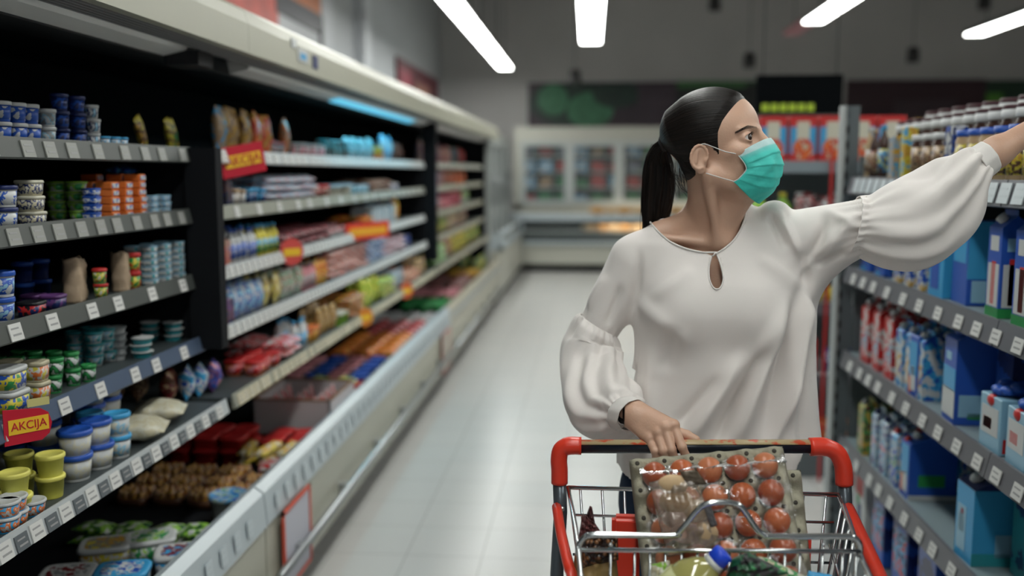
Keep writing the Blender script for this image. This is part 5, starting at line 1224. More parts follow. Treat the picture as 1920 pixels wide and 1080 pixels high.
def hairf(P):
    L = w2h(P); z = L[2]
    line = np.interp(np.asarray(z).ravel(), HLx, HLv).reshape(np.shape(z))
    front = line-L[0]
    # by the ear the hair passes behind it; a short sideburn stays in front
    behind = -3.9+.25*np.minimum(z+2, 0)-L[0]
    side = np.where(z < -1.5, np.minimum(behind, 5.0), front)
    low = np.minimum((z+1.41*L[0]+13.4)/1.73, z+4.0)
    reg = np.minimum(side, low)
    ear = np.sqrt(((L[0]+.9)/2.3)**2+((z+1.9)/3.3)**2)
    off = np.clip(-.22+.26*reg+np.minimum(reg, 0)*.6, -3.2, .42+.10*smoothstep(0, 8, z))
    off = np.where((ear < 1) & (np.abs(L[1]) > 4), np.minimum(off, -.5*(1-ear)-.1+0*off), off)
    d = scalp(L)
    d = sm(d, cone(L, (-3.2, 0, -3), (-3.4, 0, -9), 5.3, 4.9), 1.5)
    d = sm(d, cone(L, (-8, 0, 4.5), TIE, 4.8, 1.5), 2.2)
    d = d-off
    return d*.01
Vh, Fh = poly(hairf, (HC[0]-.17, 1.88, HC[2]-.10), (HC[0]+.12, 2.16, HC[2]+.16), .0022)
Lh = np.array(w2h((Vh[:, 0], Vh[:, 1], Vh[:, 2]))).T
hair = mesh_np('hair', Vh, Fh, M_hair, woman)
ang = np.arctan2(Lh[:, 1], Lh[:, 2]-TIE[2]); dist = np.sqrt(((Lh-np.array(TIE))**2).sum(1))
set_strand(hair, np.stack([np.cos(ang)*20, np.sin(ang)*20, dist*.10], 1))
# ponytail: a flattened, tapering tube with many grooves
def catmull(pts, n):
    pts = [np.array(p, float) for p in pts]; pts = [2*pts[0]-pts[1]]+pts+[2*pts[-1]-pts[-2]]; out = []
    m = len(pts)-3
    for i in range(n):
        t = i/(n-1)*m; k = min(int(t), m-1); u = t-k; a, b, c, d = pts[k:k+4]
        out.append(.5*((2*b)+(-a+c)*u+(2*a-5*b+4*c-d)*u*u+(-a+3*b-3*c+d)*u**3))
    return out
def loft(name, rows, mats, parent, nr=60, ns=96, depth=.8, disp=None, cap=False, ratio=None, solid=0.0, fix_axis=None):
    """rows: (ax, ay, bx, by, Y, depth ratio): the two silhouette points of each ring"""
    a = catmull([A(r[0], r[1], r[4]) for r in rows], nr); b = catmull([A(r[2], r[3], r[4]) for r in rows], nr); dr = np.interp(np.linspace(0, len(rows)-1, nr), range(len(rows)), [r[5] for r in rows])
    cen = [(p+q)/2 for p, q in zip(a, b)]; V = []
    for i in range(nr):
        t = cen[min(i+1, nr-1)]-cen[max(i-1, 0)]; ab = (b[i]-a[i])/2; w = np.cross(t, ab); w /= np.linalg.norm(w)+1e-9
        if w[1] > 0: w = -w
        h = np.linalg.norm(ab)
        for j in range(ns):
            th = 2*math.pi*j/ns; p = cen[i]+ab*math.cos(th)*-1+w*h*dr[i]*math.sin(th)
            if disp is not None:
                rad = -ab*math.cos(th)+w*h*dr[i]*math.sin(th); L_ = np.linalg.norm(rad)+1e-9; p = p+rad/L_*disp(i/(nr-1), th)
            V.append(p)
    V = np.array(V); F = [(i*ns+j, i*ns+(j+1) % ns, (i+1)*ns+(j+1) % ns, (i+1)*ns+j) for i in range(nr-1) for j in range(ns)]
    if cap: F.append(tuple(range(ns-1, -1, -1))); F.append(tuple(range((nr-1)*ns, nr*ns)))
    me_o = mesh_np(name, V, F, mats, parent)
    bm = bmesh.new(); bm.from_mesh(me_o.data); bmesh.ops.recalc_face_normals(bm, faces=bm.faces); bm.to_mesh(me_o.data); bm.free()
    return me_o
def pdisp(t, th):
    return .0035*math.sin(th*9+6*math.sin(t*3))*min(1, t*4)*(.4+t)+.002*math.sin(th*17+t*9)
pony = loft('ponytail', [(1240, 262, 1256, 276, 2.055, 1.0), (1224, 275, 1254, 288, 2.075, .9), (1210, 302, 1260, 308, 2.095, .75), (1206, 345, 1264, 345, 2.10, .7), (1205, 385, 1258, 383, 2.105, .65), (1207, 420, 1248, 415, 2.11, .6), (1210, 455, 1236, 448, 2.115, .5), (1218, 480, 1226, 478, 2.115, .5)], M_hair, hair, 60, 72, disp=pdisp, cap=True)
n_ = len(pony.data.vertices); th = np.tile(np.arange(72)/72*2*math.pi, 60); tt = np.repeat(np.linspace(0, 1, 60), 72)
set_strand(pony, np.stack([np.cos(th)*9+tt*1.5, np.sin(th)*9, tt*2.0], 1))
MB().tube([h2w((-11.4, 1.5*math.cos(a), 3.6+1.5*math.sin(a))) for a in np.linspace(0, 2*math.pi, 16, endpoint=False)], .0035, closed=True).build('hair_tie', mat('hair_tie', (.02, .015, .015), .8), hair)
q = MB(); rr_ = random.Random(3)
for i in range(26):
    x0, y0 = 1262+rr_.uniform(-6, 24), 318+rr_.uniform(-14, 22)
    p0 = A(x0, y0, 2.03+rr_.uniform(-.01, .03)); dx = rr_.uniform(2, 30); p2 = A(x0+dx*.9, y0+rr_.uniform(20, 48), 2.03+rr_.uniform(-.02, .03)); pm_ = A(x0+dx*.15, y0+18, 2.03)
    q.tube(catmull([p0, pm_, p2], 8), [.0006]*6+[.0004, .0001], n=4)
for i in range(20):
    x0, y0 = 1212+rr_.uniform(-3, 20), 300+rr_.uniform(-10, 60)
    q.tube(catmull([A(x0+10, y0-25, 2.09), A(x0-4, y0+20, 2.09), A(x0-6+rr_.uniform(-5, 5), y0+70+rr_.uniform(0, 40), 2.10), A(x0-4+rr_.uniform(-9, 5), y0+110+rr_.uniform(0, 30), 2.10)], 12), [.0005]*10+[.0003, .0001], n=4)
bvh_hair = BVHTree.FromPolygons([Vector(v) for v in Vh], [tuple(int(i) for i in f) for f in Fh])
for i in range(900):
    s = -1 if rr_.random() < .75 else 1; z = rr_.uniform(-1.6, 9.6); x = float(np.interp(z, HLx, HLv))+rr_.uniform(-.25, .55)**1
    ow = Vector(h2w((x, s*14, z))); hit = bvh_head.ray_cast(ow, Vector(-HL*s), .2)[0]
    if hit is None: continue
    p = hit; pts = []; tie = Vector(h2w(TIE)); stp = rr_.uniform(.003, .007)
    for k in range(6):
        a1 = bvh_head.find_nearest(p); b1 = bvh_hair.find_nearest(p); nn = a1[1]
        if b1[0] is not None and b1[3] < .006 and (b1[0]-p).dot(b1[1]) > 0: base, nn = b1[0], b1[1]
        else: base = a1[0] if a1[0] is not None else p
        pts.append(base+nn*.0004*(k > 0)); d = (tie-base).normalized(); d = (d-nn*d.dot(nn)).normalized(); p = base+d*stp
    q.tube(pts, [.00006, .00018, .0003, .00036, .0003, .0001], n=4)
q.build('loose_strands', M_hair, hair)

# ---------------------------------------------------------------- face mask
def mask_mat():
    m = bpy.data.materials.new('mask_cloth'); m.use_nodes = True; nt = m.node_tree; b = nt.nodes['Principled BSDF']
    at = nt.nodes.new('ShaderNodeAttribute'); at.attribute_name = 'strand'; sp = nt.nodes.new('ShaderNodeSeparateXYZ')
    rp = nt.nodes.new('ShaderNodeValToRGB'); e_ = rp.color_ramp.elements; e_[0].position = .0; e_[0].color = (.48, .66, .66, 1); e_[1].position = 1; e_[1].color = (.045, .58, .50, 1)
    for p, c in ((.10, (.44, .64, .64, 1)), (.13, (.16, .55, .52, 1)), (.22, (.07, .60, .53, 1))): k = e_.new(p); k.color = c
    nt.links.new(at.outputs['Vector'], sp.inputs[0]); nt.links.new(sp.outputs[0], rp.inputs[0]); nt.links.new(rp.outputs[0], b.inputs['Base Color'])
    tc = nt.nodes.new('ShaderNodeTexCoord'); n = nt.nodes.new('ShaderNodeTexNoise'); n.inputs['Scale'].default_value = 70; n.inputs['Detail'].default_value = 3
    bp = nt.nodes.new('ShaderNodeBump'); bp.inputs['Strength'].default_value = .35; bp.inputs['Distance'].default_value = .003
    nt.links.new(tc.outputs['Object'], n.inputs['Vector']); nt.links.new(n.outputs['Fac'], bp.inputs['Height']); nt.links.new(bp.outputs[0], b.inputs['Normal'])
    b.inputs['Roughness'].default_value = .7
    return m
MR = [((5.3, 5.95, -1.9), (10.7, .35)), ((6.0, 5.95, -3.0), (11.9, -1.6)), ((6.6, 5.85, -4.2), (12.45, -3.8)), ((6.7, 5.75, -5.3), (12.4, -5.9)), ((5.8, 5.75, -6.2), (11.5, -8.2)), ((4.8, 5.65, -6.9), (9.9, -10.5)), ((3.7, 5.5, -7.3), (6.8, -12.3))]
nv, nu = 64, 60; V = []; ST = []
sid = catmull([r[0] for r in MR], nv); cenl = catmull([(r[1][0], 0, r[1][1]) for r in MR], nv)
for i in range(nv):
    v = i/(nv-1)
    for j in range(nu+1):
        u = -1+2*j/nu; th = u*math.pi/2; cx = math.cos(th)**.85 if abs(u) < 1 else 0; s_ = math.sin(th)
        x = sid[i][0]+(cenl[i][0]-sid[i][0])*cx; z = sid[i][2]+(cenl[i][2]-sid[i][2])*cx**1.2; y = sid[i][1]*math.copysign(abs(s_)**1.05, s_)
        nb_ = max(0, 1-abs(u)*3.2)**2*(1-v)**4; x += .25*nb_
        pl = 0
        for c_ in (.27, .44, .61, .77):
            w_ = (v-c_+.05*u+.03*math.sin(3*u+9*c_))/.085; pl += .24*(w_+1 if -1 < w_ <= 0 else (max(0, 1-w_*7) if w_ > 0 else 0))*(1-abs(u)**5)
        wr = .09*math.sin(9*u+14*v)+.07*math.sin(15*u-11*v+1)+.05*math.sin(22*u+25*v)
        nrm = np.array([x-4.5, y*.9, z*.15]); nrm /= np.linalg.norm(nrm)+1e-6
        V.append(h2w(np.array([x, y, z])+nrm*(pl+wr*(1-abs(u)**6)-.05))); ST.append((v, u, 0))
F = [(i*(nu+1)+j, i*(nu+1)+j+1, (i+1)*(nu+1)+j+1, (i+1)*(nu+1)+j) for i in range(nv-1) for j in range(nu)]
mask = mesh_np('face_mask', np.array(V), F, mask_mat(), woman); set_strand(mask, ST)
so = mask.modifiers.new('thickness', 'SOLIDIFY'); so.thickness = .0012; so.offset = 0
M_loop = mat('ear_loop', (.62, .64, .64), .6)
q = MB()
for edge in (-1, 1):
    q.tube([np.array(V[i*(nu+1)+(0 if edge < 0 else nu)]) for i in range(nv)], .0011, n=6)
q.build('side_binding', M_loop, mask)
q = MB()
for s in (-1, 1):
    y = s*7.35
    q.tube([h2w(p) for p in catmull([(5.3, s*6.0, -1.95), (4.5, s*6.55, -1.6), (3.2, s*6.95, -1.05), (1.2, s*7.25, .2), (-.6, s*8.0, 1.15), (-2.2, s*8.0, .5)], 18)], .0010, n=6)
    q.tube([h2w(p) for p in catmull([(3.8, s*5.6, -7.2), (2.2, s*6.3, -6.4), (.3, s*7.0, -5.4), (-1.0, s*7.6, -4.7)], 16)], .0010, n=6)
q.build('ear_loop', M_loop, mask)

# ---------------------------------------------------------------- blouse
def cloth_mat(name, col):
    m = mat(name, col, .75, sheen=.25, spec=.25, bump=.10, bscale=900)
    return m
M_bl = cloth_mat('blouse_crepe', (.79, .745, .715)); M_bl2 = cloth_mat('blouse_trim', (.73, .70, .67))
FOLDS = [(1528, 520, 1470, 800, 14, .010), (1500, 540, 1420, 830, 13, -.008), (1470, 560, 1370, 840, 15, .011), (1430, 640, 1325, 835, 14, -.009), (1395, 650, 1285, 830, 15, .010), (1350, 700, 1262, 800, 12, -.006), (1498, 470, 1535, 600, 9, -.006),
    (1515, 600, 1500, 850, 10, -.005), (1190, 560, 1290, 640, 15, .004), (1230, 640, 1215, 800, 14, .006), (1260, 600, 1245, 700, 16, -.005), (1200, 470, 1188, 600, 8, -.005), (1300, 500, 1220, 560, 12, .003),
    (1450, 400, 1475, 470, 7, -.006), (1466, 395, 1500, 480, 6, .005), (1545, 400, 1520, 500, 8, -.006), (1560, 430, 1500, 520, 7, .004), (1600, 395, 1540, 480, 9, .005), (1580, 470, 1530, 500, 6, -.005), (1420, 480, 1500, 540, 12, .004),
    (1450, 590, 1350, 760, 9, .004), (1405, 700, 1330, 840, 8, -.005), (1490, 700, 1440, 850, 9, .005), (1550, 395, 1610, 430, 7, .003), (1140, 520, 1100, 590, 8, .004), (1165, 540, 1140, 620, 7, -.004), (1180, 650, 1190, 780, 8, -.004)]
FS = [(A(a, b, 1.97), A(c, d, 1.97), w*.00115, am) for a, b, c, d, w, am in FOLDS]
zlo = A(1300, 925, 2.0)[2]
V, F = poly(blouse, (GR[0]-.06, 1.90, zlo-.01), (GL[0]+.09, 2.21, A(1450, 340, 2.0)[2]), .0042)
# drop what lies past the gathers, the open hem and the neck
def past(V, a, b): d = np.array(b)-np.array(a); d /= np.linalg.norm(d); return (V-np.array(b)) @ d
okv = (past(V, SR, GR) < .018) | (V[:, 0] > A(1172, 650, 2.0)[0]) | (V[:, 2] < A(1150, 770, 2.0)[2])
okv &= ~((past(V, SL, GL) > .022))
okv &= V[:, 2] > zlo+.012
nz = neck_z(V[:, 0]); okv &= ~((V[:, 2] > nz) & (V[:, 1] < 2.075)); okv &= ~((V[:, 2] > ZB) & (nz < 8) & (V[:, 1] >= 2.075))
def in_poly(X, Z, Pg):
    c = np.zeros(len(X), bool); n = len(Pg)
    for i in range(n):
        x1, z1 = Pg[i]; x2, z2 = Pg[(i+1) % n]
        c ^= ((z1 > Z) != (z2 > Z)) & (X < (x2-x1)*(Z-z1)/(z2-z1+1e-12)+x1)
    return c
front = V[:, 1] < 2.05
okv &= ~(in_poly(V[:, 0], V[:, 2], KX) & front)
# hem dips lower at the front right and is cut away towards the sides
hem = np.interp(V[:, 0], [A(1155, 0, 2.0)[0], A(1200, 0, 2)[0], A(1300, 0, 2)[0], A(1470, 0, 2)[0], A(1500, 0, 2)[0], A(1540, 0, 2)[0]], [A(0+1155, 885, 2)[2], A(1180, 905, 2)[2], A(1300, 915, 2)[2], A(1470, 900, 2)[2], A(1500, 888, 2)[2], A(1540, 840, 2)[2]])
okv &= ~((V[:, 2] < hem) & (V[:, 2] < zlo+.12))
V, F = keep(V, F, okv)
# smooth the stair steps, pull open edges onto their curves
def laplace(V, F, it=3, lam=.5, fixed=None):
    E = np.vstack([F[:, [0, 1]], F[:, [1, 2]], F[:, [2, 3]], F[:, [3, 0]]]); E = np.vstack([E, E[:, ::-1]])
    for _ in range(it):
        S = np.zeros_like(V); Cn = np.zeros(len(V)); 
        for k in range(3): S[:, k] = np.bincount(E[:, 0], V[E[:, 1], k], len(V))
        Cn = np.bincount(E[:, 0], minlength=len(V)); M_ = S/np.maximum(Cn, 1)[:, None]
        Vn = V+(M_-V)*lam
        if fixed is not None: Vn[fixed] = V[fixed]
        V = Vn
    return V
def border(F, n):
    E = np.vstack([F[:, [0, 1]], F[:, [1, 2]], F[:, [2, 3]], F[:, [3, 0]]]); K = np.sort(E, 1); u, c = np.unique(K, axis=0, return_counts=True)
    b = np.zeros(n, bool); b[u[c == 1].ravel()] = True; return b
V = laplace(V, F, 2, .5)
bd = border(F, len(V))
def snap(V, idx, curve, closed):
    cs = np.vstack([curve, curve[:1]]) if closed else curve
    for i in idx:
        p = V[i, [0, 2]]; best = 9; bp = p
        for k in range(len(cs)-1):
            a, b = cs[k], cs[k+1]; t = np.clip(((p-a) @ (b-a))/((b-a) @ (b-a)+1e-12), 0, 1); q = a+(b-a)*t; d = np.linalg.norm(q-p)
            if d < best: best, bp = d, q
        if best < .012: V[i, 0], V[i, 2] = bp
KS = np.array(catmull([tuple(k) for k in np.vstack([KX, KX[:1]])], 60))[:-1]; NS = np.array(catmull([tuple(k) for k in NX], 60))
fr = bd & (V[:, 1] < 2.05) & (V[:, 2] > 1.2)
snap(V, np.where(fr & (np.abs(V[:, 0]-KX[:, 0].mean()) < .02) & (V[:, 2] < KX[:, 1].max()+.001))[0], KS, True)
snap(V, np.where(fr & ~((np.abs(V[:, 0]-KX[:, 0].mean()) < .02) & (V[:, 2] < KX[:, 1].max()+.001)) & (V[:, 2] > KX[:, 1].max()-.012))[0], NS, False)
# folds: raised and sunk ridges on the front of the cloth
def normals(V, F):
    n = np.cross(V[F[:, 2]]-V[F[:, 0]], V[F[:, 3]]-V[F[:, 1]]); N = np.zeros_like(V)
    for k in range(4):
        for c in range(3): N[:, c] += np.bincount(F[:, k], n[:, c], len(V))
    return N/(np.linalg.norm(N, axis=1)[:, None]+1e-12)
N = normals(V, F)
if (N[:, 1][V[:, 1] < 2.0].mean()) > 0: N = -N
D = np.zeros(len(V))
for a, b, w, am in FS:
    a2, b2 = np.array([a[0], a[2]]), np.array([b[0], b[2]]); P2 = V[:, [0, 2]]; d = b2-a2; L_ = d @ d; t = (P2-a2) @ d/L_
    tc = np.clip(t, 0, 1); q = a2+tc[:, None]*d; dist = np.linalg.norm(P2-q, axis=1); D += 2.6*am*np.exp(-(dist/w)**2)*np.sin(np.clip(t, 0, 1)*math.pi*.94+.1)**.6*smoothstep(-.15, .2, t)*smoothstep(1.15, .8, t)
D *= smoothstep(2.09, 2.04, V[:, 1])
D *= np.clip(smoothstep(0, .02, np.abs(V[:, 2]-KX[:, 1].mean())-.025)+smoothstep(.01, .04, np.abs(V[:, 0]-KX[:, 0].mean())), 0, 1)
# gathers fan out from both sleeve seams; soft waves round the hem
for a, b, ax_, r_ in ((SR, GR, 17, .045), (SL, GL, 19, .05)):
    s_ = past(V, a, b); d_ = np.array(b)-np.array(a); d_ /= np.linalg.norm(d_); e1 = np.cross(d_, [0, 1, 0]); e1 /= np.linalg.norm(e1); e2 = np.cross(d_, e1)
    r = V-np.array(b); an = np.arctan2(r @ e2, r @ e1); near = np.exp(s_/.022)*(np.linalg.norm(r, axis=1) < .12); D += .0024*np.sin(an*ax_+2*np.sin(3*an))*near
back = smoothstep(1.05, .88, V[:, 2]); D += back*.006*np.sin(V[:, 0]*70+V[:, 1]*40)
V = V+N*D[:, None]
V = laplace(V, F, 1, .4, bd)
bl = mesh_np('blouse', V, F, M_bl, woman)
bm = bmesh.new(); bm.from_mesh(bl.data); bmesh.ops.recalc_face_normals(bm, faces=bm.faces); bm.to_mesh(bl.data); bm.free()
so = bl.modifiers.new('thickness', 'SOLIDIFY'); so.thickness = .0012; so.offset = -1
bvh_bl = BVHTree.FromPolygons([Vector(v) for v in V], [tuple(int(i) for i in f) for f in F])
def onto(x, z, lift=.0008):
    for dz in (0, -.002, -.004, .003, -.007, .006, -.011):
        h = bvh_bl.ray_cast(Vector((x, 1.7, z+dz)), Vector((0, 1, 0)), .5)
        if h[0] is not None: return Vector((x, h[0].y-lift, z))
    return None
q = MB(); pts = [onto(p[0], p[1]-.0012) for p in NS]; pts = [p for p in pts if p is not None and p.y < 2.09]; q.tube(pts, .0021, n=8)
kc = KX.mean(0); pts = [onto(kc[0]+(p[0]-kc[0])*1.10, kc[1]+(p[1]-kc[1])*1.04) for p in KS]; pts = [p for p in pts if p is not None]
ys = np.array([p.y for p in pts]); med = np.median(ys); pts = [Vector((p.x, p.y if abs(p.y-med) < .02 else med, p.z)) for p in pts]
q.tube(pts, .0017, n=8, closed=True); q.build('neck_binding', M_bl2, bl)
# balloon sleeves with gathers at both ends
def sd(seed, n1, n2):
    rr = random.Random(seed); ph = [rr.uniform(0, 6.28) for _ in range(8)]
    def f(t, th):
        g0 = math.exp(-t/.10); g1 = math.exp(-(1-t)/.12); m_ = math.sin(math.pi*t)
        d = .0042*g0*math.sin(n1*th+2*math.sin(2*th+ph[0]))+.0036*g1*math.sin(n2*th+1.6*math.sin(3*th+ph[1]))
        d += m_*(.0055*math.sin(4*th+5*t+ph[2])+.0048*math.sin(7*th-7*t+2*math.sin(2*th+6*t)+ph[3])+.0032*math.sin(11*th+4*t+ph[4])*(1-.6*t)+.0035*math.sin(3*th+14*t+ph[5])+.0022*math.sin(16*th+3*math.sin(7*t+th))*max(0, .6-t))
        d += .003*math.exp(-t/.3)*math.sin(n1*.5*th+ph[6])
        return d*min(1, max(0, (.985-t)*18))*min(1, .25+t*14)
    return f
sr = loft('sleeve', [(1088, 588, 1156, 628, 2.070, 1.0), (1078, 599, 1160, 643, 2.070, 1.06), (1066, 620, 1160, 652, 2.070, 1.0), (1055, 645, 1162, 664, 2.065, 1.0), (1051, 690, 1166, 686, 2.045, .95), (1053, 738, 1181, 704, 2.01, .9), (1064, 788, 1190, 718, 1.965, .85), (1098, 818, 1191, 732, 1.92, .85), (1136, 813, 1190, 734, 1.885, .95), (1152, 804, 1186, 742, 1.872, 1.0), (1160, 800, 1184, 752, 1.862, .92), (1166, 796, 1187, 756, 1.856, .88)], M_bl, bl, 80, 120, disp=sd(4, 19, 17))
sl = loft('sleeve', [(1611, 368, 1588, 475, 1.976, 1.08), (1628, 369, 1604, 473, 1.975, 1.05), (1648, 358, 1624, 483, 1.972, .95), (1680, 341, 1668, 499, 1.965, .85), (1712, 326, 1720, 504, 1.96, .75), (1742, 312, 1768, 488, 1.955, .7), (1764, 298, 1803, 452, 1.95, .7), (1784, 286, 1828, 408, 1.95, .72), (1802, 281, 1841, 366, 1.955, .8), (1814, 281, 1846, 341, 1.96, .95), (1821, 284, 1849, 333, 1.962, .9), (1829, 281, 1856, 327, 1.963, .88)], M_bl, bl, 84, 132, disp=sd(9, 21, 19))
cuffd = lambda t, th: .0006*math.sin(9*th)
c1 = loft('cuff', [(1153, 805, 1182, 744, 1.870, 1.02), (1162, 807, 1192, 745, 1.858, 1.04), (1170, 807, 1201, 750, 1.848, 1.02)], M_bl2, sr, 12, 64, disp=cuffd)
c2 = loft('cuff', [(1812, 281, 1846, 342, 1.96, 1.0), (1825, 274, 1858, 331, 1.962, 1.0), (1838, 266, 1870, 321, 1.964, 1.0)], M_bl2, sl, 12, 64, disp=cuffd)
for o in (sr, sl, c1, c2): m_ = o.modifiers.new('thickness', 'SOLIDIFY'); m_.thickness = .0014; m_.offset = -1
# ---------------------------------------------------------------- jeans and shoes
def jeans(P):
    hip = A(1322, 905, 2.085); d = ell(P, hip, (.188, .115, .13))
    d = np.maximum(d, P[2]-(hip[2]+.02))
    for s in (-1, 1):
        h0 = (hip[0]+s*.098, 2.085, hip[2]-.06); k = (hip[0]+s*.100, 2.07, .47); a = (hip[0]+s*.10, 2.11, .10)
        d = sm(d, cone(P, h0, k, .096, .060), .03); d = sm(d, cone(P, k, a, .060, .046), .02)
    return np.maximum(d, .09-P[2])
V, F = poly(jeans, (.0, 1.90, .05), (.55, 2.30, 1.05), .007)
mesh_np('jeans', V, F, mat('denim', (.012, .03, .075), .8, bump=.3, bscale=400), woman)
hip = A(1322, 905, 2.085)
for s in (-1, 1):
    q = MB(); x = hip[0]+s*.105
    q.rings([[(x+w*math.cos(a), y+l*math.sin(a), z) for a in np.linspace(0, 2*math.pi, 20, endpoint=False)] for w, l, y, z in ((.038, .118, 2.05, 0), (.044, .125, 2.05, .012), (.044, .122, 2.05, .035), (.040, .10, 2.07, .065), (.038, .055, 2.105, .10))])
    q.build('shoe', mat('shoe_white', (.5, .5, .5), .5), woman)
# ---------------------------------------------------------------- shopping trolley
M_chr = mat('chrome_wire', (.62, .65, .66), .18, 1.0); M_rp = mat('trolley_red', (.72, .045, .02), .32); M_tubeg = mat('trolley_tube', (.12, .14, .16), .3, .6)
M_hb = mat('handle_black', (.008, .012, .02), .3); 
def handle_print():
    m = bpy.data.materials.new('handle_print'); m.use_nodes = True; nt = m.node_tree; b = nt.nodes['Principled BSDF']; b.inputs['Roughness'].default_value = .35
    tc = nt.nodes.new('ShaderNodeTexCoord'); mp = nt.nodes.new('ShaderNodeMapping'); mp.inputs['Scale'].default_value = (38, 60, 60); v = nt.nodes.new('ShaderNodeTexNoise'); v.inputs['Scale'].default_value = 1; v.inputs['Detail'].default_value = 2
    rp = nt.nodes.new('ShaderNodeValToRGB'); rp.color_ramp.interpolation = 'LINEAR'; e_ = rp.color_ramp.elements; e_[0].position = .52; e_[0].color = (.46, .36, .20, 1); e_[1].position = .60; e_[1].color = (.55, .08, .03, 1)
    nt.links.new(tc.outputs['Object'], mp.inputs[0]); nt.links.new(mp.outputs[0], v.inputs['Vector']); nt.links.new(v.outputs['Fac'], rp.inputs[0]); nt.links.new(rp.outputs[0], b.inputs['Base Color'])
    return m
trol = thing('shopping_trolley', 'chrome wire shopping trolley with red corners, pushed by the woman', 'shopping trolley', (0, 0, 0))
def Pt(px, py, Y): return Vector(A(px, py, Y))
# handle bar: dark bar with a printed top strip
hl, hr = Pt(1078, 838, 1.80), Pt(1530, 838, 1.80)
q = MB(); q.tube([hl, hr], .0125, n=20); q.build('handle_bar', M_hb, trol)
q = MB(); zc = hl.z
ring = lambda p: [(p.x, 1.80+.0146*math.cos(a), p.z+.0146*math.sin(a)) for a in np.linspace(R(10), R(146), 12)]
r0, r1 = ring(hl), ring(hr); vs = r0+r1; fs = [(i, i+1, 12+i+1, 12+i) for i in range(11)]
o = q.add(vs, fs, smooth=True).build('handle_print', handle_print(), trol); m_ = o.modifiers.new('t', 'SOLIDIFY'); m_.thickness = .002; m_.offset = -1
# red corner elbows
cl = catmull([Pt(1090, 836, 1.80), Pt(1066, 836, 1.80), Pt(1052, 843, 1.80), Pt(1048, 862, 1.80), Pt(1049, 882, 1.80), Pt(1049, 906, 1.80)], 24)
MB().tube(cl, [.0175]*3+[.0178]*4+[.0165]*17, n=18).build('corner_grip', M_rp, trol)
cr = catmull([Pt(1518, 838, 1.80), Pt(1546, 838, 1.80), Pt(1568, 848, 1.80), Pt(1579, 868, 1.80), Pt(1582, 886, 1.80), Pt(1583, 908, 1.80)], 24)
MB().tube(cr, [.0178]*6+[.0168]*18, n=18).build('corner_grip', M_rp, trol)
# tubes below the grips, down to the rear legs
XL, XR = Pt(1049, 930, 1.80).x, Pt(1584, 930, 1.80).x
for a, b, s in ((Pt(1049, 900, 1.80), Pt(1051, 960, 1.80), -1), (Pt(1583, 900, 1.80), Pt(1585, 962, 1.80), 1)):
    X = a.x
    MB().tube([a, b, (X+s*.004, 1.80, .70), (X, 1.74, .45), (X, 1.70, .16)], .0135, n=14).build('side_tube', M_tubeg, trol)
    MB().ellipsoid((b.x-.004*s, 1.785, b.z+.012), (.005, .004, .005)).build('rivet', M_chr, trol)
# basket: rear top at Y 1.76, opening towards the camera
ZT = Pt(1300, 922, 1.76).z; ZB_ = .56
def bx0(Y): return np.interp(Y, [0.95, 1.50, 1.76], [.02, -.012, -.035])
def bx1(Y): return np.interp(Y, [0.95, 1.50, 1.76], [.42, .444, .478])
YB, YF = 1.765, .98
xl, xr = bx0(YB), bx1(YB); bl_, br_ = xl+.05, xr-.05
rim = MB(); rim.tube([(xl, YB, ZT), (xr, YB, ZT)], .0042)
rim.build('top_wire', M_chr, trol)
wb = MB(); n = 12
for i in range(n): 
    t = i/(n-1); wb.tube([(xl+(xr-xl)*(.045+.91*t), YB, ZT), (bl_+(br_-bl_)*t, YB-.03, ZB_)], .0026, n=8)
for z in (.66, .76, .84): wb.tube([(xl+.01, YB-.01, z), (xr-.01, YB-.01, z)], .0028, n=8)
wb.build('rear_wires', M_chr, trol)
# side walls
for side, f in ((0, bx0), (1, bx1)):
    s = -1 if side == 0 else 1
    w = MB(); w.tube([(f(y), y, ZT-.0) if y > 1.6 else (f(y), y, ZT-(1.6-y)*.10) for y in np.linspace(YB, YF, 12)], .0042)
    for y in np.linspace(YB-.04, YF, 15): w.tube([(f(y), y, ZT-max(0, 1.6-y)*.10), (f(y)-s*.045, y, ZB_)], .0026, n=8)
    for k in (.3, .6): w.tube([(f(y)-s*.045*k, y, ZT-(ZT-ZB_)*k) for y in np.linspace(YB, YF, 12)], .0028, n=8)
    w.build('side_wires', M_chr, trol)
fr_ = MB()
for i in range(12):
    t = i/11; fr_.tube([(bx0(YF)+(bx1(YF)-bx0(YF))*t, YF, ZT-.06), (bx0(YF)+.04+(bx1(YF)-bx0(YF)-.08)*t, YF, ZB_)], .0026, n=8)
fr_.tube([(bx0(YF), YF, ZT-.062), (bx1(YF), YF, ZT-.062)], .0042); fr_.build('front_wires', M_chr, trol)
fl = MB()
for i in range(13): x = bl_+(br_-bl_)*i/12; fl.tube([(x, YB-.03, ZB_), (x*.92+.016, YF, ZB_)], .0026, n=8)
for y in np.linspace(YB-.03, YF, 12): fl.tube([(bx0(y)+.045, y, ZB_), (bx1(y)-.045, y, ZB_)], .0026, n=8)
fl.build('basket_floor', M_chr, trol)
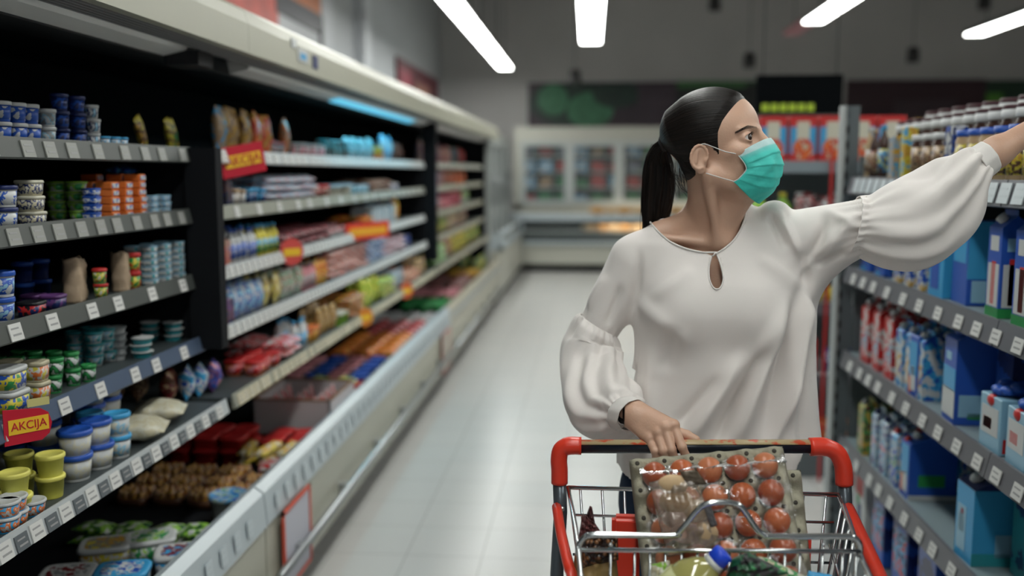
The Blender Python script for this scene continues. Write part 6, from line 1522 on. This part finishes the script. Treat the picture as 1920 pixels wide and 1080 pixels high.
# folded child seat: hump rail and its grid, half way along the basket
YS = 1.50
sr_ = MB()
pts = [Pt(1084, 1040, YS), Pt(1086, 1022, YS), Pt(1096, 1008, YS), Pt(1112, 1003, YS), Pt(1150, 1003, YS), Pt(1262, 1004, YS), Pt(1275, 996, YS), Pt(1308, 956, YS), Pt(1326, 945, YS), Pt(1350, 942, YS), Pt(1375, 944, YS), Pt(1392, 953, YS), Pt(1417, 990, YS), Pt(1432, 1003, YS), Pt(1450, 1006, YS), Pt(1580, 1006, YS), Pt(1602, 1009, YS), Pt(1612, 1022, YS), Pt(1612, 1040, YS)]
sr_.tube(catmull(pts, 90), .0052, n=12); sr_.build('seat_rail', M_chr, trol)
sg = MB(); sg.tube([Pt(1082, 1031, YS-.004), Pt(1614, 1034, YS-.004)], .0040, n=10)
for px in (1088, 1145, 1190, 1219, 1248, 1278, 1308, 1338, 1368, 1388, 1416, 1444, 1472, 1500, 1543, 1580, 1606):
    a = Pt(px, 1030 if px not in (1145, 1543) else 1022, YS); sg.tube([a, (a.x, YS, ZB_+.02)], .0024, n=8)
    if px in (1145, 1543): sg.ellipsoid(a, (.0038, .0038, .0045))
sg.tube([(Pt(1090, 1050, YS).x+.0, YS, .72), (Pt(1606, 1050, YS).x, YS, .72)], .003, n=8)
sg.build('seat_grid', M_chr, trol)
# red slide rails along both sides, and red seat plates
MB().tube(catmull([Pt(1044, 950, 1.79), Pt(1052, 1000, 1.70), Pt(1066, 1060, 1.60), Pt(1074, 1090, 1.55), (bx0(1.3)-.01, 1.30, .80)], 20), [.010]*20, n=10).build('slide_rail', M_rp, trol)
MB().tube(catmull([Pt(1589, 952, 1.79), Pt(1612, 1000, 1.72), Pt(1635, 1048, 1.65), Pt(1655, 1092, 1.59), (bx1(1.3)+.06, 1.30, .76)], 20), [.0125]*20, n=10).build('slide_rail', M_rp, trol)
def plate(x0, x1, z0, z1, y0, y1, name):
    MB().box(x0, x1, y0, y1, z0, z1).build(name, M_rp, trol, bevel=.008, seg=3)
a = Pt(1148, 976, 1.68); b = Pt(1200, 1080, 1.68); plate(a.x, b.x, .60, a.z, 1.695, 1.725, 'seat_plate')
a = Pt(1502, 1010, 1.70); b = Pt(1528, 1080, 1.70); plate(a.x, b.x, .60, a.z, 1.728, 1.75, 'seat_plate')
# undercarriage
uc = MB()
for x in (-.0, .44): uc.tube([(x, 1.70, .16), (x+.0, 1.0, .20), (x, .98, .50)], .012, n=12)
uc.tube([(0, 1.70, .17), (.44, 1.70, .17)], .012, n=12); uc.tube([(0, 1.02, .20), (.44, 1.02, .20)], .012, n=12); uc.build('undercarriage', M_tubeg, trol)
for x in (.0, .44):
    for y in (1.68, 1.04):
        q = MB(); q.lathe([(.02, -.014), (.058, -.014), (.062, 0), (.058, .014), (.02, .014)], n=24, M=Matrix.Translation((x, y, .062)) @ Matrix.Rotation(R(90), 4, 'Y'))
        w_ = q.build('wheel', mat('wheel_rubber', (.05, .05, .05), .6), trol); MB().prism([(x-.022, .06), (x-.018, .145), (x+.018, .145), (x+.022, .06), (x+.018, .06), (x+.015, .12), (x-.015, .12), (x-.018, .06)], y-.012, y+.012).build('fork', M_chr, w_)

# ---------------------------------------------------------------- what lies in the trolley
M_pulp = mat('egg_pulp', (.36, .34, .255), .9, bump=.5, bscale=300, var=.15, vscale=40)
M_egg = [mat('egg_shell_1', (.48, .125, .045), .3, var=.12, vscale=60), mat('egg_shell_2', (.37, .085, .032), .3, var=.12, vscale=60), mat('egg_shell_3', (.54, .185, .085), .33, var=.10, vscale=60)]
PXM = .001
def tray_height(u, v, n=6, m=6, c=.0485):
    """pulp tray relief: cups at cell centres, pegs at cell corners"""
    fu, fv = u/c, v/c
    cup = -np.cos(2*math.pi*(fu))*-1*np.cos(0)
    s = (np.cos(2*math.pi*fu)+np.cos(2*math.pi*fv))/2                 # 1 at corners, -1 at centres
    return s
def egg_tray(parent_label, cat, origin, ex, ey, ncol, nrow, name='egg_tray', label2=None):
    """origin: top left corner; ex to the right, ey down the face, normal towards the viewer"""
    ez = ey.cross(ex).normalized() if ey.cross(ex).y < 0 else ex.cross(ey).normalized()
    c = .0485; nu_, nv_ = ncol*12+9, nrow*12+7; off = -3/12*c
    Vv = []
    for j in range(nv_):
        for i in range(nu_):
            u = i*c/12+off; v = j*c/12+off
            s = (math.cos(2*math.pi*u/c)+math.cos(2*math.pi*v/c))/2
            h = .021*s**1.3 if s > 0 else -.013*abs(s)**.8
            if s > .80: h = .021*.75-(s-.80)*.03
            e_ = min(i, nu_-1-i, j, nv_-1-j)
            if e_ < 2: h = -.020 if e_ == 0 else h-.006
            Vv.append(origin+ex*u+ey*v+ez*h)
    Fv = [(j*nu_+i, j*nu_+i+1, (j+1)*nu_+i+1, (j+1)*nu_+i) for j in range(nv_-1) for i in range(nu_-1)]
    o = mesh_np(name, np.array([tuple(v) for v in Vv]), Fv, M_pulp); tag(o, parent_label, cat)
    m_ = o.modifiers.new('t', 'SOLIDIFY'); m_.thickness = .0022
    return o, ez, c
def unit(v): return Vector(v).normalized()
# front tray leans back in the basket, face to the camera
O = Pt(1193, 872, 1.665); TR = Pt(1470, 847, 1.665); ex = unit(TR-O); dn = Pt(1216, 1060, 1.580)-O; ey = unit(dn-ex*dn.dot(ex))
sc_t = (TR-O).length/(6*.0485)
t1, ez, c = egg_tray('grey pulp egg tray with brown eggs, wrapped in clear film, upright in the trolley', 'egg tray', O+ex*.002, ex, ey, 5, 6)
rr_ = random.Random(11)
for j in range(5):
    for i in range(5):
        if False: continue
        ce = O+ex*((i+.5)*c+.006+.002*j)+ey*((j+.50)*c)+ez*.016
        tl = unit(ez+Vector((rr_.uniform(-.2, .2), 0, rr_.uniform(-.1, .3))))
        Mx = Matrix.Translation(ce) @ tl.to_track_quat('Z', 'Y').to_matrix().to_4x4()
        k = rr_.randrange(3); prof = [(.0005, -.0275), (.0085, -.0256), (.0163, -.0192), (.0210, -.0095), (.0228, .001), (.0216, .0112), (.0173, .0192), (.0100, .0250), (.0005, .0272)]
        o = MB().lathe(prof, n=22, M=Mx).build('egg', M_egg[k])
        rn_ = ['top', 'second', 'third', 'fourth', 'fifth'][j]; cn_ = ['leftmost', 'second from the left', 'middle', 'second from the right', 'rightmost'][i]
        tag(o, '%s brown egg in the %s row of the front egg tray' % (cn_, rn_), 'egg', 'eggs in the front tray')
def peg_holes(tray, O, ex, ey, ez, ncol, nrow, skip=0):
    q = MB()
    for j in range(nrow+1):
        for i in range(ncol+1):
            p = O+ex*(i*c)+ey*(j*c)+ez*.0142
            q.rings([[p+(ex*math.cos(a)+ey*math.sin(a))*r_ + ez*h_ for a in np.linspace(0, 2*math.pi, 14, endpoint=False)] for r_, h_ in ((.0040, .0008), (.0040, .0016), (.0001, .0016))])
    q.build('peg_hole', mat('peg_dark', (.05, .045, .035), .9), tray)
peg_holes(t1, O+ex*.002, ex, ey, ez, 5, 5)
# second tray behind, lower and further right
O2 = Pt(1234, 898, 1.705); T2_ = Pt(1500, 893, 1.705); ex2 = unit(T2_-O2); dn2 = Pt(1246, 1070, 1.635)-O2; ey2 = unit(dn2-ex2*dn2.dot(ex2))
t2, _e, _c2 = egg_tray('second grey pulp egg tray standing behind the first, showing its right rim', 'egg tray', O2, ex2, ey2, 5, 6)
peg_holes(t2, O2, ex2, ey2, _e, 5, 6)
# cling film over the top rows of eggs
def film_mat(name, a=.16, tint=(.9, .92, .95), milk=0.0):
    m = bpy.data.materials.new(name); m.use_nodes = True; nt = m.node_tree; b = nt.nodes['Principled BSDF']
    g = nt.nodes.new('ShaderNodeBsdfGlossy'); g.inputs['Roughness'].default_value = .12; tr = nt.nodes.new('ShaderNodeBsdfTransparent'); mx = nt.nodes.new('ShaderNodeMixShader'); fr = nt.nodes.new('ShaderNodeFresnel'); fr.inputs['IOR'].default_value = 1.45
    ad = nt.nodes.new('ShaderNodeMath'); ad.operation = 'ADD'; ad.inputs[1].default_value = a; ad.use_clamp = True
    tc = nt.nodes.new('ShaderNodeTexCoord'); n = nt.nodes.new('ShaderNodeTexNoise'); n.inputs['Scale'].default_value = 34; n.inputs['Detail'].default_value = 4; n.inputs['Distortion'].default_value = 1.5
    bp = nt.nodes.new('ShaderNodeBump'); bp.inputs['Strength'].default_value = .8; bp.inputs['Distance'].default_value = .006
    nt.links.new(tc.outputs['Object'], n.inputs['Vector']); nt.links.new(n.outputs['Fac'], bp.inputs['Height']); nt.links.new(bp.outputs[0], g.inputs['Normal']); nt.links.new(bp.outputs[0], fr.inputs['Normal'])
    nt.links.new(fr.outputs[0], ad.inputs[0]); nt.links.new(ad.outputs[0], mx.inputs[0]); nt.links.new(tr.outputs[0], mx.inputs[1]); nt.links.new(g.outputs[0], mx.inputs[2])
    nt.links.new(mx.outputs[0], nt.nodes['Material Output'].inputs[0]); g.inputs['Color'].default_value = (*tint, 1)
    if milk:
        df = nt.nodes.new('ShaderNodeBsdfDiffuse'); df.inputs[0].default_value = (.50, .44, .36, 1); m2 = nt.nodes.new('ShaderNodeMixShader'); m2.inputs[0].default_value = milk
        nt.links.new(tr.outputs[0], m2.inputs[1]); nt.links.new(df.outputs[0], m2.inputs[2]); nt.links.new(m2.outputs[0], mx.inputs[1])
    nt.nodes.remove(b); return m
M_film = film_mat('cling_film', .0)
Vv = []; nu_, nv_ = 50, 44
for j in range(nv_):
    for i in range(nu_):
        u = i/(nu_-1)*5.25*c; v = j/(nv_-1)*4.6*c
        h = .0445+.003*math.sin(u*90+v*40)+.002*math.sin(v*140-u*60)+.004*(.5+.5*math.cos(2*math.pi*(u/c-.8)))*(.5+.5*math.cos(2*math.pi*(v/c-.5)))
        if j < 4: h = .010+(h-.010)*j/4
        Vv.append(tuple(O+ex*(u+.004)+ey*(v+.004)+ez*h))
mesh_np('cling_film', np.array(Vv), [(j*nu_+i, j*nu_+i+1, (j+1)*nu_+i+1, (j+1)*nu_+i) for j in range(nv_-1) for i in range(nu_-1)], M_film, t1)

# transparent bag with pale pastry lying against the eggs
def pillow(name, corners, Yn, thick, m, nu_=34, nv_=44, seed=1, wr=.003, parent=None, sag=0.0):
    """corners: four points (top left, top right, bottom right, bottom left)"""
    a, b, c_, d = [Vector(p) for p in corners]; nrm = (b-a).cross(d-a).normalized()
    if nrm.y > 0: nrm = -nrm
    rr = random.Random(seed); ph = [rr.uniform(0, 6.28) for _ in range(6)]; Vv = []; Ff = []
    for side in (1, -1):
        for j in range(nv_):
            for i in range(nu_):
                u, v = i/(nu_-1), j/(nv_-1); p = (a*(1-u)+b*u)*(1-v)+(d*(1-u)+c_*u)*v
                f = (math.sin(math.pi*u)**.55)*(math.sin(math.pi*v)**.45); w_ = wr*(math.sin(u*17+v*9+ph[0])+math.sin(u*8-v*21+ph[1])+.7*math.sin(v*40+u*5+ph[2])*.6+.8*math.sin(u*29+ph[3]))*.5
                Vv.append(tuple(p+nrm*(side*thick/2*f+w_*f)+Vector((0, 0, -sag*f))))
    n1 = nu_*nv_
    for s in (0, 1):
        for j in range(nv_-1):
            for i in range(nu_-1): k = s*n1+j*nu_+i; Ff.append((k, k+1, k+1+nu_, k+nu_) if s == 0 else (k, k+nu_, k+1+nu_, k+1))
    o = mesh_np(name, np.array(Vv), Ff, m, parent)
    bm = bmesh.new(); bm.from_mesh(o.data); bmesh.ops.remove_doubles(bm, verts=bm.verts, dist=.00012); bmesh.ops.recalc_face_normals(bm, faces=bm.faces); bm.to_mesh(o.data); bm.free()
    return o
M_bagf = film_mat('bag_film', .10, (.95, .92, .88), .20)
YQ = 1.545
bag = pillow('bakery_bag', [Pt(1216, 905, YQ), Pt(1300, 886, YQ), Pt(1352, 1022, YQ-.03), Pt(1252, 1045, YQ-.03)], YQ, .028, M_bagf, seed=5, wr=.0045)
tag(bag, 'clear crinkled bag of pale bread rolls lying over the left eggs', 'bread bag')
pillow('paper_band', [Pt(1274, 884, YQ-.006), Pt(1306, 880, YQ-.006), Pt(1326, 908, YQ-.008), Pt(1290, 912, YQ-.008)], YQ, .004, mat('foil_brown', (.13, .10, .07), .3, .3), parent=bag, nu_=10, nv_=10)
pillow('bag_label', [Pt(1318, 948, YQ-.026), Pt(1332, 945, YQ-.026), Pt(1346, 985, YQ-.03), Pt(1333, 989, YQ-.03)], YQ, .002, mat('label_grey', (.16, .15, .15), .4), parent=bag, nu_=8, nv_=12)
for k, (px, py, rx, rz_, m) in enumerate(((1262, 908, .026, .017, 'pastry_pale'), (1268, 940, .028, .022, 'pastry_gold'), (1268, 972, .024, .018, 'roll_pink'), (1304, 958, .024, .02, 'pastry_pale'), (1290, 1000, .03, .018, 'roll_pink'), (1322, 1000, .022, .02, 'pastry_pale'))):
    mm = mat('roll_pink', (.62, .40, .32), .6, var=.3, vscale=30) if m == 'roll_pink' else MATS[m]
    o = MB().ellipsoid(Pt(px, py, YQ-.002 if py < 990 else YQ-.022), (rx, .011, rz_)).build('bread_roll', mm)
    tag(o, ['bread roll at the top left inside the clear bag', 'largest golden bread roll inside the clear bag', 'pinkish roll at the left middle of the clear bag', 'pale roll at the right middle of the clear bag', 'pinkish roll low in the clear bag, left', 'pale roll at the lower right of the clear bag'][k], 'bread roll', 'rolls in the clear bag')
# bag of nuts with a torn, crumpled top
nb = pillow('nut_bag', [Pt(1082, 1008, 1.62), Pt(1150, 996, 1.62), Pt(1164, 1120, 1.60), Pt(1066, 1125, 1.60)], 1.62, .055, mat('nut_bag_kraft', (.36, .24, .09), .5, bump=.3, bscale=120, var=.2, vscale=25), seed=8)
tag(nb, 'kraft bag with a clear window full of nuts at the left of the trolley', 'nut bag')
nm = bpy.data.materials.new('nut_window'); nm.use_nodes = True; nt = nm.node_tree; b_ = nt.nodes['Principled BSDF']; vo = nt.nodes.new('ShaderNodeTexVoronoi'); vo.inputs['Scale'].default_value = 95; tc = nt.nodes.new('ShaderNodeTexCoord'); rp = nt.nodes.new('ShaderNodeValToRGB')
rp.color_ramp.elements[0].position = .0; rp.color_ramp.elements[0].color = (.36, .16, .06, 1); rp.color_ramp.elements[1].position = .55; rp.color_ramp.elements[1].color = (.015, .006, .004, 1)
nt.links.new(tc.outputs['Object'], vo.inputs['Vector']); nt.links.new(vo.outputs['Distance'], rp.inputs[0]); nt.links.new(rp.outputs[0], b_.inputs['Base Color']); b_.inputs['Roughness'].default_value = .25
bp = nt.nodes.new('ShaderNodeBump'); bp.invert = True; bp.inputs['Distance'].default_value = .01; nt.links.new(vo.outputs['Distance'], bp.inputs['Height']); nt.links.new(bp.outputs[0], b_.inputs['Normal'])
pillow('window', [Pt(1088, 1002, 1.612), Pt(1158, 996, 1.612), Pt(1160, 1050, 1.59), Pt(1092, 1066, 1.59)], 1.6, .052, nm, parent=nb, seed=9, wr=.001)
M_crk = mat('crumpled_wrap', (.11, .03, .03), .35, bump=.8, bscale=90, var=.7, vscale=70)
pillow('torn_top', [Pt(1106, 948, 1.625), Pt(1110, 950, 1.625), Pt(1120, 1004, 1.615), Pt(1080, 1018, 1.615)], 1.62, .014, M_crk, parent=nb, seed=10, wr=.006)
pillow('torn_top', [Pt(1092, 962, 1.62), Pt(1112, 975, 1.62), Pt(1130, 1002, 1.61), Pt(1084, 1012, 1.61)], 1.62, .018, M_crk, parent=nb, seed=12, wr=.006)
# oil bottle lying with its blue cap up
M_oil = mat('oil_bottle', (.50, .47, .16), .08, trans=.35, coat=.5)
ax0, ax1 = Pt(1222, 1165, 1.455), Pt(1352, 1042, 1.455); dv = unit(ax1-ax0); Mo = Matrix.Translation(ax0) @ dv.to_track_quat('Z', 'Y').to_matrix().to_4x4(); Lb = (ax1-ax0).length
bo = MB().lathe([(.036, 0), (.042, .004), (.042, Lb*.55), (.039, Lb*.66), (.026, Lb*.80), (.014, Lb*.88), (.0135, Lb*.93)], n=26, M=Mo).build('oil_bottle', M_oil)
tag(bo, 'yellow cooking oil bottle with a bright blue cap lying in the trolley', 'bottle')
MB().lathe([(.014, Lb*.86), (.017, Lb*.87), (.0165, Lb*.925), (.014, Lb*.93)], n=22, M=Mo).build('neck_collar', mat('cap_white', (.55, .57, .55), .4), bo)
MB().lathe([(.0155, Lb*.925), (.0165, Lb*.93), (.0165, Lb*1.04), (.014, Lb*1.055), (.001, Lb*1.06)], n=22, M=Mo).build('cap', mat('cap_blue', (.01, .06, .62), .35), bo)
lab_ = MB(); lab_.lathe([(.0422, Lb*.10), (.0427, Lb*.10), (.0427, Lb*.56), (.0422, Lb*.56)], n=26, M=Mo); lab_.build('label', mat('oil_label', (.42, .43, .20), .35), bo)
for a_ in (-.5, -.15, .25):
    q = MB(); q.rings([[Mo @ Vector((.0432*math.cos(b_+R(200)+a_), .0432*math.sin(b_+R(200)+a_), Lb*(.14+.36*k_))) for b_ in (0, .13)]+[Mo @ Vector((.0425*math.cos(b_+R(200)+a_), .0425*math.sin(b_+R(200)+a_), Lb*(.14+.36*k_))) for b_ in (.13, 0)] for k_ in (0, .5, 1)], smooth=False); q.build('stripe', cm('navy'), bo)
pillow('pack_shoulder', [Pt(1222, 1058, 1.50), Pt(1256, 1050, 1.50), Pt(1262, 1100, 1.49), Pt(1216, 1110, 1.49)], 1.49, .02, pm('cream', 'ivory', 'lime', scale=26), seed=14, wr=.002).name = 'snack_packet'
tag(bpy.data.objects['snack_packet'], 'small pale packet at the bottom edge, left of the oil bottle', 'packet')
gp = pillow('salad_pack', [Pt(1372, 1048, 1.46), Pt(1402, 1034, 1.46), Pt(1480, 1075, 1.45), Pt(1350, 1110, 1.45)], 1.46, .05, pm('darkgreen', 'black', 'darkgreen', 'green', scale=16), seed=15, wr=.004); tag(gp, 'dark green glossy packet right of the blue bottle cap', 'packet')
gp = pillow('lime_pack', [Pt(1400, 1040, 1.475), Pt(1440, 1046, 1.475), Pt(1520, 1085, 1.465), Pt(1400, 1105, 1.465)], 1.47, .04, pm('lime', 'cream', 'green', 'ivory', scale=30), seed=16, wr=.003); tag(gp, 'lime and cream patterned packet behind the dark green one', 'packet')
gp = pillow('blue_pack', [Pt(1516, 1070, 1.47), Pt(1560, 1078, 1.47), Pt(1570, 1110, 1.465), Pt(1505, 1110, 1.465)], 1.47, .02, cm('sky'), seed=17, wr=.002); tag(gp, 'small bright blue packet at the bottom edge in the trolley', 'packet')
# a carton crate under the goods carries them
t = thing('carton_crate', 'brown carton in the trolley under the packets, below the frame', 'carton', (.23, 1.40, ZB_+.004))
cr_ = MB(); cr_.box(-.15, .15, -.09, .09, 0, .008); cr_.box(-.15, -.145, -.09, .09, 0, .13); cr_.box(.145, .15, -.09, .09, 0, .13); cr_.box(-.15, .15, -.09, -.085, 0, .13); cr_.box(-.15, .15, .085, .09, 0, .13); cr_.build('crate_wall', M_kr, t)
MB().box(-.145, .145, -.085, .085, .12, .17).build('flap', M_kr, t)
